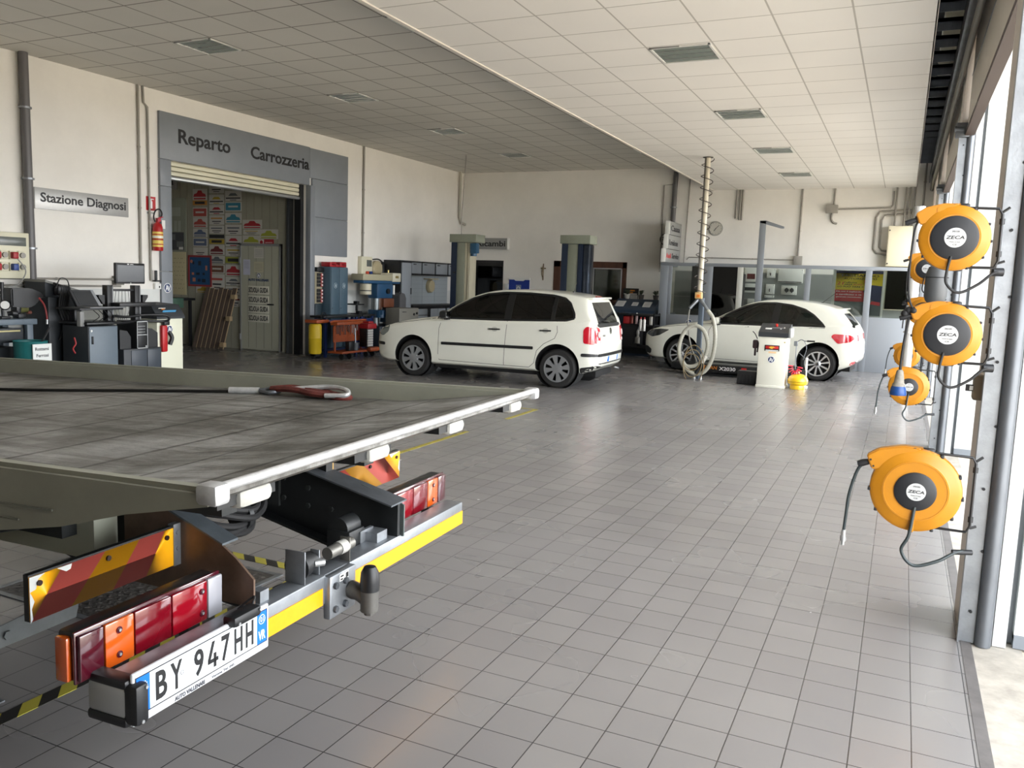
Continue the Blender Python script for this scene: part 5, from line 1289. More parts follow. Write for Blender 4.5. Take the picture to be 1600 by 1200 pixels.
M_grate = mat('steel grate plate', (98, 94, 90), .5, .5, bump=.9, bscale=45, var=.2)
for i, (y0, y1) in enumerate(((.9, 2.42), (2.42, 3.58))):
    pass
ftape('hazard_tape', -2.78, -2.71, .6, 3.58, 'long yellow and black hazard tape on the floor under the truck tail', M_haz)
ftape('hazard_tape', -5.6, -2.78, 3.51, 3.58, 'yellow and black hazard tape running across behind the bumper under the bed', M_haz)
for i, (y0, y1) in enumerate(((.7, 1.85), (2.55, 3.40))):
    t = thing('floor_grate', ['dark chequer plate in the floor at the lower left edge', 'grey chequer plate in the floor seen behind the tow hitch'][i], 'floor plate', (-3.3, (y0 + y1) / 2, 0))
    mb = MB(); mb.box(-3.9, -2.88, y0, y1, .0, .004); mb.build('plate', M_grate, t)
    mb = MB()
    for a, b, c, d in ((-3.93, -2.85, y0 - .03, y0), (-3.93, -2.85, y1, y1 + .03), (-3.93, -3.9, y0, y1), (-2.88, -2.85, y0, y1)): mb.box(a, b, c, d, .0, .005)
    mb.build('frame', M_galv, t)
    mb = MB()
    n = 0
    x = -3.86
    while x < -2.90:
        y = y0 + .04 + (.03 if n % 2 else 0)
        while y < y1 - .03:
            R_ = Matrix.Translation((x, y, .004)) @ Matrix.Rotation(PI / 4 * (1 if n % 2 else -1), 4, 'Z'); mb.box(-.014, .014, -.004, .004, 0, .003, M=R_); y += .06
        x += .035; n += 1
    o = mb.build('tread_lug', M_grate, t, smooth=False); o['kind'] = 'stuff'
# ================================================================== BACK OF THE HALL
M_sage = mat('sage grey paint', (138, 142, 126), .45, var=.06)
M_navyp = mat('navy paint', (34, 46, 66), .35, .2)
def lift_column(x, lab, motor):
    t = thing('lift_column', lab, 'car lift', (x, 16.75, 0), group=None)
    y0, y1 = 16.6, 16.95
    mb = MB(); mb.box(x - .30, x - .17, y0, y1, .02, 2.38); mb.build('dark_channel', M_navyp, t)
    mb = MB(); mb.bbox(x - .17, x + (.02 if motor else .06), y0 + .02, y1, .02, 2.38, .006); mb.build('column_web', M_sage, t)
    mb = MB(); mb.bbox(x - .33, x + .33, y0 - .04, y1 + .05, 2.385, 2.56, .006); mb.build('top_cap', M_sage, t)
    mb = MB(); mb.box(x - .45, x + .45, y0 - .1, y1 + .1, 0, .02); mb.build('base_plate', M_navyp, t)
    if motor:
        mb = MB(); mb.bbox(x + .02, x + .07, y0 + .04, y1, .02, 2.38, .004); mb.bbox(x + .09, x + .15, y0 + .04, y1, .02, 2.38, .004); mb.build('cover_strip', mat('aged cream strip', (190, 184, 160), .5, var=.12, vscale=8, stretch=(1, 1, .2)), t)
        mb = MB(); mb.bbox(x + .16, x + .32, y0 + .0, y0 + .16, 2.15, 2.37, .02); mb.cyl((x + .22, y0 + .08, 2.09), (x + .22, y0 + .08, 2.17), .07, seg=18); mb.build('motor', mat('motor blue', (44, 84, 112), .4), t)
        mb = MB(); mb.tube([(x - .10, y0 + .2, HI), (x - .13, y0 + .2, 3.6), (x - .17, y0 + .2, 3.0), (x - .16, y0 + .2, 2.56)], .012, 8, smooth=4); mb.build('supply_cable', M_conduit, t)
        mb = MB(); mb.cyl((x - .19, y0 - .01, 1.72), (x - .19, y0 - .06, 1.72), .02); mb.build('knob', M_dark, t)
    else:
        mb = MB(); mb.bbox(x + .06, x + .16, y0, y1, .02, 2.38, .004); mb.build('navy_panel', M_navyp, t)
        mb = MB(); mb.bbox(x + .16, x + .30, y0 + .01, y1 - .02, .02, 2.38, .03); mb.build('slide_rail', mat('oily rail', (70, 78, 92), .22, .8, var=.3, vscale=6), t)
    s = 1 if motor else -1
    mb = MB(); mb.prism([(x + s * .2, 16.62), (x + s * .2, 16.75), (x + s * 1.15, 16.2), (x + s * 1.1, 16.1)], 'xy', .10, .18); mb.cyl((x + s * 1.1, 16.17, .18), (x + s * 1.1, 16.17, .24), .06); mb.build('swing_arm', M_navyp, t)
    return t
lift_column(-8.82, 'left column of the two-post car lift with blue motor under its grey cap', True)
lift_column(-6.20, 'right column of the two-post car lift with shiny dark slide rail', False)
# Ricambi box sign
t = thing('parts_sign', 'grey box sign reading Vendita Ricambi over the dark back doorway', 'sign', (-9.8, BY, 2.36))
mb = MB(); mb.bbox(-10.5, -9.15, BY - .13, BY, 2.365, 2.64, .004); mb.build('sign_board', mat('sign grey', (140, 141, 138), .45), t)
mb = MB(); mb.bbox(-9.152, -9.13, BY - .135, BY, 2.355, 2.65, .004); mb.build('lit_white_end', M_white, t)  # end face coloured white for the light that falls on it
mb = MB(); mb.text('Vendita', (-10.47, BY - .13, 2.43), (1, 0, 0), (0, 0, 1), w=.42, h=.14, d=.003, bold=True); mb.text('Ricambi', (-10.0, BY - .13, 2.43), (1, 0, 0), (0, 0, 1), w=.80, h=.145, d=.003, bold=True); mb.build('lettering', M_lettk, t)
t = thing('wall_banner', 'blue advertising banner with round emblem fixed on the back wall', 'banner', (-8.82, BY, 1.3))
mb = MB(); mb.box(-9.10, -8.53, BY - .03, BY, 1.22, 1.66); mb.build('backing', M_white, t)
mb = MB(); mb.prism([(-9.10, 1.20), (-8.53, 1.20), (-8.53, 1.61), (-8.66, 1.61), (-8.70, 1.58), (-8.92, 1.58), (-8.96, 1.61), (-9.10, 1.61)], 'xz', BY - .038, BY - .03); mb.build('blue_sheet', mat('banner blue', (22, 52, 140), .45), t)
mb = MB(); mb.box(-8.90, -8.76, BY - .044, BY - .037, 1.30, 1.48); mb.m(1).lathe([(.035, 0), (.05, 0), (.05, .003), (.035, .003)], (-8.83, BY - .046, 1.39), (0, 1, 0), 20); mb.build('emblem', [mat('emblem grey', (130, 140, 160), .4), M_lettw], t)
o = MB().bbox(-9.20, -9.11, BY - .07, BY, 1.36, 1.50, .01).build('wall_box', M_white); tag(o, 'small white box on the back wall left of the blue banner', 'box')
t = thing('crucifix', 'small carved wooden crucifix hanging on the back wall', 'crucifix', (-8.18, BY, 1.65))
M_cr = mat('aged wood', (120, 100, 74), .6, var=.2)
mb = MB(); mb.bbox(-8.192, -8.168, BY - .02, BY, 1.62, 2.03, .004); mb.bbox(-8.25, -8.11, BY - .02, BY, 1.90, 1.925, .004); mb.build('cross', M_cr, t)
mb = MB(); mb.tube([(-8.18, BY - .03, 1.93), (-8.18, BY - .035, 1.86), (-8.175, BY - .03, 1.78), (-8.18, BY - .03, 1.72)], [.014, .018, .014, .009], 8, smooth=3); mb.tube([(-8.24, BY - .03, 1.93), (-8.18, BY - .035, 1.905), (-8.12, BY - .03, 1.93)], .006, 6, smooth=3); mb.sphere((-8.18, BY - .04, 1.945), .016); mb.tube([(-8.21, BY - .02, 1.9), (-8.225, BY - .02, 1.8), (-8.19, BY - .02, 1.7)], .006, 6, smooth=3); mb.build('figure', mat('pale carving', (150, 132, 104), .5), t)
# brochure stand
t = thing('brochure_stand', 'black leaning display stand with four printed sheets on the hatch sill', 'display stand', (-5.85, 19.45, 1.04))
R = Matrix.Translation((-5.86, 19.50, 1.045)) @ Matrix.Rotation(math.radians(-10), 4, 'X')
mb = MB(); mb.bbox(-.19, .19, 0, .02, 0, .46, .004, M=R); mb.bbox(-.19, .19, -.05, .02, 0, .02, .004, M=R); mb.build('stand_panel', M_dark, t)
for (a, b, c, d, m) in ((-.175, -.01, .03, .155, 'w'), (.005, .18, .03, .155, 'k'), (-.175, -.01, .18, .30, 'k'), (.005, .18, .18, .30, 'w')):
    mb = MB(); mb.box(a, b, -.008, -.001, c, d, M=R).m(1)
    for k in range(4): mb.box(a + .02, b - .03, -.0095, -.0085, c + .02 + k * .025, c + .027 + k * .025, M=R)
    mb.build('printed_sheet', [mat('sheet pale', (186, 186, 184), .6) if m == 'w' else mat('sheet dark', (20, 22, 26), .5), mat('print grey', (110, 112, 116), .6)], t)
mb = MB(); mb.box(-.16, .16, -.006, -.001, .315, .335, M=R).m(1).box(-.03, .10, -.008, -.002, .39, .42, M=R).box(-.10, .06, -.008, -.002, .345, .37, M=R); mb.build('heading', [M_white, mat('print orange', (206, 120, 30), .5)], t)
t = thing('paper_plate', 'small white dish on the hatch sill left of the display stand', 'dish', (-6.3, 19.5, 1.04)); mb = MB(); mb.lathe([(0, .002), (.07, .002), (.10, .02), (.105, .022), (.07, .0), (0, .0)], (-6.32, 19.52, 1.041), (0, 0, 1), 24); mb.build('dish', M_white, t)
# blue chest with papers and plants, black trolley with cans
t = thing('filing_chest', 'dark blue chest with sloping lid and three paper sheets beside the partition', 'chest', (-5.25, 18.7, 0))
mb = MB(); mb.box(-5.95, -4.97, 18.45, 19.0, .0, 1.02); mb.prism([(18.45, 1.02), (19.0, 1.02), (19.0, 1.26), (18.9, 1.26)], 'yz', -5.95, -4.97); mb.build('chest_body', mat('dark blue steel', (32, 48, 66), .45), t)
SL = Matrix.Translation((-5.45, 18.67, 1.145)) @ Matrix.Rotation(math.atan2(.24, .45), 4, 'X')
for i, (x, w, h) in enumerate(((-.36, .20, .26), (-.02, .14, .16), (.26, .18, .24))):
    mb = MB(); mb.box(x - w / 2, x + w / 2, -h / 2, h / 2, .006, .009, M=SL).m(1)
    for k in range(4): mb.box(x - w * .35, x + w * .3, -h * .3 + k * h * .17, -h * .3 + k * h * .17 + .008, .009, .0095, M=SL)
    o = mb.build('paper_sheet', [mat('sheet pale', (186, 186, 184), .6), mat('print grey', (110, 112, 116), .6)]); tag(o, ['left sheet of paper lying on the sloping blue chest lid', 'small middle sheet of paper on the sloping blue chest lid', 'right sheet of paper lying on the sloping blue chest lid'][i], 'paper', 'papers on the blue chest')
random.seed(3)
for i, x in enumerate((-5.75, -5.42, -5.08)):
    t = thing('potted_plant', ['leafy plant in a pale pot, left on the blue chest', 'leafy plant in a dark pot, middle of the blue chest', 'leafy plant in a dark pot, right on the blue chest'][i], 'plant', (x, 18.95, 1.26), group='plants on the blue chest')
    mb = MB(); mb.lathe([(0, 0), (.05, 0), (.065, .09), (.07, .10), (.055, .10), (0, .09)], (x, 18.95, 1.262), (0, 0, 1), 18); mb.build('pot', mat('pale pot', (170, 168, 158), .5) if i == 0 else mat('dark pot', (70, 66, 62), .5), t)
    mb = MB()
    for k in range(26):
        a = random.uniform(0, 2 * PI); l = random.uniform(.06, .15); e = random.uniform(.02, .12)
        c = Vector((x, 18.95, 1.35)); d = Vector((math.cos(a), math.sin(a), 0)); tip = c + d * l + Vector((0, 0, e)); w = Vector((-d.y, d.x, 0)) * .02; m_ = c + d * l * .55 + Vector((0, 0, e * .8 + .02))
        mb.face([c, m_ - w, tip, m_ + w])
    mb.build('leaves', mat('dusty leaves', (72, 82, 60), .6, var=.3), t)
t = thing('supply_trolley', 'black trolley rack full of spray cans and cartridges in front of the blue chest', 'trolley', (-5.15, 18.1, 0))
mb = MB()
for x in (-5.62, -4.82):
    for y in (17.85, 18.3): mb.box(x, x + .03, y, y + .03, .06, .98)
mb.bbox(-5.62, -4.79, 17.85, 18.33, .92, .96, .005); mb.bbox(-5.62, -4.79, 17.85, 18.33, .70, .73, .005); mb.bbox(-5.62, -4.79, 17.85, 18.33, .22, .26, .005); mb.box(-5.62, -4.79, 18.30, 18.33, .06, .96); mb.box(-5.62, -5.15, 17.87, 18.3, .26, .70)
mb.build('rack_frame', M_dark, t)
for x in (-5.58, -4.86):
    for y in (17.9, 18.28): mb = MB(); mb.cyl((x - .02, y, .035), (x + .02, y, .035), .035, seg=14); mb.build('castor', M_rubber, t)
cans = [(-5.30, .745, .03, .20, (120, 60, 50)), (-5.20, .74, .03, .23, (176, 150, 150)), (-5.08, .60, .032, .28, (220, 218, 212)), (-5.00, .60, .032, .28, (224, 222, 216)), (-4.88, .735, .036, .21, (190, 188, 180)), (-5.12, .96, .03, .16, (190, 60, 60))]
for i, (x, z, r, h, c) in enumerate(cans[:5]):
    t2 = thing('spray_can', ['dull red spray can on the black trolley shelf', 'pinkish silver spray can standing on the black trolley shelf', 'left of two white cartridges hooked on the front of the black trolley', 'right of two white cartridges hooked on the front of the black trolley', 'silver spray can with red cap at the right of the black trolley'][i], 'can', (x, 17.9, z), group='cans on the black trolley')
    yy = 17.83 if i in (2, 3) else 17.92
    mb = MB(); mb.lathe([(0, 0), (r, 0), (r, h * .82), (r * .5, h * .92), (r * .4, h * .92)], (x, yy, z), (0, 0, 1), 18); mb.build('can_body', mat('can %d' % i, c, .35, .3), t2)
    mb = MB(); mb.cyl((x, yy, z + h * .88), (x, yy, z + h * 1.05), r * .55, seg=12); mb.build('cap', mat('cap red', (180, 40, 44), .4) if i in (2, 3, 4) else M_white, t2)
t2 = thing('oil_can', 'grey hand pump bottle hanging low on the front of the black trolley', 'bottle', (-5.10, 17.8, .30))
mb = MB(); mb.lathe([(0, 0), (.055, 0), (.055, .12), (.03, .15), (.03, .19), (.04, .21), (.035, .26), (.01, .30)], (-5.12, 17.79, .33), (0, 0, 1), 18); mb.build('bottle', mat('grey bottle', (150, 148, 142), .4, .3), t2)
mb = MB(); mb.tube([(-5.12, 17.79, .62), (-5.1, 17.8, .70), (-5.08, 17.84, .72)], .005, 6); mb.build('hook', M_galv, t2)
for i, (x0, x1, z0, z1, m, n, lab) in enumerate(((-5.5, -5.36, .735, .90, mat('red plastic', (150, 26, 28), .5), 'red_carton', 'red carton on the upper shelf of the black trolley'), (-5.56, -5.38, .96, .975, M_navyp, 'blue_cloth', 'folded blue cloth on top of the black trolley'), (-4.94, -4.84, .26, .42, mat('grey canister', (110, 108, 102), .5), 'grey_canister', 'grey canister on the bottom shelf of the black trolley'))):
    o = MB().bbox(x0, x1, 17.9, 18.1, z0, z1, .01).build(n, m); tag(o, lab, n.split('_')[1])

# ---- aluminium partition
PY = 18.5
t = thing('glazed_partition', 'grey aluminium partition with glass panes closing off the electrical corner', 'partition', (-2.2, PY, 0)); t['kind'] = 'structure'
M_part = mat('partition grey', (134, 139, 145), .4, .15)
POSTS = [(-4.88, -4.70), (-3.93, -3.74), (-1.86, -1.75), (-.72, -.60), (.27, .36)]
for a, b in POSTS:
    mb = MB(); mb.bbox(a, b, PY - .03, PY + .03, 0, 2.09, .004); mb.build('post', M_part, t)
mb = MB(); mb.bbox(-4.88, .36, PY - .032, PY + .032, 2.03, 2.10, .004); mb.build('top_rail', M_part, t)
mb = MB(); mb.bbox(-4.70, -3.93, PY - .025, PY + .025, .0, .97, .004); mb.bbox(-1.75, .27, PY - .025, PY + .025, 0, 1.10, .004); mb.bbox(-3.10, -1.86, PY - .025, PY + .025, 0, 1.0, .004); mb.build('lower_panel', M_part, t)
mb = MB(); mb.bbox(-4.70, -4.62, PY - .02, PY + .02, .97, 2.03, .004); mb.bbox(-4.22, -3.93, PY - .02, PY + .02, 1.0, 2.03, .004) if False else None; mb.build('pane_frame', M_part, t)
mb = MB(); mb.box(-4.62, -3.93, PY - .004, PY + .002, .97, 2.03); mb.box(-3.10, -1.86, PY - .004, PY + .002, 1.0, 2.03); mb.box(-1.75, -.72, PY - .004, PY + .002, 1.1, 2.03); mb.box(-.60, .27, PY - .004, PY + .002, 1.1, 2.03)
mb.build('pane', glass_mat('partition glass', (246, 250, 248), .97, 1.0), t)
mb = MB(); mb.bbox(-3.22, -3.10, PY - .02, PY + .02, 0, 2.03, .004); mb.build('door_jamb', mat('jamb white', (190, 190, 182), .5), t)
mb = MB(); mb.box(-3.74, -3.22, PY + .01, PY + .03, .02, 2.03); mb.build('dark_door_leaf', glass_mat('smoked glass', (40, 42, 44), .35, 1.2), t)
mb = MB(); mb.bbox(-4.20, -3.93, PY + .03, PY + .05, .98, 2.03, .002); mb.build('dark_screen', M_dark, t)
mb = MB(); mb.bbox(-4.88, -4.80, PY + .03, BY, 0, .97, .004); mb.bbox(-4.88, -4.80, PY + .03, BY, 2.03, 2.10, .004); mb.build('side_panel', M_part, t)
mb = MB(); mb.bbox(-3.72, -3.6, PY - .055, PY - .03, 1.0, 1.04, .008); mb.build('door_handle', M_dark, t)
mb = MB(); av_logo(mb, (-4.18, PY - .026, .80), .075, (1, 0, 0), (0, 0, 1)); mb.build('round_badge', LOGO, t)
o = MB().box(-3.74, -3.2, 19.0, 19.4, 0, 1.9).build('dark_cupboard', M_dark); tag(o, 'tall dark cupboard seen through the dark opening of the partition', 'cupboard')
# lamp arm standing on the partition
t = thing('lamp_arm', 'tall thin grey pole with bent arm standing up from the partition top rail', 'pole', (-2.77, PY, 0))
mb = MB(); mb.bbox(-2.83, -2.70, PY - .055, PY - .032, 0, 3.0, .004); mb.build('pole', M_part, t)
mb = MB(); mb.prism([(-2.83, 3.0), (-2.83, 2.96), (-2.40, 2.84), (-2.34, 2.84), (-2.34, 2.88), (-2.70, 3.0)], 'xz', PY - .055, PY - .005) ; mb.build('arm', M_part, t)
# perpendicular box signs
for i, (w, z0, z1, y0, lab) in enumerate((('Cassa', 2.715, 3.0, 18.56, 'topmost of the three grey box signs stacked at the partition corner'), ('Revisione', 2.40, 2.705, 18.45, 'middle of the three grey box signs stacked at the partition corner'), ('Service', 2.105, 2.39, 18.30, 'lowest of the three grey box signs, with red first word, at the partition corner'))):
    t = thing('box_sign', lab, 'sign', (-4.8, 19, z0), group='box signs at the partition corner')
    mb = MB(); mb.bbox(-4.84, -4.76, y0 + .02, BY - .02, z0, z1, .004); mb.build('sign_board', mat('sign grey', (140, 141, 138), .45), t)
    mb = MB(); mb.bbox(-4.85, -4.75, y0, y0 + .025, z0 - .004, z1 + .004, .004); mb.build('lit_white_end', M_white, t)  # brightness of the near end face put into its colour
    mb = MB()
    if i == 2:
        mb.m(1).text('Audi', (-4.76, y0 + .12, z0 + .09), (0, 1, 0), (0, 0, 1), w=.42, h=.11, d=.003, bold=True); mb.m(0).text(w, (-4.76, y0 + .62, z0 + .09), (0, 1, 0), (0, 0, 1), w=.62, h=.12, d=.003, bold=True)
    else: mb.text(w, (-4.76, y0 + .16, z0 + .08), (0, 1, 0), (0, 0, 1), w=.8, h=.13, d=.003, bold=True)
    mb.build('lettering', [M_lettk, mat('letter red', (190, 50, 50), .5)], t)
# brand signs on the back wall left of partition
t = thing('ring_sign', 'dark ring shaped emblem on the back wall left of the box signs', 'sign', (-5.1, BY, 2.6)); mb = MB(); mb.lathe([(.12, 0), (.14, 0), (.14, .02), (.12, .02)], (-5.12, BY - .02, 2.66), (0, 1, 0), 32); mb.build('ring', M_dark, t)
mb = MB(); mb.box(-5.2, -5.04, BY - .012, BY - .006, 2.64, 2.66); mb.prism([(-5.20, 2.72), (-5.17, 2.72), (-5.12, 2.60), (-5.07, 2.72), (-5.04, 2.72), (-5.11, 2.56), (-5.13, 2.56)], 'xz', BY - .015, BY - .005); mb.build('emblem', M_dark, t)
o = MB().bbox(-5.2, -5.02, BY - .02, BY, 2.28, 2.46, .005).build('dark_sign', M_dark); tag(o, 'small dark square sign on the back wall under the ring emblem', 'sign')
# wall clock
t = thing('wall_clock', 'round white wall clock high on the back wall behind the service column', 'clock', (-3.98, BY, 2.9))
cc = Vector((-3.975, BY - .03, 2.915))
mb = MB(); mb.lathe([(.155, .03), (.16, .0), (.158, -.015), (.145, -.02), (.14, -.01)], cc, (0, 1, 0), 40); mb.build('clock_rim', mat('rim grey', (150, 150, 144), .4), t)
mb = MB(); mb.cyl(cc + Vector((0, .02, 0)), cc + Vector((0, -.008, 0)), .145, seg=40); mb.m(1)
for k in range(12):
    a = PI * k / 6; mb.box(-.004, .004, -.011, -.0085, .115, .13, M=Matrix.Translation(cc) @ Matrix.Rotation(a, 4, 'Y'))
mb.build('clock_face', [mat('clock face', (200, 198, 188), .5), M_lettk], t)
for a, l, w in ((math.radians(45), .10, .005), (math.radians(215), .07, .007)):
    mb = MB(); mb.box(-w, w, -.016, -.012, -.015, l, M=Matrix.Translation(cc) @ Matrix.Rotation(a, 4, 'Y')); mb.build('clock_hand', M_lettk, t)
# switchboard modules behind the glass
def wall_box(x0, x1, z0, z1, lab, kind, y=BY - .014):
    t = thing('switch_box', lab, 'switch box', ((x0 + x1) / 2, y, z0), group='switch boxes behind the partition')
    mb = MB(); mb.bbox(x0, x1, y - .07, y, z0, z1, .006); mb.m(1)
    for a, b in ((x0 + .02, z0 + .02), (x1 - .02, z0 + .02), (x0 + .02, z1 - .02), (x1 - .02, z1 - .02)): mb.cyl((a, y - .07, b), (a, y - .074, b), .008, seg=8)
    mb.build('box_body', [M_white, M_conduit], t)
    w, h = x1 - x0, z1 - z0
    if kind == 'red': mb = MB(); mb.box(x0 + w * .22, x1 - w * .2, y - .076, y - .0705, z0 + h * .2, z0 + h * .6); mb.build('window', mat('dark red window', (88, 20, 22), .3), t)
    if kind == 'dark': mb = MB(); mb.box(x0 + w * .02, x1 - w * .12, y - .076, y - .0705, z0 + h * .22, z0 + h * .58); mb.build('window', M_dark, t)
    if kind == 'switch': mb = MB(); mb.bbox(x0 + w * .4, x0 + w * .5, y - .09, y - .07, z0 + h * .25, z0 + h * .55, .004); mb.build('rotary_handle', M_dark, t)
    if kind == 'two':
        for k in (.36, .70): mb = MB(); mb.cyl((x0 + w * k, y - .07, (z0 + z1) / 2), (x0 + w * k, y - .085, (z0 + z1) / 2), .045, seg=14); mb.bbox(x0 + w * k - .012, x0 + w * k + .012, y - .11, y - .08, (z0 + z1) / 2 - .055, (z0 + z1) / 2 + .055, .005); mb.build('rotary_handle', M_dark, t)
    if kind == 'lid': mb = MB(); mb.box(x0 + .01, x1 - .02, y - .076, y - .0705, z0 + .012, z0 + .03); mb.build('cover_slot', M_dark, t)
wall_box(-3.27, -2.97, 1.74, 2.04, 'white box with dark red window, top left behind the partition glass', 'red')
wall_box(-3.27, -2.97, 1.50, 1.70, 'white box with black window below the red windowed box', 'dark')
wall_box(-2.96, -2.90, 1.85, 2.04, 'narrow white box just left of the tall grey pole, upper one', '')
wall_box(-2.96, -2.90, 1.48, 1.70, 'narrow white box just left of the tall grey pole, lower one', '')
wall_box(-2.78, -2.60, 1.84, 2.04, 'small white box with toggle right of the tall grey pole, upper one', 'switch')
wall_box(-2.78, -2.60, 1.48, 1.70, 'small white box with lever right of the tall grey pole, lower one', 'switch')
wall_box(-2.80, -2.60, 1.40, 1.455, 'flat narrow white box under the small lever box', '')
wall_box(-2.54, -2.02, 1.74, 2.04, 'widest white box with open cover slot behind the partition glass', 'lid')
wall_box(-2.45, -2.13, 1.48, 1.68, 'white box with two black rotary switches behind the partition glass', 'two')
wall_box(-3.16, -2.92, 1.22, 1.36, 'low white box above the white car roof, left one', '')
wall_box(-2.74, -2.42, 1.20, 1.35, 'low white box above the white car roof, right one', '')
wall_box(-4.36, -4.20, 1.55, 1.66, 'small meter box behind the first partition pane, upper one', 'dark')
wall_box(-4.40, -4.18, 1.30, 1.48, 'small meter box behind the first partition pane, lower one', 'dark')
# poster
t = thing('poster', 'yellow red and blue service poster behind the partition glass', 'poster', (-.95, PY + .06, 1.1))
PXL, PXR, PB, PT = -1.27, -.40, 1.13, 2.02; yy = PY + .06
mb = MB(); mb.box(PXL - .06, PXL - .0, yy - .01, yy + .03, PB, PT + .02); mb.box(PXR, PXR + .04, yy - .01, yy + .03, PB - .03, PT); mb.build('frame', M_white, t)
mb = MB(); mb.box(PXL, PXR, yy + .004, yy + .012, PB, PT); mb.m(1).box(PXL, PXR, yy + .0, yy + .004, 1.63, PT - .06); mb.m(2).box(PXL, PXR, yy, yy + .004, PT - .06, PT); mb.m(3).prism([(PXL, 1.40), (PXL + .62, 1.40), (PXL + .52, 1.63), (PXL, 1.63)], 'xz', yy - .001, yy + .004)
mb.m(2).prism([(PXL + .55, 1.63), (PXL + .62, 1.48), (PXR - .02, 1.36), (PXR, 1.72), (PXL + .68, 1.74)], 'xz', yy - .004, yy - .0015); mb.m(3).cyl((PXL + .60, yy - .004, 1.80), (PXL + .60, yy - .0015, 1.80), .065, seg=16).prism([(PXL + .66, 1.36), (PXR - .02, 1.33), (PXR - .02, 1.40), (PXL + .70, 1.42)], 'xz', yy - .006, yy - .0045)
mb.m(4).cyl((PXL + .605, yy - .007, 1.785), (PXL + .605, yy - .0045, 1.785), .04, seg=14)
mb.build('print', [mat('poster slate', (88, 98, 100), .4), mat('poster yellow', (232, 206, 50), .5), mat('poster navy', (40, 46, 84), .5), mat('poster red', (200, 52, 62), .5), mat('poster skin', (220, 150, 130), .5)], t)
mb = MB(); tx = lambda s, x, z, w, h, **k: mb.text(s, (x, yy - .0012, z), (1, 0, 0), (0, 0, 1), w=w, h=h, d=.002, bold=True, **k)
mb.m(0); tx('TAGLIANDO', PXL + .08, 1.895, .72, .05, italic=-.05); tx('AUTORIZZATO', PXL + .14, 1.84, .62, .035, italic=.2); tx("l'officina", PXL + .16, 1.765, .24, .03); tx('AREA', PXL + .16, 1.725, .16, .03); tx('LO PUO\' FARE !!', PXL + .04, 1.68, .48, .032, italic=.1)
mb.m(1); tx('AUTO', PXL + .33, 1.725, .17, .03); tx('21', PXL + .02, 1.73, .12, .06, italic=.2)
mb.m(2)
for k, s in enumerate(('Da noi il tagliando', 'e certificato e va', 'garanzia mantenuta.')): tx(s, PXL + .02, 1.58 - .055 * k, .48, .03, italic=.1)
mb.build('lettering', [M_lettk, mat('poster red', (200, 52, 62), .5), M_lettw], t)
# big cream distribution cabinets
t = thing('distribution_cabinet', 'large cream electrical cabinet high on the back wall near the door wall', 'electrical cabinet', (-.05, BY, 2.1))
mb = MB(); mb.bbox(-.40, .30, BY - .28, BY - .001, 2.14, 2.97, .01); mb.build('cabinet_body', mat('warm cream enamel', (226, 218, 190), .45), t)
mb = MB(); mb.bbox(-.385, .285, BY - .29, BY - .28, 2.155, 2.955, .005); mb.build('cabinet_door', mat('warm cream enamel', (226, 218, 190), .45), t)
mb = MB()
for z in (2.2, 2.88): mb.cyl((-.37, BY - .29, z), (-.37, BY - .30, z), .014, seg=10)
mb.build('lock', M_dark, t)
t = thing('breaker_cabinet', 'glazed grey breaker cabinet with cream frame below the large cream cabinet', 'electrical cabinet', (-.05, BY, 1.3))
mb = MB(); mb.bbox(-.44, .34, BY - .22, BY - .014, 1.24, 2.12, .01); mb.build('cabinet_body', M_cream, t)
mb = MB(); mb.box(-.34, .33, BY - .225, BY - .22, 1.27, 2.09); mb.build('back_panel', mat('breaker grey', (120, 124, 120), .5), t)
mb = MB()
for z in (1.45, 1.62, 1.79): mb.box(-.32, .3, BY - .235, BY - .226, z, z + .022)
mb.build('breaker_row', M_dark, t)
mb = MB(); mb.box(-.35, .33, BY - .25, BY - .246, 1.26, 2.10); mb.build('cover_pane', glass_mat('smoke clear', (170, 180, 175), .8, 1), t)
mb = MB()
for z in (1.32, 1.98): mb.cyl((-.40, BY - .22, z), (-.40, BY - .232, z), .014, seg=10)
mb.build('lock', M_dark, t)
for (x0, x1, z0, z1, m, lab) in ((-.72, -.58, 1.75, 1.86, M_dark, 'small dark box on the back wall left of the breaker cabinet, upper one'), (-.68, -.58, 1.52, 1.68, M_white, 'small white box on the back wall left of the breaker cabinet, lower one')):
    o = MB().bbox(x0, x1, BY - .08, BY - .014, z0, z1, .006).build('socket_box', m); tag(o, lab, 'box')
# ---- conduits and pipes
def conduit(pts, r, lab, name='conduit', m=None, group=None, boxes=(), sm=0):
    t = thing(name, lab, 'pipe', pts[0], group=group)
    mb = MB(); mb.tube(pts, r, 10, smooth=sm); mb.build('tube', m or M_conduit, t)
    if boxes:
        for b in boxes: mb = MB(); mb.bbox(*b, .008); mb.build('junction_box', m or M_conduit, t)
    mbk = MB(); n = 0
    for a, b in zip(pts, pts[1:]):
        a = Vector(a); b = Vector(b); L = (b - a).length
        if L > 1.2 and not sm:
            for k in range(1, int(L / .9) + 1):
                p = a.lerp(b, k * .9 / L); d = (b - a).normalized() * .012; mbk.cyl(p - d, p + d, r * 1.35, seg=10); n += 1
    if n: mbk.build('clamps', M_galv if r > .03 else (m or M_conduit), t)
    else: mbk.bm.free()
    return t
yb = BY - .03
conduit([(-4.95, yb - .04, HI), (-4.97, yb - .04, 2.1)], .055, 'dark vertical drain pipe on the back wall above the box signs', 'drain_pipe', M_pipe)
conduit([(-4.97, yb, 3.92), (-5.22, yb, 3.90), (-5.22, yb, 1.9)], .014, 'thin grey conduit turning down left of the dark back drain pipe')
conduit([(-4.62, yb, HI - .1), (-4.66, yb, 2.10)], .013, 'thin grey conduit right of the dark back drain pipe')
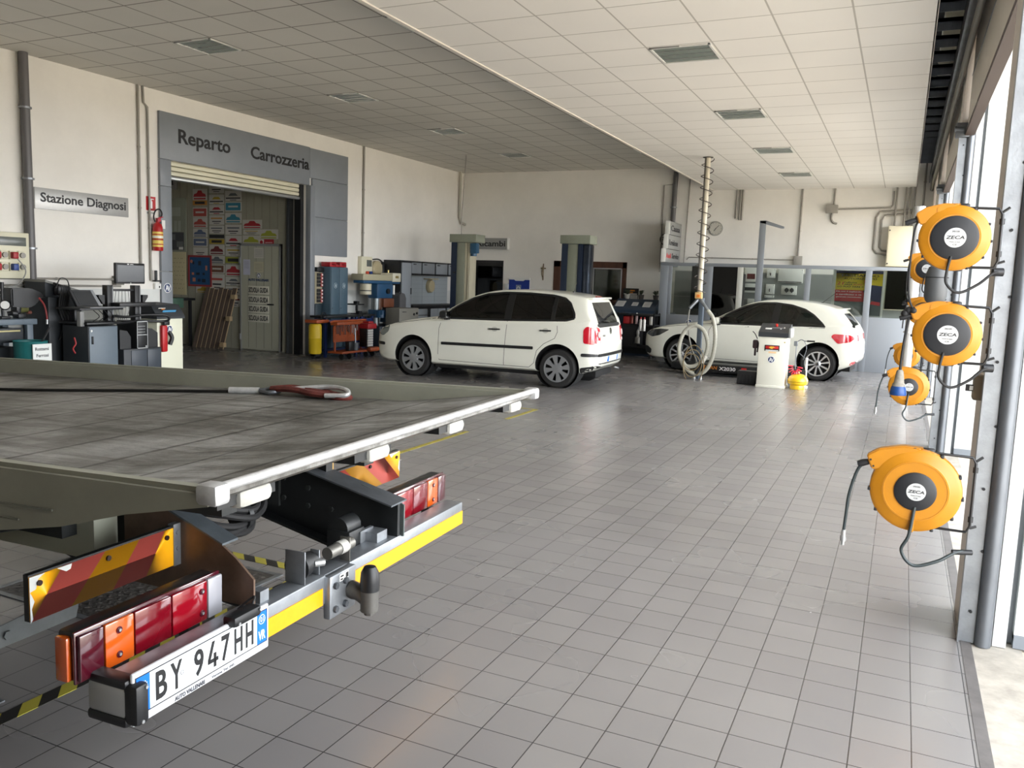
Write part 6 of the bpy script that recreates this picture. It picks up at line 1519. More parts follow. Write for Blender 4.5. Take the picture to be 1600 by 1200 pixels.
for k, (x, z) in enumerate(((-3.55, 3.14), (-3.47, 3.10), (-3.42, 3.10))): conduit([(x, yb, LO), (x, yb, z)], .022 if k else .02, ['left of three short conduits', 'middle of three short conduits', 'right of three short conduits'][k] + ' hanging from the dropped ceiling on the back wall', group='short conduits')
conduit([(-2.16, yb, LO), (-2.16, yb, 2.28)], .02, 'vertical conduit with junction box in the middle of the back wall', boxes=[(-2.24, -2.06, yb - .06, yb + .025, 2.13, 2.33)])
conduit([(-2.22, yb, 2.24), (-4.55, yb, 2.26), (-4.60, yb, 2.2)], .012, 'thin horizontal conduit just above the partition top rail')
conduit([(-1.50, yb, LO), (-1.51, yb, 3.42)], .018, 'conduit dropping from the ceiling into the pale junction box', boxes=[(-1.66, -1.42, yb - .08, yb + .025, 3.25, 3.42)])
conduit([(-1.53, yb, 3.25), (-1.54, yb, 3.14), (-1.50, yb, 3.06), (-1.42, yb, 3.03)], .022, 'short curved tail below the pale junction box', sm=5)
conduit([(-1.42, yb, 3.33), (-.62, yb, 3.35), (-.40, yb, 3.36), (-.36, yb, 3.42), (-.36, yb, 3.70)], .016, 'horizontal conduit from the pale junction box to the right, upper one')
conduit([(-.40, yb, 2.39), (-.60, yb, 2.42), (-.66, yb, 2.5), (-.66, yb, 3.16), (-.6, yb, 3.27), (.33, yb, 3.33)], .022, 'outer conduit loop left of the large cream cabinet')
conduit([(-.40, yb, 2.47), (-.5, yb, 2.48), (-.55, yb, 2.54), (-.55, yb, 3.1), (-.5, yb, 3.20), (.33, yb, 3.26)], .020, 'inner conduit loop left of the large cream cabinet')
for k, x in enumerate((-.30, -.13, -.05, .03, .2)): conduit([(x, yb - .04, 2.97), (x, yb - .04, LO if x < .05 else 4.4)], .020, ['first', 'second', 'third', 'fourth', 'fifth'][k] + ' from the left of five conduits rising from the large cream cabinet', group='conduits above the cream cabinet')
# left wall pipes
xl = WX + .03
conduit([(xl + .055, 7.50, 0), (xl + .055, 7.47, HI)], .058, 'dark vertical drain pipe on the left wall beside the diagnosis sign', 'drain_pipe', mat('drain pipe grey', (98, 96, 96), .45))
conduit([(xl, 9.33, HI), (xl, 9.33, 1.45)], .018, 'vertical conduit on the left wall left of the cladding, left one of the pair')
conduit([(xl, 9.42, HI), (xl, 9.43, 4.05), (xl, 9.50, 4.0), (xl, 9.52, 1.4)], .016, 'vertical conduit on the left wall left of the cladding, right one of the pair')
conduit([(xl, 15.19, HI), (xl, 15.19, 1.98)], .022, 'vertical conduit above the left wall switch panel')
conduit([(xl, 7.05, 4.2), (xl, 7.05, 2.0)], .018, 'vertical conduit at the left edge above the socket panel')
conduit([(WX + .06, 19.45, HI), (WX + .06, 19.45, 3.15), (WX + .07, 19.52, 3.02), (WX + .11, BY - .03, 2.98)], .035, 'pale tube bending at the far left corner of the hall', sm=0, m=mat('pale tube', (170, 166, 154), .5))
conduit([(xl, 7.0, 1.40), (xl, 8.85, 1.41)], .015, 'upper horizontal conduit on the left wall above the diagnostic stations')
conduit([(xl, 7.0, 1.31), (xl, 8.95, 1.31)], .015, 'lower horizontal conduit on the left wall above the diagnostic stations')
# ================================================================== LEFT WALL: DIAGNOSTIC STATIONS AND BENCH
M_slate = mat('slate blue enamel', (98, 110, 120), .45, var=.05)
M_slated = mat('dark slate enamel', (44, 48, 52), .5)
M_screen = mat('dark screen', (48, 50, 52), .25)
# socket panel
t = thing('distribution_box', 'cream distribution panel with red and blue industrial sockets at the left edge', 'socket panel', (WX, 7.2, 1.4))
mb = MB(); mb.bbox(WX, WX + .14, 6.9, 7.43, 1.40, 1.99, .01); mb.build('panel_body', M_cream, t)
mb = MB(); mb.bbox(WX + .14, WX + .15, 6.92, 7.38, 1.82, 1.93, .004); mb.build('breaker_window', mat('smoked window', (96, 100, 96), .25), t)
for j, z in enumerate((1.70, 1.55)):
    for i, y in enumerate((6.95, 7.06, 7.18, 7.30)):
        mb = MB(); mb.bbox(WX + .14, WX + .17, y - .045, y + .045, z - .055, z + .055, .006); mb.build('socket_plate', M_cream, t)
        mb = MB()
        if i in (1, 3): mb.cyl((WX + .17, y, z), (WX + .20, y, z), .035, seg=16); m = M_conduit
        else:
            mb.bbox(WX + .165, WX + .235, y - .04, y + .035, z - .045, z + .04, .012); m = mat('socket blue', (34, 62, 130), .45) if (i == 2 and j == 1) else mat('socket red', (160, 24, 34), .45)
        mb.build('socket', m, t)
mb = MB(); mb.tube([(WX + .22, 7.20, 1.66), (WX + .26, 7.28, 1.52), (WX + .22, 7.27, 1.40), (WX + .2, 7.2, 1.32), (WX + .14, 7.1, 1.29), (WX + .14, 6.9, 1.22)], .008, 8, smooth=6); mb.build('grey_cable', mat('cable grey', (150, 150, 146), .5), t)
# workbench
t = thing('workbench', 'slate blue steel workbench with drawer at the far left edge', 'workbench', (-10.1, 6.7, 0))
mb = MB(); mb.bbox(-10.48, -9.85, 6.0, 7.12, .84, .91, .008); mb.build('bench_top', M_slate, t)
for x in (-10.44, -9.96):
    for y in (6.05, 7.0): mb = MB(); mb.bbox(x, x + .08, y, y + .08, 0, .84, .004); mb.build('leg', M_slate, t)
mb = MB(); mb.bbox(-9.93, -9.89, 6.2, 6.95, .62, .80, .006); mb.bbox(-10.4, -9.92, 6.22, 6.93, .63, .79, .004); dr = mb.build('drawer', M_slated, t)
mb = MB(); mb.bbox(-9.89, -9.87, 6.4, 6.9, .755, .775, .003); mb.build('drawer_handle', mat('pale strip', (190, 180, 130), .5), dr)
mb = MB(); mb.bbox(-10.44, -9.9, 6.1, 7.0, .28, .32, .004); mb.build('lower_shelf', M_slate, t)
o = MB().bbox(-10.3, -9.95, 6.5, 6.9, .32, .56, .01).build('dark_crate', M_slated); tag(o, 'dark crate on the lower shelf of the slate blue workbench', 'crate')
t = thing('bench_vise', 'olive and black bench vise at the right end of the workbench', 'vise', (-10.0, 6.98, .91))
mb = MB(); mb.bbox(-10.1, -9.98, 6.96, 7.06, .91, .97, .01); mb.bbox(-10.1, -9.97, 6.93, 7.00, .97, 1.10, .02); mb.build('jaw_block', M_dark, t)
mb = MB(); mb.cyl((-10.04, 7.0, 1.03), (-10.04, 7.12, 1.02), .06, .035, seg=16); mb.build('gear_housing', mat('olive paint', (92, 92, 52), .45), t)
mb = MB(); mb.cyl((-10.04, 7.12, .98), (-10.04, 7.17, .98), .022, seg=12); mb.tube([(-10.0, 6.95, 1.08), (-10.0, 6.95, 1.24)], .006, 6); mb.tube([(-10.02, 6.9, 1.235), (-10.0, 7.0, 1.24)], .006, 6); mb.build('handle', mat('red brown rod', (110, 62, 50), .5), t)
t = thing('pressure_gauge', 'round white faced pressure gauge on a stand at the left edge of the workbench', 'gauge', (-10.05, 6.78, .91))
mb = MB(); mb.lathe([(0, .03), (.06, .03), (.062, 0), (.055, -.012), (.052, -.004)], (-10.0, 6.80, 1.08), (-.8, .6, 0), 24); mb.cyl((-10.05, 6.8, .91), (-10.05, 6.8, 1.30), .016); mb.bbox(-10.1, -9.98, 6.74, 6.86, .91, .94, .01); mb.cyl((-10.05, 6.8, 1.28), (-10.05, 6.8, 1.36), .025); mb.cyl((-10.07, 6.72, .98), (-10.07, 6.72, 1.2), .02); mb.build('stand_body', M_dark, t)
mb = MB(); n_ = Vector((.8, -.6, 0)); c_ = Vector((-10.0, 6.80, 1.08)); mb.cyl(c_ + n_ * .004, c_ + n_ * .010, .05, seg=24); mb.build('gauge_face', M_white, t)
mb = MB(); mb.tube([(-10.02, 6.84, .97), (-9.98, 6.9, .98), (-10.0, 6.95, .96)], [.03, .045, .02], 10, smooth=4); mb.build('black_handle', M_dark, t)
# hanging black hood with red hose
t = thing('suction_hood', 'black scoop shaped extraction hood with red hose hanging over the workbench', 'hood', (-10.1, 7.1, 1.1))
mb = MB(); mb.prism([(6.86, 1.06), (6.86, 1.29), (7.12, 1.29), (7.28, 1.23), (7.31, 1.17), (7.24, 1.17), (7.2, 1.09), (7.1, 1.04)], 'yz', -10.16, -9.95); bmesh.ops.bevel(mb.bm, geom=mb.bm.edges[:], offset=.015, segments=2, affect='EDGES'); mb.build('hood_shell', M_dark, t)
mb = MB(); mb.box(WX, -10.15, 7.0, 7.04, 1.2, 1.24); mb.build('arm', M_dark, t)
mb = MB(); mb.tube([(-9.95, 7.22, 1.17), (-9.95, 7.29, 1.08), (-9.95, 7.32, .96), (-9.95, 7.325, .88)], .011, 8, smooth=5); mb.m(1).cyl((-9.95, 7.325, .89), (-9.95, 7.325, .83), .016, seg=10); mb.build('red_hose', [mat('worn red hose', (150, 52, 52), .5), M_alu], t)
t = thing('scrap_bin', 'teal metal scrap bin with handwritten white label by the drain pipe', 'bin', (-9.62, 6.85, 0))
mb = MB(); mb.lathe([(0, 0), (.17, 0), (.19, .65), (.195, .66), (.18, .65), (.16, .02), (0, .02)], (-9.62, 6.85, 0), (0, 0, 1), 32); mb.build('bin_body', mat('teal paint', (28, 104, 104), .45, var=.1), t)
mb = MB(); mb.box(-9.435, -9.425, 6.74, 6.99, .42, .63); mb.build('label_sheet', mat('label white', (218, 220, 216), .6), t)
mb = MB(); mb.text('Rottami', (-9.425, 6.77, .55), (0, 1, 0), (0, 0, 1), w=.18, h=.04, d=.001, bold=True); mb.text('Ferrosi', (-9.425, 6.785, .47), (0, 1, 0), (0, 0, 1), w=.16, h=.04, d=.001, bold=True); mb.build('lettering', M_lettk, t)
mb = MB(); mb.tube([(-9.6, 6.9, .5), (-9.53, 7.05, .82)], [.008, .016], 8); mb.build('scrap_rod', M_dark, t)
# diagnostic tower against wall (dark machine with sloped top)
t = thing('test_machine', 'dark upright test machine with sloped grey top against the left wall', 'machine', (-10.15, 7.6, 0))
mb = MB(); mb.bbox(-10.45, -9.95, 7.35, 7.85, 0, 1.18, .02); mb.prism([(7.35, 1.18), (7.85, 1.18), (7.85, 1.24), (7.35, 1.37)], 'yz', -10.4, -10.0); mb.build('machine_body', M_slated, t)
mb = MB(); mb.prism([(7.33, 1.37), (7.33, 1.40), (7.87, 1.26), (7.87, 1.23)], 'yz', -10.42, -9.97); mb.build('sloped_top', mat('mid grey lid', (120, 120, 114), .5), t)
for k in range(5):
    mb = MB(); y = 7.42 + .03 * k; mb.tube([(-9.93, y, 1.36 - .02 * k), (-9.85, y + .05, 1.30), (-9.86, y + .02, 1.05), (-9.88, y + .10, .80 + .03 * k), (-9.9, y + .04, .62)], .014, 6, smooth=5); mb.build('hanging_cable', M_rubber, t)
mb = MB(); mb.tube([(-9.86, 7.40, 1.30), (-9.84, 7.45, 1.42), (-9.84, 7.55, 1.40), (-9.86, 7.60, 1.28)], .008, 6, smooth=5); mb.bbox(-9.95, -9.84, 7.42, 7.58, 1.2, 1.34, .04); mb.build('black_harness', M_dark, t)
# diagnostic station 1
X0, X1 = -9.80, -9.32
t = thing('diagnostic_station', 'slate grey diagnostic cabinet with tilted monitor, left of the two stations', 'diagnostic station', (-9.55, 7.65, 0), group=None)
mb = MB(); mb.bbox(X0, X1, 7.43, 7.88, .06, .83, .008); mb.build('cabinet', M_slated, t)
mb = MB(); mb.bbox(X1, X1 + .012, 7.44, 7.87, .08, .82, .004); dd = mb.build('cabinet_door', M_slate, t)
mb = MB(); mb.bbox(X1 + .012, X1 + .03, 7.47, 7.49, .60, .70, .004); mb.m(1).cyl((X1 + .01, 7.47, .77), (X1 + .018, 7.47, .77), .014, seg=12); mb.build('handle', [M_dark, M_white], dd)
mb = MB(); mb.bbox(X0, X1 + .05, 7.38, 7.90, .85, .88, .006); mb.bbox(X0 + .05, X0 + .15, 7.5, 7.6, .88, 1.05, .01); mb.bbox(X0 + .02, X1 + .0, 7.32, 7.98, 1.035, 1.06, .006); mb.build('shelf', M_dark, t)
mb = MB(); mb.bbox(X1 - .02, X1 + .03, 7.45, 8.0, 1.06, 1.075, .004); mb.build('keyboard', mat('keyboard grey', (120, 122, 124), .5), t)
MM = Matrix.Translation((-9.5, 7.58, 1.075)) @ Matrix.Rotation(math.radians(-14), 4, 'Y')
mb = MB(); mb.prism([(-.17, 0), (.20, 0), (.10, .21), (-.24, .21)], 'yz', -.02, .02, M=MM); mb.build('monitor', M_dark, t)
mb = MB(); mb.prism([(-.13, .015), (.15, .015), (.07, .19), (-.20, .19)], 'yz', .0205, .024, M=MM); mb.m(1).prism([(.15, .0), (.20, .0), (.10, .21), (.06, .21)], 'yz', .0205, .026, M=MM); mb.build('screen', [M_screen, mat('bezel grey', (130, 132, 134), .4)], t)
for k in range(4):
    mb = MB(); mb.tube([(-9.36, 7.55 + .08 * k, 1.03), (-9.34, 7.62 + .07 * k, .95), (-9.36, 7.54 + .09 * k, .89)], .005, 6, smooth=5); mb.build('loose_cable', M_rubber, t)
mb = MB(); mb.bbox(-9.40, -9.33, 7.33, 7.39, .83, 1.02, .006); mb.build('handset', mat('handset grey', (130, 130, 128), .5), t)
mb = MB(); mb.tube([(-9.31, 7.22, .70), (-9.31, 7.24, .62), (-9.31, 7.20, .56), (-9.31, 7.23, .50)], .010, 6, smooth=4); mb.build('red_cable_tie', mat('red plastic', (150, 26, 28), .5), t)
# diagnostic station 2
t = thing('monitor_stand', 'black rolling stand with large flat monitor and computer tower', 'diagnostic station', (-9.5, 8.15, 0))
for y in (7.90, 8.35): mb = MB(); mb.bbox(-9.62, -9.52, y, y + .09, .12, 1.35, .006); mb.m(1).bbox(-9.52, -9.515, y + .07, y + .09, .15, 1.33, .002); mb.build('upright', [M_dark, mat('edge grey', (110, 112, 114), .4)], t)
mb = MB(); mb.bbox(-9.46, -9.41, 7.95, 8.425, 1.375, 1.65, .01); mb.build('monitor', M_dark, t)
mb = MB(); mb.box(-9.41, -9.407, 7.97, 8.405, 1.40, 1.62); mb.build('screen', M_screen, t)
mb = MB(); mb.box(-9.409, -9.406, 8.13, 8.16, 1.628, 1.64).box(-9.409, -9.406, 8.18, 8.23, 1.628, 1.636).box(-9.409, -9.406, 8.175, 8.19, 1.38, 1.388); mb.build('monitor_marks', M_lettw, t)
mb = MB(); mb.bbox(-9.6, -9.35, 7.95, 8.55, 1.07, 1.12, .006); mb.bbox(-9.6, -9.54, 7.9, 8.43, 1.27, 1.30, .004); mb.build('shelf', M_dark, t)
mb = MB(); mb.tube([(-9.3, 7.93, .86), (-9.28, 7.80, .88), (-9.28, 7.78, .93), (-9.35, 7.86, .95), (-9.4, 8.1, .93), (-9.4, 8.4, .95), (-9.3, 8.68, .94), (-9.27, 8.70, .88), (-9.33, 8.62, .86), (-9.4, 8.3, .87)], .018, 8, smooth=5, closed=True); mb.build('push_handle', M_dark, t)
for y, s in ((7.84, -1), (8.46, 1)): mb = MB(); mb.prism([(y, 1.22), (y + s * .09, 1.22), (y + s * .09, 1.19), (y + s * .02, 1.10), (y, 1.10)], 'yz', -9.6, -9.5); mb.build('hook_arm', M_dark, t)
mb = MB(); mb.bbox(-9.7, -9.33, 7.98, 8.62, .10, .50, .01); mb.build('base_cabinet', M_slated, t)
for a, b in ((8.10, 8.36), (8.37, 8.60)): mb = MB(); mb.bbox(-9.33, -9.32, a, b, .22, .48, .004); mb.build('drawer', mat('drawer slate', (62, 68, 76), .45), t)
mb = MB(); mb.prism([(7.98, .5), (8.16, .5), (8.16, .66), (8.10, .74), (7.98, .76)], 'yz', -9.7, -9.4); mb.prism([(8.40, .5), (8.62, .5), (8.62, .70), (8.52, .76), (8.40, .76)], 'yz', -9.7, -9.4); mb.build('side_bin', M_dark, t)
mb = MB(); mb.bbox(-9.72, -9.33, 8.20, 8.38, .50, .87, .008); pc = mb.build('computer_tower', M_dark, t)
mb = MB(); fx = -9.33
for a, b, c, d in ((8.20, 8.38, .50, .51), (8.20, 8.38, .86, .87), (8.20, 8.207, .5, .87), (8.373, 8.38, .5, .87), (8.21, 8.37, .68, .688)): mb.box(fx, fx + .006, a, b, c, d)
for z in (.72, .76, .80): mb.box(fx, fx + .004, 8.22, 8.34, z, z + .004)
mb.box(fx, fx + .006, 8.34, 8.365, .515, .535); mb.build('front_trim', M_alu, pc)
mb = MB(); mb.tube([(-9.6, 8.1, .06), (-9.3, 8.2, .10), (-9.2, 8.5, .12), (-9.18, 8.75, .10)], [.03, .035, .035, .025], 10, smooth=5); mb.tube([(-9.6, 8.3, .06), (-9.3, 8.0, .06)], .03, 8); mb.build('foot', M_dark, t)
for (x, y) in ((-9.18, 8.75), (-9.28, 7.98), (-9.62, 8.5)): mb = MB(); mb.cyl((x, y - .02, .045), (x, y + .02, .045), .045, seg=16); mb.build('castor', M_rubber, t)
for k in range(5):
    mb = MB(); mb.tube([(-9.62, 8.12 + .05 * k, 1.28), (-9.6, 8.08 + .06 * k, 1.05), (-9.62, 8.16 + .03 * k, .88)], .005, 6, smooth=5); mb.build('rear_cable', mat('cable grey', (150, 150, 146), .5), t)
# white emission machine
t = thing('emission_tester', 'cream white cabinet with dark top, blue display and red gun hanging on its front', 'machine', (-9.6, 8.8, 0))
mb = MB(); mb.bbox(-9.95, -9.42, 8.46, 8.93, .03, .885, .008); mb.build('cabinet', mat('pale cream enamel', (226, 226, 204), .4), t)
mb = MB(); mb.prism([(-9.95, .885), (-9.40, .885), (-9.40, .92), (-9.52, 1.08), (-9.95, 1.10)], 'xz', 8.44, 8.95); mb.build('top_console', M_slated, t)
A_ = Matrix.Translation((-9.455, 8.70, .995)) @ Matrix.Rotation(math.atan2(.12, .16), 4, 'Y')
mb = MB(); mb.bbox(.0, .008, -.12, .12, -.035, .035, .003, M=A_ @ Matrix.Translation((.012, 0, -.01))); mb.build('blue_display', mat('display blue', (86, 160, 206), .3), t)
mb = MB(); mb.box(.01, .016, -.22, -.10, .055, .068, M=A_); mb.m(1).box(.01, .016, -.16, -.10, .035, .05, M=A_); mb.build('buttons', [M_white, mat('print orange', (206, 120, 30), .5)], t)
mb = MB(); mb.bbox(-9.42, -9.36, 8.50, 8.60, .42, .80, .02); mb.build('red_gun', mat('gun red', (180, 24, 30), .4), t)
mb = MB(); mb.bbox(-9.40, -9.34, 8.52, 8.62, .80, .86, .01); mb.tube([(-9.36, 8.62, .70), (-9.35, 8.66, .62), (-9.36, 8.63, .52)], .03, 10, smooth=4); mb.build('gun_parts', M_dark, t)
mb = MB(); av_logo(mb, (-9.42, 8.685, .735), .055, (0, 1, 0), (0, 0, 1)); mb.build('round_badge', LOGO, t)
mb = MB(); mb.bbox(-9.96, -9.40, 8.44, 8.94, .0, .03, .004); mb.build('plinth', M_dark, t)
t.location.y += .17
# wall bits
t = thing('wall_socket_box', 'grey conduit box on the left wall just left of the large monitor', 'box', (WX, 8.9, 1.38))
mb = MB(); mb.bbox(WX, WX + .09, 8.82, 8.97, 1.33, 1.46, .008); mb.m(1).bbox(WX + .09, WX + .10, 8.88, 8.96, 1.35, 1.44, .004); mb.build('box_body', [mat('box grey', (126, 124, 116), .5), M_dark], t)
t = thing('cordless_phone', 'black cordless phone on a small white wall bracket right of the monitor', 'phone', (WX, 9.62, 1.4))
mb = MB(); mb.bbox(WX + .05, WX + .08, 9.56, 9.60, 1.40, 1.56, .008, M=None); mb.bbox(WX + .03, WX + .10, 9.55, 9.66, 1.385, 1.41, .006); mb.build('handset', M_dark, t)
mb = MB(); mb.bbox(WX, WX + .05, 9.58, 9.70, 1.27, 1.36, .006); mb.m(1).box(WX + .05, WX + .052, 9.65, 9.67, 1.29, 1.32); mb.build('bracket', [M_white, M_dark], t)
t = thing('fire_extinguisher', 'red fire extinguisher with yellow label and black hose hanging on the left wall', 'fire extinguisher', (WX + .09, 9.58, 1.85))
ex, ey = WX + .095, 9.60
mb = MB(); mb.lathe([(0, 0), (.07, 0), (.078, .015), (.078, .36), (.065, .40), (.03, .43), (.028, .46), (0, .46)], (ex, ey, 1.86), (0, 0, 1), 28); mb.build('cylinder', mat('extinguisher red', (172, 20, 26), .3, coat=.6), t)
mb = MB(); mb.lathe([(.0790, .06), (.0795, .06), (.0795, .29), (.0790, .29)], (ex, ey, 1.86), (0, 0, 1), 28); mb.m(1)
for z in (.09, .16, .17, .24): mb.lathe([(.0797, z), (.0802, z), (.0802, z + .018), (.0797, z + .018)], (ex, ey, 1.86), (0, 0, 1), 28)
mb.m(2).lathe([(.0797, .195), (.0803, .195), (.0803, .225), (.0797, .225)], (ex, ey, 1.86), (0, 0, 1), 28); mb.build('label_band', [mat('label yellow', (226, 200, 96), .5), mat('label red', (176, 60, 40), .5), M_white], t)
mb = MB(); mb.bbox(ex - .02, ex + .04, ey - .025, ey + .035, 2.30, 2.36, .008); mb.tube([(ex + .01, ey, 2.36), (ex + .03, ey + .08, 2.38)], .008, 6); mb.build('valve_handle', mat('handle red', (176, 44, 60), .4), t)
mb = MB(); mb.tube([(ex, ey + .03, 2.33), (ex + .02, ey + .07, 2.42), (ex + .02, ey + .03, 2.49), (ex + .02, ey - .05, 2.47), (ex + .02, ey - .09, 2.38), (ex + .01, ey - .06, 2.30)], .011, 8, smooth=6); mb.build('hose', M_rubber, t)
mb = MB(); mb.box(ex + .06, ex + .065, ey + .03, ey + .09, 2.20, 2.33); mb.build('inspection_tag', M_white, t)
# ================================================================== LEFT WALL, BEYOND THE OPENING
M_teal = mat('locker blue grey', (70, 92, 106), .45, var=.05)
t = thing('locker', 'blue grey double locker with two round badges beside the body shop opening', 'locker', (-10.3, 13.85, 0))
mb = MB(); mb.bbox(-10.51, -10.22, 13.69, 14.26, .0, 1.735, .006); mb.build('carcass', M_teal, t)
for i, (a, b) in enumerate(((13.70, 13.97), (13.98, 14.25))):
    mb = MB(); mb.bbox(-10.22, -10.205, a, b, .04, 1.72, .003); dd = mb.build('locker_door', M_teal, t)
    mb = MB(); av_logo(mb, (-10.204, (a + b) / 2, 1.37), .055, (0, 1, 0), (0, 0, 1)); mb.build('round_badge', [M_teal, mat('pale print', (170, 184, 190), .5)], dd)
    mb = MB(); mb.cyl((-10.205, a + .04, .92), (-10.195, a + .04, .92), .008, seg=8); mb.build('lock', M_dark, dd)
for k, (y0, y1, z0, z1) in enumerate(((13.70, 13.90, 1.735, 1.83), (13.91, 14.02, 1.735, 1.79), (14.03, 14.25, 1.735, 1.84))):
    t = thing('tool_case', ['red tool case on top of the locker, left one', 'small flat red tool case on top of the locker, middle one', 'red tool case on top of the locker, right one'][k], 'case', (-10.35, (y0 + y1) / 2, z0), group='red cases on the locker')
    mb = MB(); mb.bbox(-10.46, -10.24, y0, y1, z0 + .001, z1, .012); mb.build('case_body', mat('case red', (158, 26, 34), .45), t)
    mb = MB(); mb.tube([(-10.24, y0 + .06, z0 + .05), (-10.21, y0 + .07, z0 + .05), (-10.21, y1 - .07, z0 + .05), (-10.24, y1 - .06, z0 + .05)], .006, 6); mb.build('case_handle', M_dark, t)
t = thing('drawer_rack', 'beige small parts rack with red and black bins between cladding post and locker', 'rack', (-10.48, 13.6, 1.0))
mb = MB(); mb.box(-10.53 + .001, -10.41, 13.445, 13.68, 1.01, 1.62); mb.build('rack_case', mat('rack beige', (150, 142, 118), .5), t)
for u in (0, 1):
    for k in range(4):
        z = 1.03 + u * .31 + k * .068
        mb = MB(); mb.bbox(-10.41, -10.385, 13.50, 13.60, z, z + .06, .004); mb.m(1).bbox(-10.41, -10.38, 13.60, 13.67, z, z + .055, .004).m(2).box(-10.38, -10.378, 13.62, 13.66, z + .015, z + .045); mb.build('bin', [M_dark, mat('case red', (158, 26, 34), .45), M_white], t)
o = MB().bbox(-10.52, -10.40, 13.45, 13.68, 0, 1.0, .006).build('side_cupboard', mat('dark teal', (34, 50, 58), .5)); tag(o, 'dark teal cupboard under the small parts rack', 'cupboard')
o = MB().bbox(-10.52, -10.36, 13.46, 13.68, 1.63, 1.72, .01).build('black_case', M_dark); tag(o, 'black flat case on top of the small parts rack', 'case')
# long bench with navy frame
t = thing('long_bench', 'long dark bench with navy blue steel frame behind the orange tool trolley', 'workbench', (-10.1, 14.8, 0))
mb = MB(); mb.bbox(-10.18, -9.85, 13.0, 14.25, .76, .80, .005); mb.bbox(-10.5, -9.85, 14.28, 14.72, .76, .80, .005); mb.build('bench_top', M_dark, t)
mb = MB()
for y in (13.1, 14.1, 14.28, 14.66): mb.bbox(-9.93, -9.88, y, y + .05, 0, .76, .004); mb.bbox(-10.15, -10.10, y, y + .05, 0, .76, .004)
mb.bbox(-9.93, -9.88, 13.1, 14.7, .66, .72, .004); mb.bbox(-9.93, -9.88, 14.1, 14.7, .40, .44, .004); mb.bbox(-10.1, -9.9, 13.15, 14.7, .12, .15, .004); mb.build('frame', mat('navy frame', (26, 44, 92), .4), t)
o = MB().bbox(-10.08, -9.95, 14.35, 14.64, .151, .50, .02).build('blue_drum', mat('blue drum', (30, 56, 104), .4)); tag(o, 'blue box on the lower shelf of the long navy framed bench', 'box')
t = thing('small_vise', 'small dark vise on a tray on the long bench left of the drill press', 'vise', (-10.1, 14.4, .8))
mb = MB(); mb.bbox(-10.2, -10.0, 14.36, 14.62, .80, .815, .004); mb.bbox(-10.14, -10.04, 14.44, 14.54, .815, .86, .01); mb.bbox(-10.3, -10.05, 14.33, 14.62, .98, 1.005, .004); mb.bbox(-10.2, -10.1, 14.44, 14.52, 1.0, 1.06, .01); mb.bbox(-10.16, -10.12, 14.46, 14.5, .86, .98, .004); mb.build('vise_body', M_dark, t)
# orange tool trolley
t = thing('tool_trolley', 'orange wheeled tool trolley hung with hammers and pliers in front of the bench', 'trolley', (-9.55, 13.4, 0))
M_or = mat('rusty orange paint', (158, 74, 34), .5, var=.25, vscale=8)
mb = MB(); mb.bbox(-9.72, -9.38, 12.95, 14.05, .11, .15, .008); mb.bbox(-9.40, -9.28, 13.75, 14.08, .11, .20, .05); mb.build('base_tray', M_or, t)
mb = MB(); mb.box(-9.60, -9.58, 12.95, 13.9, .32, .62); mb.tube([(-9.59, 12.85, .70), (-9.55, 12.9, .72), (-9.55, 13.95, .72), (-9.59, 14.0, .70)], .02, 8); mb.bbox(-9.66, -9.5, 12.95, 13.9, .64, .70, .01); mb.tube([(-9.59, 13.0, .15), (-9.59, 13.0, .66)], .02, 8); mb.tube([(-9.59, 13.85, .15), (-9.59, 13.85, .66)], .02, 8); mb.build('rack_panel', M_or, t)
for i, y in enumerate((13.0, 13.25, 13.8, 14.02)):
    mb = MB(); mb.cyl((-9.42, y - .025, .055), (-9.42, y + .025, .055), .055, seg=18); mb.m(1).cyl((-9.42, y, .10), (-9.42, y, .12), .02); mb.build('castor', [M_rubber, M_galv], t)
random.seed(11)
for k in range(15):
    y = 13.0 + k * .055; x = -9.555; l = random.uniform(.12, .26); z = .66
    mb = MB(); c = random.choice([(150, 30, 30), (40, 40, 42), (150, 150, 150), (120, 60, 40), (60, 62, 66)])
    mb.tube([(x, y, z), (x + .01, y + random.uniform(-.01, .01), z - l)], .009, 6); mb.m(1).bbox(x - .02, x + .02, y - .022, y + .022, z - .01, z + .025, .004)
    o = mb.build(random.choice(['hammer', 'pliers', 'wrench', 'screwdriver']), [mat('tool %d%d%d' % c, c, .4), M_galvd])
    nm = o.name.split('.')[0]
    tag(o, 'hand tool hanging in the row on the orange tool trolley rack', 'tool', 'hand tools on the orange trolley')
o = MB().tube([(-9.42, 13.42, .16), (-9.44, 13.44, .58)], .013, 8).build('pry_bar', M_galv); tag(o, 'long pale steel bar standing upright in the orange tool trolley', 'bar')
t = thing('metal_bucket', 'small grey bucket on the base tray of the orange tool trolley', 'bucket', (-9.47, 13.45, .15)); mb = MB(); mb.lathe([(0, 0), (.07, 0), (.09, .15), (.085, .15), (.065, .01), (0, .01)], (-9.46, 13.46, .152), (0, 0, 1), 20); mb.build('bucket', M_galvd, t)
t = thing('socket_case', 'red and white stacked socket drawer case at the right end of the orange trolley', 'case', (-9.4, 13.87, .2))
mb = MB(); mb.bbox(-9.52, -9.36, 13.72, 13.92, .20, .56, .006); mb.build('drawer_case', M_dark, t)
for k in range(7): mb = MB(); mb.bbox(-9.36, -9.34, 13.73, 13.91, .215 + k * .048, .255 + k * .048, .004); mb.build('drawer', mat('drawer pale', (206, 204, 200), .45), t)
mb = MB(); mb.bbox(-9.53, -9.32, 13.70, 14.0, .56, .66, .01); mb.bbox(-9.50, -9.36, 13.78, 13.95, .66, .70, .01); mb.build('red_top', mat('case red', (158, 26, 34), .45), t)
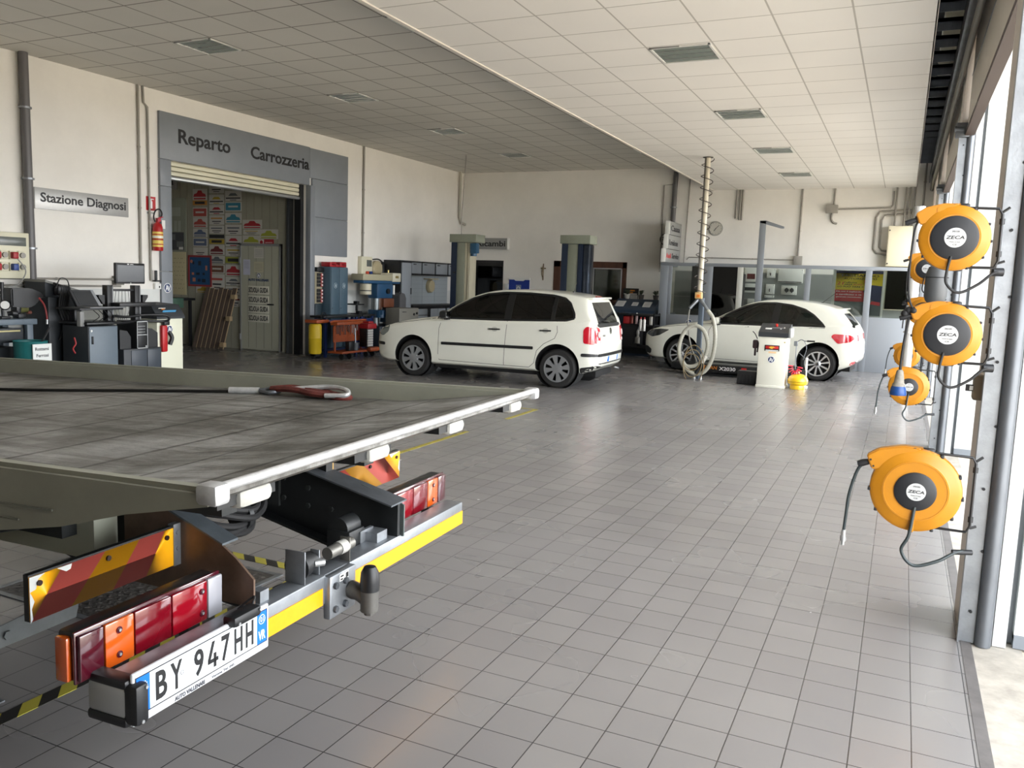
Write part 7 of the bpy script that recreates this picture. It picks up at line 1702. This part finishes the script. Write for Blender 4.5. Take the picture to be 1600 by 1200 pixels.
o = MB().bbox(-9.50, -9.40, 13.20, 13.38, .152, .33, .02).build('black_box', M_dark); tag(o, 'black box on the base tray of the orange tool trolley', 'box')
t = thing('oil_collector', 'yellow upright cylinder standing right of the cladding post', 'tank', (-9.9, 12.75, 0))
mb = MB(); mb.lathe([(0, .10), (.11, .10), (.12, .13), (.12, .38), (.125, .39), (.12, .40), (.12, .62), (.10, .66), (0, .67)], (-9.88, 12.78, 0), (0, 0, 1), 28); mb.build('tank', mat('machine yellow', (206, 176, 34), .4), t)
mb = MB(); mb.cyl((-9.88, 12.70, 0.05), (-9.88, 12.74, .05), .05, seg=14); mb.cyl((-9.88, 12.84, 0.05), (-9.88, 12.88, .05), .05, seg=14); mb.bbox(-9.96, -9.80, 12.7, 12.88, .05, .10, .01); mb.build('wheel_base', M_rubber, t)
mb = MB(); mb.bbox(-10.0, -9.72, 12.62, 13.0, .68, .74, .01); mb.build('orange_tray', M_or, t)
mb = MB(); mb.tube([(-9.8, 12.85, .74), (-9.8, 12.86, .84), (-9.8, 12.95, .87), (-9.8, 13.02, .80), (-9.8, 13.0, .72)], .008, 6, smooth=5); mb.build('hose', M_rubber, t)
# electrical panel and round lamp on wall
t = thing('switchboard', 'cream switch panel with red and blue sockets above the drill press', 'socket panel', (WX, 15.25, 1.55))
mb = MB(); mb.bbox(WX, WX + .10, 15.05, 15.46, 1.50, 1.99, .01); mb.build('panel_body', M_cream, t)
mb = MB(); mb.bbox(WX + .10, WX + .11, 15.24, 15.42, 1.78, 1.92, .004); mb.build('breaker_window', mat('smoked window', (96, 100, 96), .25), t)
mb = MB(); mb.bbox(WX + .10, WX + .15, 15.20, 15.27, 1.59, 1.68, .012); mb.build('red_socket', mat('socket orange', (200, 72, 40), .45), t)
mb = MB(); mb.bbox(WX + .10, WX + .15, 15.33, 15.40, 1.59, 1.68, .012); mb.build('blue_socket', mat('socket blue', (34, 62, 130), .45), t)
t = thing('wall_fan', 'round beige wall mounted cable drum right of the switch panel', 'drum', (WX, 15.7, 1.75))
mb = MB(); mb.lathe([(0, .10), (.15, .10), (.18, .07), (.18, .0), (0, 0)], (WX, 15.70, 1.74), (1, 0, 0), 28); mb.build('drum', mat('drum beige', (176, 164, 132), .5), t)
mb = MB(); mb.bbox(WX + .08, WX + .12, 15.82, 15.90, 1.84, 1.90, .01); mb.tube([(WX + .03, 15.5, 1.93), (WX + .03, 15.8, 1.95), (WX + .03, 15.98, 1.85), (WX + .03, 16.0, 1.6)], .014, 8, smooth=4); mb.build('bracket', M_dark, t)
# drill press / milling machine
t = thing('milling_machine', 'blue milling machine with beige top arm standing at the left wall', 'milling machine', (-9.95, 15.0, 0))
M_mblue = mat('machine blue', (34, 74, 108), .4, var=.1); M_mbg = mat('machine beige', (166, 160, 134), .45)
mb = MB(); mb.bbox(-10.2, -9.9, 14.35, 15.45, 1.49, 1.62, .015); mb.build('top_arm_cover', M_mbg, t)
mb = MB(); mb.bbox(-10.2, -9.9, 15.46, 15.78, 1.47, 1.66, .015); mb.m(1).box(-9.9, -9.895, 15.56, 15.68, 1.55, 1.60); mb.cyl((-10.05, 15.5, 1.66), (-10.05, 15.5, 1.72), .015, seg=8); mb.build('head_cap', [mat('cap pale', (200, 196, 176), .45), mat('brass', (190, 170, 110), .3, .8)], t)
mb = MB(); mb.bbox(-10.18, -9.92, 14.4, 15.78, 1.43, 1.49, .01); mb.bbox(-10.16, -9.92, 14.9, 15.5, 1.12, 1.43, .02); mb.build('head', M_mblue, t)
mb = MB(); mb.cyl((-10.05, 14.66, 1.20), (-10.05, 14.66, 1.42), .12, seg=22); mb.m(1).cyl((-10.05, 14.66, 1.27), (-10.05, 14.66, 1.29), .122, seg=22); mb.build('motor', [mat('motor cream', (196, 190, 166), .45), M_dark], t)
mb = MB(); mb.cyl((-9.92, 15.28, 1.27), (-9.88, 15.28, 1.27), .055, seg=18); mb.m(1); mb.bbox(-9.93, -9.91, 15.5, 15.56, 1.2, 1.40, .003); mb.build('hand_wheel', [M_dark, M_white], t)
mb = MB(); mb.cyl((-10.03, 15.0, .10), (-10.03, 15.0, 1.12), .09, seg=20); mb.m(1).cyl((-10.03, 15.05, .86), (-10.03, 15.05, 1.12), .105, seg=20); mb.build('column', [mat('steel column', (120, 126, 128), .35, .6), mat('brown casting', (92, 62, 46), .5)], t)
mb = MB(); mb.bbox(-10.12, -9.88, 15.1, 15.5, .93, 1.12, .02); mb.build('gear_box', mat('rust brown', (104, 58, 36), .5), t)
mb = MB(); mb.bbox(-10.15, -9.8, 14.9, 15.8, .78, .88, .01); mb.cyl((-9.9, 15.0, .72), (-9.9, 15.0, .86), .12, seg=18); mb.bbox(-10.15, -9.8, 15.35, 15.75, .60, .80, .02); mb.build('work_table', M_mblue, t)
mb = MB(); mb.bbox(-10.4, -9.75, 14.75, 15.75, 0, .55, .02); mb.build('base', mat('dark machine base', (40, 48, 56), .5), t)
t = thing('jerry_can', 'dark grey jerry can behind the milling machine table', 'can', (-10.0, 15.8, .9))
mb = MB(); mb.prism([(15.74, .88), (16.02, .88), (16.02, 1.12), (15.96, 1.22), (15.84, 1.24), (15.74, 1.18)], 'yz', -10.08, -9.9); bmesh.ops.bevel(mb.bm, geom=mb.bm.edges[:], offset=.012, segments=2, affect='EDGES'); mb.m(1).cyl((-9.99, 15.86, 1.22), (-9.99, 15.86, 1.26), .02, seg=10); mb.build('can', [mat('can grey', (84, 84, 86), .5), M_dark], t)
t = thing('grey_tester', 'grey steel machine box with three dark knobs left of the black tool cabinets', 'machine', (-9.7, 15.7, 0))
mb = MB(); mb.bbox(-10.1, -9.62, 15.25, 15.92, 0, .88, .01) if False else mb.bbox(-9.74, -9.40, 14.95, 15.72, 0, .93, .01); mb.build('machine_body', mat('machine grey', (118, 116, 108), .5), t)
for (y, z) in ((15.52, .80), (15.64, .82), (15.52, .62)): mb = MB(); mb.cyl((-9.40, y, z), (-9.38, y, z), .025, seg=14); mb.build('knob', M_dark, t)
mb = MB(); mb.bbox(-9.39, -9.38, 15.05, 15.2, .85, .865, .002); mb.build('slot_mark', M_dark, t)
# black and silver workshop cabinets
M_cabk = mat('cabinet black', (24, 25, 27), .45); M_cabs = mat('cabinet silver', (148, 154, 160), .4, .2)
t = thing('tall_cabinet', 'tall black tool cabinet with silver door at the left wall', 'cabinet', (-10.25, 16.25, 0))
mb = MB(); mb.bbox(-10.51, -10.07, 16.03, 16.50, .02, 1.95, .004); mb.build('carcass', M_cabk, t)
mb = MB(); mb.bbox(-10.07, -10.05, 16.06, 16.46, .10, 1.90, .004); dd = mb.build('door', M_cabs, t)
mb = MB(); mb.bbox(-10.05, -10.03, 16.43, 16.45, 1.20, 1.34, .004); mb.build('door_handle', M_dark, dd)
for i, (a, b) in enumerate(((16.56, 16.98), (17.04, 17.60), (17.66, 18.22), (18.28, 18.84))):
    t = thing('wall_cabinet', ['first silver wall cabinet counted from the tall black cabinet', 'second silver wall cabinet counted from the tall black cabinet', 'third silver wall cabinet, beside the lift column', 'fourth silver wall cabinet, mostly hidden behind the lift column'][i], 'cabinet', (-10.3, (a + b) / 2, 1.64), group='silver wall cabinets')
    mb = MB(); mb.bbox(-10.51, -10.12, a - .03, b + .03, 1.63, 1.95, .004); mb.build('carcass', M_cabk, t)
    mb = MB(); mb.bbox(-10.12, -10.10, a, b, 1.67, 1.915, .004); dd = mb.build('flap_door', M_cabs, t)
    mb = MB(); mb.bbox(-10.10, -10.09, a + .06, a + .18, 1.87, 1.89, .002); mb.build('grip', M_dark, dd)
t = thing('tool_board', 'pale grey perforated back board between worktop and silver wall cabinets', 'board', (-10.5, 17.6, .95))
mb = MB(); mb.box(-10.522, -10.50, 16.52, 18.95, .95, 1.62)
mb.m(1)
for k in range(6): mb.box(-10.50, -10.498, 16.55, 18.9, 1.02 + k * .1, 1.024 + k * .1)
for y in (17.1, 17.7, 18.3): mb.box(-10.50, -10.497, y, y + .008, .96, 1.62)
mb.build('board', [mat('board pale', (166, 174, 178), .4, .1), mat('board line', (140, 148, 152), .5)], t)
t = thing('cabinet_worktop', 'black continuous worktop along the silver and black cabinets', 'worktop', (-10.25, 17.7, .9)); mb = MB(); mb.bbox(-10.5, -10.02, 16.52, 18.95, .90, .95, .006); mb.build('worktop', M_cabk, t)
for i, (a, b) in enumerate(((16.54, 17.32), (17.34, 18.12), (18.14, 18.92))):
    t = thing('base_cabinet', ['drawer base cabinet next to the tall black cabinet', 'silver door base cabinet in the middle under the black worktop', 'silver door base cabinet at the far end under the black worktop'][i], 'cabinet', (-10.3, (a + b) / 2, 0), group='base cabinets under the black worktop')
    mb = MB(); mb.bbox(-10.5, -10.07, a, b, .05, .895, .004); mb.build('carcass', M_cabk, t)
    if i == 0:
        for k in range(5): mb = MB(); mb.bbox(-10.07, -10.05, a + .05, b - .10, .10 + k * .155, .24 + k * .155, .004); dd = mb.build('drawer', M_cabs, t)
    else:
        for c in (a + .03, (a + b) / 2 + .005): mb = MB(); mb.bbox(-10.07, -10.05, c, c + (b - a) / 2 - .04, .10, .86, .004); mb.build('door', M_cabs, t)
t = thing('paper_roll_holder', 'cream round dispenser on the pale tool board beside the lift column', 'dispenser', (-10.45, 18.0, 1.4))
mb = MB(); mb.bbox(-10.50, -10.30, 17.75, 18.15, 1.54, 1.57, .006); mb.lathe([(0, .08), (.14, .08), (.16, .05), (.16, 0), (0, 0)], (-10.49, 18.02, 1.38), (1, 0, 0), 26); mb.build('dispenser_body', mat('drum beige', (176, 164, 132), .5), t)
# ================================================================== BODY SHOP WALL WITH RALLY PLATES
def u2x(u): return -13.763 + (u - 290) * .01772
def v2z(u, v): return 3.372 - (v - 285) * .01305 + (u - 340) * .0003
FY = IY - .006
_pal = {'r': (168, 44, 52), 'o': (190, 130, 60), 'R': (172, 76, 66), 't': (60, 128, 150), 'g': (96, 100, 106), 'y': (176, 150, 50), 'Y': (160, 164, 60), 'b': (92, 104, 130), 'k': (40, 40, 42), 'w': (196, 194, 186), 'n': (110, 78, 60), 'm': (110, 44, 44)}
def rally_plate(u0, u1, v0, v1, c, style, lab):
    x0, x1 = u2x(u0), u2x(u1); z1, z0 = v2z(u0, v0), v2z(u0, v1); w, h = x1 - x0, z1 - z0
    t = thing('rally_plate', lab, 'plate', ((x0 + x1) / 2, FY, z0), group='rally plates on the body shop wall')
    mb = MB(); mb.box(x0, x1, FY - .008, FY, z0 + .004, z1 - .004); mb.build('plate_board', mat('rally plate white', (196, 194, 186), .5) if style != 'strip' else mat('rally ' + c, _pal[c], .5), t)
    y = FY - .008; m = mat('rally ' + c, _pal[c], .5); mk = mat('rally k', _pal['k'], .5)
    P = lambda pts, d=.002: mb.prism([(x0 + a * w, z0 + b * h) for a, b in pts], 'xz', y - d, y + .001)
    mb = MB()
    if style == 'arch': P([(.05, .30), (.12, .55), (.30, .62), (.38, .85), (.62, .85), (.70, .62), (.88, .55), (.95, .30)]); mb.m(0); P([(.08, .08), (.92, .08), (.92, .20), (.08, .20)])
    elif style == 'bar': mb.m(1); P([(.05, .22), (.95, .22), (.95, .34), (.05, .34)]); mb.m(0); P([(.2, .5), (.35, .75), (.65, .75), (.8, .5)]); P([(.3, .06), (.7, .06), (.7, .14), (.3, .14)])
    elif style == 'text': P([(.12, .6), (.88, .6), (.88, .74), (.12, .74)]); mb.m(1); P([(.2, .3), (.8, .3), (.8, .4), (.2, .4)]); P([(.3, .12), (.7, .12), (.7, .18), (.3, .18)])
    elif style == 'block': P([(.04, .12), (.96, .12), (.96, .88), (.04, .88)]); mb.m(2); P([(.2, .42), (.8, .42), (.8, .6), (.2, .6)], .003)
    elif style == 'strip': mb.m(1); P([(.15, .25), (.85, .25), (.85, .75), (.15, .75)])
    mb.build('print', [m, mk, mat('rally plate white', (196, 194, 186), .5)], t)
cols = [('left', 303, 325, [(293, 311, 'r', 'arch'), (311, 319, 'o', 'strip'), (322, 338, 'R', 'block'), (338, 354, 'R', 'arch'), (355, 369, 'b', 'arch'), (370, 384, 'b', 'block'), (385, 398, 'w', 'text')]),
        ('second', 328.5, 351, [(285, 301, 'g', 'text'), (303, 318, 'y', 'bar'), (319, 334, 'r', 'bar'), (335, 350, 'o', 'text'), (351, 364, 'g', 'text'), (365, 371, 'k', 'strip'), (372, 380, 'y', 'strip'), (381, 397, 'm', 'arch'), (398, 411, 'g', 'arch'), (412, 426, 'n', 'block'), (427, 452, 'R', 'text')]),
        ('third', 353, 377, [(298, 314, 'g', 'bar'), (315, 330, 't', 'block'), (332, 348, 't', 'arch'), (350, 366, 'g', 'text'), (367, 384, 'r', 'bar'), (385, 399, 'y', 'text'), (400, 410, 'Y', 'strip'), (412, 430, 'r', 'arch'), (431, 445, 'g', 'bar'), (446, 460, 'g', 'text'), (461, 478, 'm', 'text')])]
ordn = ['topmost', 'second from the top', 'third from the top', 'fourth from the top', 'fifth from the top', 'sixth from the top', 'seventh from the top', 'eighth from the top', 'ninth from the top', 'tenth from the top', 'eleventh from the top']
for cn, a, b, rows in cols:
    for i, (v0, v1, c, s) in enumerate(rows): rally_plate(a, b, v0, v1, c, s, 'rally plate %s in the %s column on the body shop wall' % (ordn[i], cn))
rally_plate(379, 407, 343, 357, 'r', 'arch', 'red arched rally plate at upper right of the group above the door')
rally_plate(380, 404, 358, 366, 'y', 'text', 'small cream rally plate below the upper right red one')
rally_plate(379, 404, 367, 382, 'Y', 'arch', 'yellow green rally plate just above the top left door corner')
rally_plate(404, 430, 358, 373, 'Y', 'arch', 'yellow green rally plate above the middle of the door')
rally_plate(307, 331, 446, 458, 'y', 'arch', 'yellow arched rally plate under the blue poster')
t = thing('no_entry_notice', 'small red prohibition notice directly above the body shop door', 'sign', (u2x(414), FY, 2.0))
mb = MB(); mb.box(u2x(403), u2x(424), FY - .006, FY, 2.12, 2.24); mb.m(1).box(u2x(403), u2x(410), FY - .008, FY - .005, 2.125, 2.235).m(0).cyl((u2x(406.5), FY - .008, 2.18), (u2x(406.5), FY - .010, 2.18), .04, seg=16); mb.m(1).box(u2x(412), u2x(422), FY - .0075, FY - .005, 2.17, 2.18).box(u2x(412), u2x(422), FY - .0075, FY - .005, 2.14, 2.148); mb.build('sign_board', [mat('rally r', _pal['r'], .5), M_white], t)
t = thing('framed_poster', 'blue poster in a red frame on the body shop wall', 'poster', (u2x(313), FY, 1.2))
mb = MB()
X0_, X1_ = u2x(295), u2x(332)
for a, b, c, d in ((X0_, X1_, 1.24, 1.28), (X0_, X1_, 1.85, 1.89), (X0_, X0_ + .04, 1.28, 1.85), (X1_ - .04, X1_, 1.28, 1.85)): mb.box(a, b, FY - .02, FY, c, d)
mb.build('frame', mat('frame red', (150, 52, 52), .5), t)
mb = MB(); mb.box(X0_ + .04, X1_ - .04, FY - .01, FY, 1.28, 1.85); mb.m(1)
for k, (a, b, w, h) in enumerate(((.12, .42, .05, .06), (.28, .40, .08, .09), (.10, .20, .06, .05), (.22, .2, .1, .05), (.40, .2, .06, .05), (.12, .06, .08, .08), (.26, .06, .08, .06), (.38, .05, .10, .07), (.48, .30, .05, .10))): mb.m(1 + (k % 3 == 2)); mb.box(X0_ + a, X0_ + a + w, FY - .012, FY - .0095, 1.28 + b, 1.28 + b + h)
mb.m(2).cyl((X0_ + .09, FY - .0095, 1.76), (X0_ + .09, FY - .013, 1.76), .035, seg=14); mb.build('print', [mat('poster blue', (22, 80, 126), .45), mat('poster dark', (18, 30, 50), .5), mat('poster pink', (186, 120, 100), .5)], t)
# notice boards
t = thing('paint_shop_sign', 'grey sign ending in ura hanging at the left of the body shop wall', 'sign', (-14.1, FY, 3.25))
mb = MB(); mb.bbox(-15.2, -13.96, FY - .05, FY, 3.25, 3.56, .004); mb.build('sign_board', mat('sign grey', (140, 141, 138), .45), t)
mb = MB(); mb.text('Verniciatura', (-15.1, FY - .05, 3.34), (1, 0, 0), (0, 0, 1), w=1.07, h=.13, d=.003, bold=True); mb.build('lettering', M_lettk, t)
t = thing('notice_board', 'grey glazed notice board with two papers and dark photographs on the body shop wall', 'notice board', (-14.2, FY, 2.0))
mb = MB(); mb.bbox(-14.7, -13.72, FY - .02, FY, 1.97, 3.07, .004); mb.build('board', mat('board grey green', (136, 140, 124), .4), t)
mb = MB(); mb.box(-14.3, -13.88, FY - .024, FY - .019, 2.70, 2.88); mb.box(-14.05, -13.98, FY - .024, FY - .019, 2.38, 2.60); mb.box(-13.94, -13.87, FY - .024, FY - .019, 2.38, 2.60); mb.build('papers', mat('notice paper', (160, 162, 150), .6), t)
mb = MB(); mb.box(-14.5, -13.78, FY - .025, FY - .019, 1.99, 2.36); mb.m(1)
for a, b in ((-14.45, 2.02), (-14.2, 2.20), (-13.98, 2.05), (-14.3, 2.06)): mb.box(a, a + .18, FY - .027, FY - .0245, b, b + .12)
mb.m(2).box(-13.92, -13.80, FY - .027, FY - .0245, 2.0, 2.06); mb.build('photo_sheet', [mat('photo dark', (64, 66, 68), .5), mat('photo grey', (104, 106, 108), .5), M_white], t)
t = thing('tool_pegboard', 'cream perforated peg board below the notice board', 'board', (-14.2, FY, 1.1))
mb = MB(); mb.bbox(-14.9, -13.74, FY - .015, FY, 1.05, 1.95, .004); mb.build('board', mat('peg board cream', (196, 186, 148), .5), t)
mb = MB()
for r in range(8):
    for k in range(14):
        if (r * 7 + k * 3) % 5 < 3: mb.box(-14.3 + k * .038, -14.285 + k * .038, FY - .018, FY - .0145, 1.18 + r * .09, 1.19 + r * .09)
o = mb.build('peg_hooks', M_dark, t, smooth=False); o['kind'] = 'stuff'
# door
t = thing('door_4', 'pale panelled sliding door with papers and four plates on the body shop wall', 'door', (-11.7, FY, 0)); t['kind'] = 'structure'
DX0, DX1 = -12.22, -11.17
mb = MB(); mb.box(DX0, DX1, FY - .05, FY, .02, 2.13); mb.m(1)
for x in (-12.0, -11.8, -11.6, -11.40): mb.box(x, x + .008, FY - .053, FY - .05, .05, 2.1)
mb.m(2).box(DX0, DX0 + .04, FY - .06, FY, 0, 2.15).box(DX1 - .04, DX1, FY - .06, FY, 0, 2.15).box(DX0, DX1, FY - .06, FY, 2.10, 2.15); mb.build('door_leaf', [mat('door panel', (176, 176, 158), .45), mat('panel joint', (150, 148, 134), .6), M_alu], t)
mb = MB(); mb.bbox(-11.48, -11.34, FY - .10, FY - .05, .93, .96, .008); mb.build('door_handle', M_dark, t)
mb = MB(); mb.box(DX0 - .02, DX0 + .02, FY - .07, FY - .03, .2, .32); mb.box(DX0 - .02, DX0 + .02, FY - .07, FY - .03, 1.75, 1.87); mb.build('hinge', M_alu, t)
mb = MB(); av_logo(mb, (-11.73, FY - .051, 1.515), .05, (1, 0, 0), (0, 0, 1)); mb.m(0).text('AUTO VALLENARI', (-12.0, FY - .051, 1.40), (1, 0, 0), (0, 0, 1), w=.52, h=.05, d=.003, bold=True); mb.build('door_lettering', LOGO, t)
def scuola(x0, x1, z0, z1, lab):
    t = thing('driving_school_plate', lab, 'sign', ((x0 + x1) / 2, FY - .05, z0), group='driving school plates on the door')
    mb = MB(); mb.bbox(x0, x1, FY - .062, FY - .054, z0, z1, .006); mb.build('plate_board', mat('plate ivory', (214, 212, 196), .5), t)
    mb = MB(); mb.text('SCUOLA GUIDA', (x0 + .02, FY - .062, z0 + .03), (1, 0, 0), (0, 0, 1), w=x1 - x0 - .04, h=z1 - z0 - .06, d=.002, bold=True); mb.build('lettering', M_lettk, t)
for i, z in enumerate((1.14, .945, .76, .575)): scuola(-12.0, -11.46, z, z + .165, ['topmost', 'second from the top', 'third from the top', 'lowest'][i] + ' of the ivory Scuola Guida plates stuck on the body shop door')
for i, (a, b, c, d, m, lab) in enumerate(((-12.13, -11.95, 1.52, 1.83, (196, 198, 214), 'narrow bluish notice sheet at the left of the body shop door'), (-11.85, -11.60, 1.86, 2.07, (196, 194, 184), 'upper right notice sheet on the body shop door'), (-11.85, -11.60, 1.58, 1.79, (190, 186, 158), 'lower yellowish notice sheet on the body shop door'))):
    mb = MB(); mb.box(a, b, FY - .055, FY - .0535, c, d); mb.m(1)
    for k in range(5): mb.box(a + .03, b - .03, FY - .056, FY - .0548, d - .05 - k * .03, d - .045 - k * .03)
    o = mb.build('notice_sheet', [mat('notice %d' % i, m, .6), mat('print grey', (110, 112, 116), .6)]); tag(o, lab, 'notice', 'notices on the body shop door')
# planks and machine by the wall
M_pl = mat('weathered plank', (98, 84, 74), .6, var=.3, vscale=6, stretch=(1, 1, .1)); M_pl2 = mat('plank edge', (168, 146, 112), .6)
for k in range(7):
    xb = -13.22 + k * .115; xt = -13.12 + k * .115
    R = Matrix.Translation((xb, 13.02 + .006 * k, 0)) @ Matrix(((1, 0, (xt - xb) / 1.15, 0), (0, 1, .24, 0), (0, 0, 1, 0), (0, 0, 0, 1)))
    mb = MB(); mb.box(0, .105, 0, .025, .0, 1.24 - .02 * (k % 3), M=R); mb.m(1).box(.105, .112, 0, .025, .0, 1.24 - .02 * (k % 3), M=R)
    o = mb.build('wooden_plank', [M_pl, M_pl2]); tag(o, ['leftmost', 'second', 'third', 'fourth', 'fifth', 'sixth', 'rightmost'][k] + ' of the brown planks leaning on the body shop wall', 'plank', 'planks leaning on the body shop wall')
for k, z in enumerate((.05, .58, 1.02)):
    o = MB().box(-12.40 + z * .09, -12.30 + z * .09, 12.93 + z * .24, 13.01 + z * .24, z, z + .09).build('wood_block', M_pl2); tag(o, ['lowest', 'middle', 'topmost'][k] + ' pale wood block on the leaning planks', 'wood block', 'wood blocks on the planks')
t = thing('green_machine', 'green workshop machine standing in the body shop behind the cream tester', 'machine', (-13.3, 12.4, 0))
M_gr = mat('machine green', (66, 96, 80), .5, var=.15)
mb = MB(); mb.bbox(-13.5, -13.0, 12.2, 12.6, .82, 1.02, .02); mb.build('head', M_gr, t)
mb = MB(); mb.bbox(-13.6, -13.15, 12.25, 12.6, .40, .72, .02); mb.bbox(-13.6, -13.2, 12.25, 12.6, .05, .25, .02); mb.build('drawer_box', M_gr, t)
mb = MB(); mb.tube([(-13.3, 12.4, 0), (-13.3, 12.4, .85)], .03, 10); mb.bbox(-13.62, -13.05, 12.2, 12.62, 0, .04, .004); mb.tube([(-13.25, 12.25, .05), (-13.1, 12.2, .5)], .02, 8); mb.build('stand', M_galvd, t)
t = thing('grinder_bench', 'dark bench with small tins in the body shop left of the green machine', 'bench', (-13.9, 12.6, 0))
mb = MB(); mb.bbox(-14.8, -13.3, 12.5, 13.2, .95, 1.0, .006); mb.build('bench_top', M_dark, t)
mb = MB()
for x in (-14.7, -13.4): mb.box(x, x + .05, 12.55, 12.6, 0, .95); mb.box(x, x + .05, 13.1, 13.15, 0, .95)
mb.build('leg', M_dark, t)
for k, x in enumerate((-13.95, -13.75)): o = MB().cyl((x, 12.7, 1.0), (x, 12.7, 1.09), .05, seg=16).build('paint_tin', M_galv if k else M_cream); tag(o, ['cream tin on the dark body shop bench', 'grey tin on the dark body shop bench'][k], 'tin')
